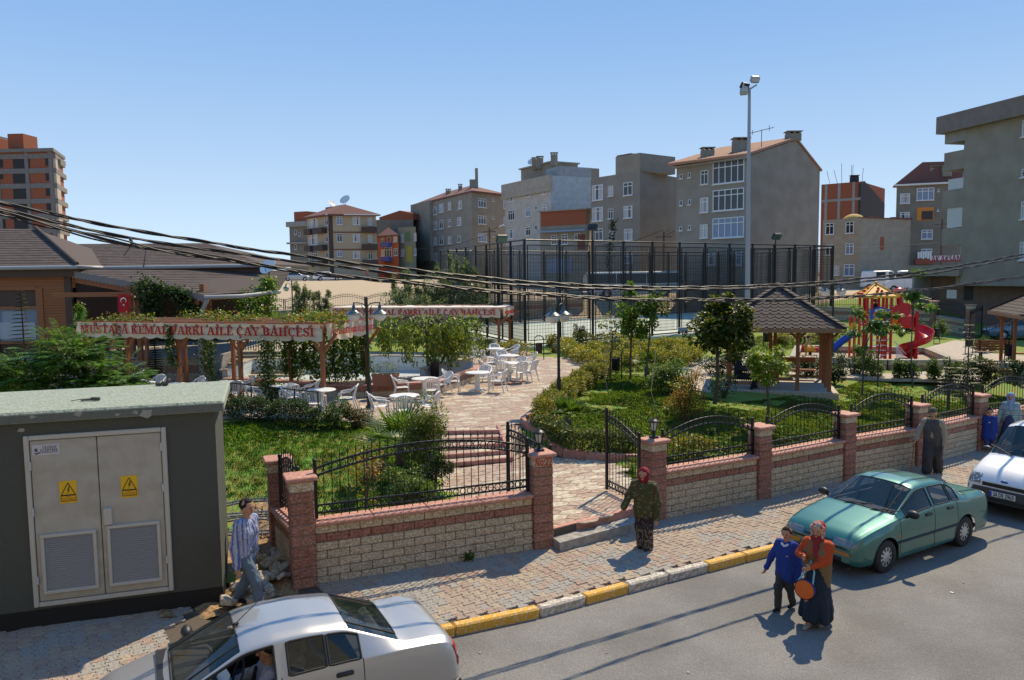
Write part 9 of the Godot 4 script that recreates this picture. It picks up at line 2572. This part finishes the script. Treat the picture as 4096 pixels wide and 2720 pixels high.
func people() -> void:
	rng.seed = 121
	mat("skin_v",Color(1,1,1),0.6)
	var stripes := func(p: Vector3,c: Color) -> Color: return Color(0.1,0.14,0.33) if absf(fposmod(atan2(p.x,p.z)*7.0 + 0.3,2.0) - 1.0) < 0.36 else Color(0.22,0.27,0.46) if absf(fposmod(atan2(p.x,p.z)*7.0,1.0) - 0.5) < 0.1 else c
	var fn := FastNoiseLite.new();fn.frequency = 14.0;fn.seed = 4
	var flowers := func(p: Vector3,c: Color) -> Color:
		var v := fn.get_noise_3d(p.x,p.y,p.z)
		return Color(0.2,0.19,0.09) if v > 0.28 else Color(0.09,0.05,0.015) if v < -0.22 else c
	var prints := func(p: Vector3,c: Color) -> Color:
		var v := fn.get_noise_3d(p.x*1.4,p.y*1.0 + 3,p.z*1.4)
		return Color(0.2,0.17,0.13) if v > 0.3 or (p.y < 0.42 and v > 0.02) else c
	var scarfp := func(p: Vector3,c: Color) -> Color:
		var v := fn.get_noise_3d(p.x*1.2,p.y*1.2 + 7,p.z*1.2)
		return c if c.r < 0.3 else Color(0.45,0.02,0.015) if p.z < 0.03 or v > 0.12 else Color(0.5,0.4,0.2) if v > 0.25 else Color(0.05,0.04,0.04) if v < -0.35 else c
	var bands := func(p: Vector3,c: Color) -> Color: return Color(0.55,0.58,0.56) if fposmod(p.y*22.0,1.0) < 0.42 else c
	var black := Color(0.014,0.013,0.013)
	var blue := Color(0.012,0.045,0.26)
	# man in the striped shirt beside the kiosk
	person("dark-haired man in a blue and white striped shirt walking past the kiosk",Vector3(-4.25,0.12,-11.93) + Vector3(0,0,0),1.25,{"h": 1.74,"lean": 0.07,"lf": [0.04,-0.14,0.02],"rf": [0.04,0.16,0.0],"lh": Vector3(0.24,0.86,0.0),"rh": Vector3(-0.23,0.72,0.02),"wear": [{"part": "top","c": Color(0.42,0.46,0.6),"sleeve": 1.0,"tint": stripes,"loose": 0.02,"name": "striped_shirt"},{"part": "trousers","c": Color(0.11,0.16,0.22),"name": "jeans"},{"part": "bones","name": "belt","bones": [[Vector3(-0.085,0.93,0),Vector3(0.085,0.93,0),0.125,0.125,black]],"c": black,"k": 0.01},{"part": "shoes","c": black},{"part": "hair","c": Color(0.012,0.01,0.009)}]}).get_node("belt").scale = Vector3(1.04,0.2,1.0)
	get_node("person/belt").position.y = 0.75
	# woman at the gate
	person("elderly woman in a red headscarf and green patterned blouse by the gate",Vector3(2.48,0.12,-14.38),-0.55,{"h": 1.54,"lean": 0.12,"lf": [0.05,0.03,0],"rf": [0.05,-0.02,0],"wide": 1.1,"rh": Vector3(-0.33,0.8,0.26),"lh": Vector3(0.27,0.62,0.08),"wear": [{"part": "top","c": Color(0.06,0.068,0.02),"hem": 0.08,"flare": 0.02,"loose": 0.035,"tint": flowers,"name": "blouse"},{"part": "trousers","c": Color(0.03,0.018,0.016),"loose": 0.045,"tint": prints,"name": "baggy_trousers"},{"part": "shoes","c": Color(0.05,0.025,0.02)},{"part": "scarf","c": Color(0.26,0.006,0.02),"tail": Color(0.4,0.06,0.02)}]})
	# schoolboy and mother crossing the road
	person("schoolboy in a blue smock with white collar crossing the road",Vector3(4.29,0,-11.91),-0.85,{"h": 1.3,"lf": [0.045,-0.08,0.02],"rf": [0.045,0.1,0],"lh": Vector3(0.2,0.5,0.02),"rh": Vector3(-0.3,0.6,0.1),"look": 0.12,"wear": [{"part": "top","c": blue,"hem": 0.09,"flare": 0.02,"loose": 0.022,"name": "smock"},{"part": "bones","name": "collar","c": Color(0.7,0.7,0.72),"k": 0.01,"bones": [[Vector3(-0.07,1.075,0.035),Vector3(-0.01,1.045,0.085),0.03,0.018,Color(0.7,0.7,0.72)],[Vector3(0.07,1.075,0.035),Vector3(0.01,1.045,0.085),0.03,0.018,Color(0.7,0.7,0.72)],[Vector3(-0.07,1.08,-0.02),Vector3(0.07,1.08,-0.02),0.032,0.032,Color(0.7,0.7,0.72)]]},{"part": "bones","name": "badge","c": Color(0.5,0.5,0.55),"k": 0.01,"bones": [[Vector3(0.05,0.9,0.112),Vector3(0.08,0.9,0.11),0.012,0.012,Color(0.5,0.5,0.55)]]},{"part": "trousers","c": Color(0.05,0.05,0.048),"loose": 0.012},{"part": "shoes","c": black},{"part": "hair","c": Color(0.035,0.022,0.015)}]})
	person("woman in floral headscarf, khaki waistcoat and long denim skirt carrying an orange bag",Vector3(4.55,0,-11.32),-0.75,{"h": 1.57,"lean": 0.03,"rf": [0.045,0.1,0.0],"lf": [0.045,-0.06,0.0],"rh": Vector3(-0.13,1.1,0.22),"lh": Vector3(0.0,0.98,0.26),"wear": [{"part": "top","c": Color(0.5,0.07,0.012),"loose": 0.018,"name": "orange_sweater"},{"part": "top","c": Color(0.2,0.135,0.06),"sleeve": 0.0,"loose": 0.024,"hem": 0.07,"name": "waistcoat"},{"part": "skirt","c": Color(0.012,0.025,0.05),"sweep": 0.05,"name": "denim_skirt","k": 0.05},{"part": "shoes","c": Color(0.3,0.28,0.25)},{"part": "scarf","c": Color(0.55,0.45,0.36),"drape": Color(0.25,0.02,0.025),"tint": scarfp,"name": "headscarf"}]})
	var bag := thing("shoulder_bag","round orange and blue bag hanging from the woman's light blue strap","bag",Vector3(4.34,0,-11.3) + Vector3(0.0,0.6,0.05),-0.75)
	var b := B.new();b.lathe([Vector2(0.001,-0.055),Vector2(0.13,-0.055),Vector2(0.15,-0.03),Vector2(0.15,0.03),Vector2(0.13,0.055),Vector2(0.001,0.055)],18,Vector3.ZERO,Basis(Vector3.RIGHT,PI/2));put(bag,"pouch",b,mat("bag_orange",Color(0.6,0.12,0.01),0.6))
	b = B.new();b.lathe([Vector2(0.152,-0.045),Vector2(0.158,0),Vector2(0.152,0.045)],18,Vector3.ZERO,Basis(Vector3.RIGHT,PI/2));put(bag,"blue_edge",b,mat("bag_blue",Color(0.02,0.04,0.2),0.6))
	b = B.new();b.tube([Vector3(-0.11,0.1,0),Vector3(0.02,0.3,0.04),Vector3(0.1,0.47,0.05),Vector3(0.14,0.3,0.03),Vector3(0.11,0.1,0)],0.014,-1,5);put(bag,"strap",b,mat("strap_blue",Color(0.2,0.45,0.6),0.7))
	# old man with cane
	person("old man in grey cap, waistcoat and baggy trousers walking with a cane",Vector3(10.77,0.12,-19.59),-0.7,{"h": 1.68,"lean": 0.28,"wide": 1.08,"lf": [0.06,-0.06,0.01],"rf": [0.06,0.1,0],"rh": Vector3(-0.36,0.86,0.26),"lh": Vector3(0.27,0.74,0.1),"moustache": Color(0.12,0.1,0.09),"wear": [{"part": "top","c": Color(0.33,0.31,0.25),"loose": 0.025,"name": "shirt"},{"part": "top","c": Color(0.085,0.085,0.088),"sleeve": 0.0,"loose": 0.042,"hem": 0.07,"name": "waistcoat"},{"part": "bones","name": "shirt_front","c": Color(0.33,0.31,0.25),"bones": [[Vector3(-0.0,0.98,0.165),Vector3(-0.0,1.22,0.2),0.055,0.04,Color(0.33,0.31,0.25)]]},{"part": "trousers","c": Color(0.05,0.05,0.052),"loose": 0.05,"name": "baggy_trousers"},{"part": "shoes","c": black},{"part": "cap","c": Color(0.1,0.1,0.075)}]})
	var cane := thing("walking_cane","thin brown cane in the old man's hand","cane",Vector3(10.77,0.12,-19.59),-0.7)
	b = B.new();b.tube([Vector3(-0.42,0.0,0.42),Vector3(-0.38,0.84,0.3),Vector3(-0.36,0.88,0.24)],0.012,-1,6);put(cane,"stick",b,M.wood)
	# girls by the far pillar
	person("schoolgirl in a blue smock walking by the wall near the white van",Vector3(13.61,0.12,-21.88),-0.6,{"h": 1.2,"lf": [0.045,-0.06,0.0],"rf": [0.045,0.07,0],"rh": Vector3(-0.28,0.6,0.1),"cell": 1.3,"wear": [{"part": "top","c": blue,"hem": 0.16,"flare": 0.05,"loose": 0.02,"name": "smock"},{"part": "trousers","c": Color(0.02,0.04,0.2),"loose": 0.008},{"part": "shoes","c": black},{"part": "hair","c": black},{"part": "bones","name": "name_tag","c": Color(0.6,0.6,0.6),"bones": [[Vector3(-0.02,0.84,0.105),Vector3(0.02,0.84,0.105),0.02,0.02,Color(0.6,0.6,0.6)],[Vector3(-0.05,1.18,-0.02),Vector3(0.05,1.2,-0.02),0.03,0.03,Color(0.5,0.5,0.6)]]}]})
	person("woman in pale blue headscarf and turquoise striped top beside the schoolgirl",Vector3(14.41,0.12,-22.22),-0.7,{"h": 1.58,"lf": [0.05,-0.05,0.0],"rf": [0.05,0.08,0],"rh": Vector3(-0.3,0.72,0.12),"cell": 1.3,"wear": [{"part": "top","c": Color(0.1,0.3,0.36),"loose": 0.02,"tint": bands,"name": "striped_top"},{"part": "skirt","c": Color(0.05,0.07,0.16)},{"part": "shoes","c": black},{"part": "scarf","c": Color(0.25,0.35,0.55),"drape": Color(0.3,0.4,0.6)}]})
	# seated man,children
	var seat := Vector3(7.95,0.97,-28.95)
	person("bearded man in dark clothes and black cap seated in the gazebo",seat + Vector3(0.45,-0.02,0.25),1.25,{"h": 1.68,"sit": 0.2,"lean": 0.05,"lf": [0.06,0.36,0],"rf": [0.06,0.3,0],"rh": Vector3(-0.15,0.75,0.3),"lh": Vector3(0.2,0.78,0.3),"cell": 1.5,"beard": Color(0.3,0.29,0.27),"wear": [{"part": "top","c": Color(0.016,0.017,0.022),"loose": 0.03,"name": "coat"},{"part": "trousers","c": Color(0.014,0.014,0.018),"loose": 0.02},{"part": "shoes","c": Color(0.25,0.25,0.24)},{"part": "cap","c": black}]})
	person("small child in yellow beside the spring rider in the sandpit",Vector3(14.72,1.06,-38.71),1.2,{"h": 1.0,"lean": 0.35,"rh": Vector3(-0.12,0.4,0.35),"lh": Vector3(0.12,0.4,0.35),"cell": 1.8,"wear": [{"part": "top","c": Color(0.5,0.3,0.12),"name": "shirt"},{"part": "trousers","c": Color(0.5,0.28,0.03),"name": "shorts"},{"part": "hair","c": black}]})
	var pt: Node3D = get_node("play_tower")
	person("child in dark clothes standing on the play tower platform",pt.position + Vector3(-0.05,1.73,0.1),0.6,{"h": 1.15,"cell": 1.8,"wear": [{"part": "top","c": Color(0.02,0.02,0.04),"name": "jacket"},{"part": "trousers","c": black},{"part": "hair","c": black}]})
	person("tiny figure in red walking at the foot of the beige block",Vector3(-21.81,4.31,-118)*Vector3(1,0,1) + Vector3(0,gh(-22,-118),0),1.2,{"h": 1.7,"cell": 2.5,"wear": [{"part": "top","c": Color(0.4,0.12,0.1),"name": "shirt"},{"part": "trousers","c": Color(0.08,0.11,0.2)},{"part": "hair","c": black}]})
	# driver with a newspaper
	var cn: Node3D = get_node("silver_car")
	person("driver in pale shirt and dark tie reading a paper in the silver car",cn.transform*Vector3(0.16,0.02,-0.36),-2.69 + PI/2,{"h": 1.68,"sit": 0.26,"lean": -0.12,"lf": [0.06,0.45,0.03],"rf": [0.06,0.42,0.03],"lh": Vector3(0.1,0.78,0.4),"rh": Vector3(-0.14,0.78,0.4),"lookdown": 1,"wear": [{"part": "top","c": Color(0.42,0.42,0.5),"loose": 0.015,"name": "shirt"},{"part": "trousers","c": Color(0.03,0.03,0.04)},{"part": "bones","name": "tie","c": black,"bones": [[Vector3(0,0.98,0.075),Vector3(0,0.74,0.13),0.022,0.028,black]]},{"part": "hair","c": black}]})
	var np := thing("newspaper","folded paper in the driver's hands","newspaper",cn.transform*Vector3(0.62,0.88,-0.42),-2.69 + PI/2)
	b = B.new();b.box(Vector3(-0.1,0.02,0),Vector3(0.22,0.3,0.006),Basis(Vector3.RIGHT,-0.6)*Basis(Vector3.UP,0.25));put(np,"page",b,M.white)
	b = B.new();b.box(Vector3(0.11,0.02,0),Vector3(0.22,0.3,0.006),Basis(Vector3.RIGHT,-0.6)*Basis(Vector3.UP,-0.25));put(np,"page",b,M.white)
# ---------------------------------------------------------------- overhead cables,poles,rubble
func cable(label: String,pts: Array,strands: int,spread: float,r: float,twist: float,tag_ := true) -> Node3D:
	var o := thing("overhead_cable",label,"cable",pts[0],0.0,"bundles of overhead cable above the pavement")
	var cv := Curve3D.new();cv.bake_interval = 0.1
	for i in pts.size():
		var t: Vector3 = (pts[mini(i + 1,pts.size() - 1)] - pts[maxi(i - 1,0)])/6.0
		cv.add_point(pts[i] - pts[0],-t,t)
	var L := cv.get_baked_length()
	for s in strands:
		var pl := []
		var n := int(L/0.07)
		for i in n + 1:
			var d := L*i/n
			var p := cv.sample_baked(d,true)
			var a := d*twist + TAU*s/strands + 0.6*sin(d*0.7 + s)
			var w := spread*(1.0 + 0.5*sin(d*1.3 + s*2.0))
			pl.push_back(p + Vector3(0.5*sin(a),cos(a),0.85*sin(a))*w)
		var b := B.new();b.tube(pl,r,-1,5,false);put(o,"strand",b,M.cable_black)
	return o
func wires() -> void:
	rng.seed = 131
	mat("cable_black",Color(0.016,0.016,0.017),0.5)
	cable("topmost twisted cable bundle, entering at the upper left",[Vector3(-5.86,6.28,-8.6),Vector3(-5.91,6.25,-9.1),Vector3(-4.91,5.99,-10),Vector3(-3.28,5.69,-11),Vector3(-1.19,5.39,-12),Vector3(0.88,5.17,-13.1),Vector3(3.4,5.06,-14.5),Vector3(6.55,5.1,-16.3),Vector3(9.84,5.32,-18.2),Vector3(13.28,5.69,-20.2),Vector3(15.1,5.9,-21.2)],3,0.013,0.0115,5.5)
	cable("second twisted cable bundle, just below the topmost",[Vector3(-5.8,6.2,-8.5),Vector3(-5.85,6.17,-9),Vector3(-4.87,5.88,-9.9),Vector3(-3.26,5.6,-10.9),Vector3(-1.18,5.31,-11.9),Vector3(0.88,5.11,-13),Vector3(3.38,5.02,-14.4),Vector3(6.51,5.04,-16.2),Vector3(9.79,5.24,-18.1),Vector3(13.22,5.62,-20.1),Vector3(15.03,5.82,-21.1)],3,0.0125,0.011,5.0)
	cable("lowest loose cable bundle, the thickest of the three at the left",[Vector3(-5.39,6.09,-7.9),Vector3(-5.46,6.07,-8.4),Vector3(-4.53,5.77,-9.2),Vector3(-3.44,5.54,-10),Vector3(-2.14,5.33,-10.7),Vector3(-0.51,5.13,-11.5),Vector3(1.54,4.93,-12.5),Vector3(3.63,4.84,-13.8),Vector3(6.12,4.8,-15.2),Vector3(9.21,4.91,-17),Vector3(12.45,5.13,-18.9),Vector3(14.13,5.28,-19.8)],4,0.023,0.011,3.5)
	var o := thing("cable_tie","loose tie ends dangling from the lowest cable bundle over the tea house","cable",Vector3(-4.48,5.78,-9.25))
	var b := B.new();b.tube([Vector3(-0.1,-0.15,0),Vector3(0,-0.02,0),Vector3(0.08,-0.05,0),Vector3(0.16,-0.1,0),Vector3(0.12,-0.3,0)],0.008,-1,4);b.tube([Vector3(-0.02,0.06,0),Vector3(0.02,-0.06,0)],0.02,-1,5);put(o,"tie",b,M.iron_grey)
	for q: Array in [[Vector3(17.22,4.34,-88),7.2,"rusty utility pole with lamp arm before the big gabled block"],[Vector3(-2.98,4.89,-110),7.5,"thin utility pole before the long grey block"],[Vector3(52.37,4.24,-95),8.6,"lamp post on the back street left of the big right-hand block"]]:
		o = thing("utility_pole",q[2],"utility pole",Vector3(q[0].x,gh(q[0].x,q[0].z),q[0].z))
		b = B.new();b.tube([Vector3.ZERO,Vector3(0,q[1],0)],0.14,0.1,6);put(o,"pole",b,mat("pole_brown",Color(0.09,0.06,0.045),0.9))
		b = B.new();b.bar(Vector3(-0.9,q[1] - 0.6,0),Vector3(0.9,q[1] - 0.6,0),0.1);b.tube([Vector3(0,q[1] - 0.5,0),Vector3(1.3,q[1] + 0.1,0.2)],0.05,-1,4);put(o,"crossarm",b,M.pole_brown)
		b = B.new();b.cbox(Vector3(1.7,q[1] + 0.2,0.25),Vector3(0.8,0.16,0.28),0.05,Basis(Vector3.BACK,0.35));put(o,"lamp_head",b,M.white)
	o = thing("overhead_cable","thin sagging wires between the poles on the back street","cable",Vector3(17.2,10.08,-88))
	for q: Array in [[Vector3(17.2,10.08,-88),Vector3(10.84,8.61,-92)],[Vector3(17.2,10.08,-88),Vector3(28.59,8.16,-90)],[Vector3(28.59,8.16,-90),Vector3(52.23,8.45,-95)],[Vector3(-2.89,10.97,-110),Vector3(-13.54,9.05,-112)]]:
		b = B.new();b.tube([q[0] - o.position,(q[0] + q[1])/2 - o.position - Vector3(0,0.5,0),q[1] - o.position],0.03,-1,3);put(o,"strand",b,M.rubber)
func rubble() -> void:
	rng.seed = 141
	var b := B.new()
	# torn-up ground beside the kiosk
	var sl := sheet(steps_f(-5.6,-2.9,18),steps_f(-11.6,-16.6,30),func(x,z): return 0.1 + 0.3*ss(-13.0,-15.5,z) + 0.1*sin(x*3.1 + z*2.3)*ss(-11.8,-13.0,z) + 0.05*sin(x*8 - z*6),func(x,z): return (Vector2(x,z) - P0).dot(E2) < 0.1 and (Vector2(x,z) - P0).dot(N2) > -1.0)
	struct("dirt",sl,mat("dirt_ochre",Color(0.42,0.28,0.15),1.0,"stone",1.2,"rock"))
	var kinds := []
	for i in 4:
		b = B.new();b.cbox(Vector3.ZERO,Vector3(0.2,0.08,0.16)*rf(0.85,1.15),0.015);kinds.append(b.mesh())
	var heap := thing("rubble","heap of loose paving blocks at the foot of the corner pillar","rubble",Vector3(-4.16,0.12,-13.2))
	for i in 78:
		var u := rf(0,1)
		var p := Vector3(-4.62 + rf(0,1.0)*(0.6 + 0.4*u),0,-11.75 - u*2.6 + rf(-0.2,0.2))
		p.y = 0.14 + rf(0,0.16) + 0.12*u
		var m := put(heap,"paving_block",kinds[i % 4],[M.paver_tan,M.paver_pink,M.kerb_stone,M.brick_cream2][i % 4],p - heap.position)
		m.rotation = Vector3(rf(-0.5,0.5),rf(0,3),rf(-0.5,0.5))
	stuff(heap)
	heap.set_meta("kind","thing")
	# grey railing panels lying on the ground
	for q: Array in [[Vector3(-6.1,0.5,-15.3),0.2,"grey iron railing panel lying flat on the bare earth, upper one"],[Vector3(-6.0,0.42,-14.4),0.1,"grey iron railing panel lying flat on the bare earth, lower one"]]:
		var w := thing("loose_railing",q[2],"railing",q[0],q[1],"grey railing panels on the ground")
		w.rotation.x = -1.42
		iron_panel(w,1.5,0.62,0.85,M.iron_grey,0.05,false,true,0.07,0.16)
	for i in 14:
		var p := Vector3(rf(-1,12),0.0,0);p.z = -11.0 - p.x*0.53 + rf(0.1,2.5)
		b = B.new();b.cbox(Vector3.ZERO,Vector3(rf(0.02,0.07),0.006,rf(0.02,0.05)),0.002)
		var m := put(self,"litter",b,[M.white,M.paver_tan,M.coping][i % 3],Vector3(p.x,0.01,p.z));m.rotation.y = rf(0,3)
		tag(m,"small scrap of litter lying on the road near the kerb","litter","scraps of litter on the road")
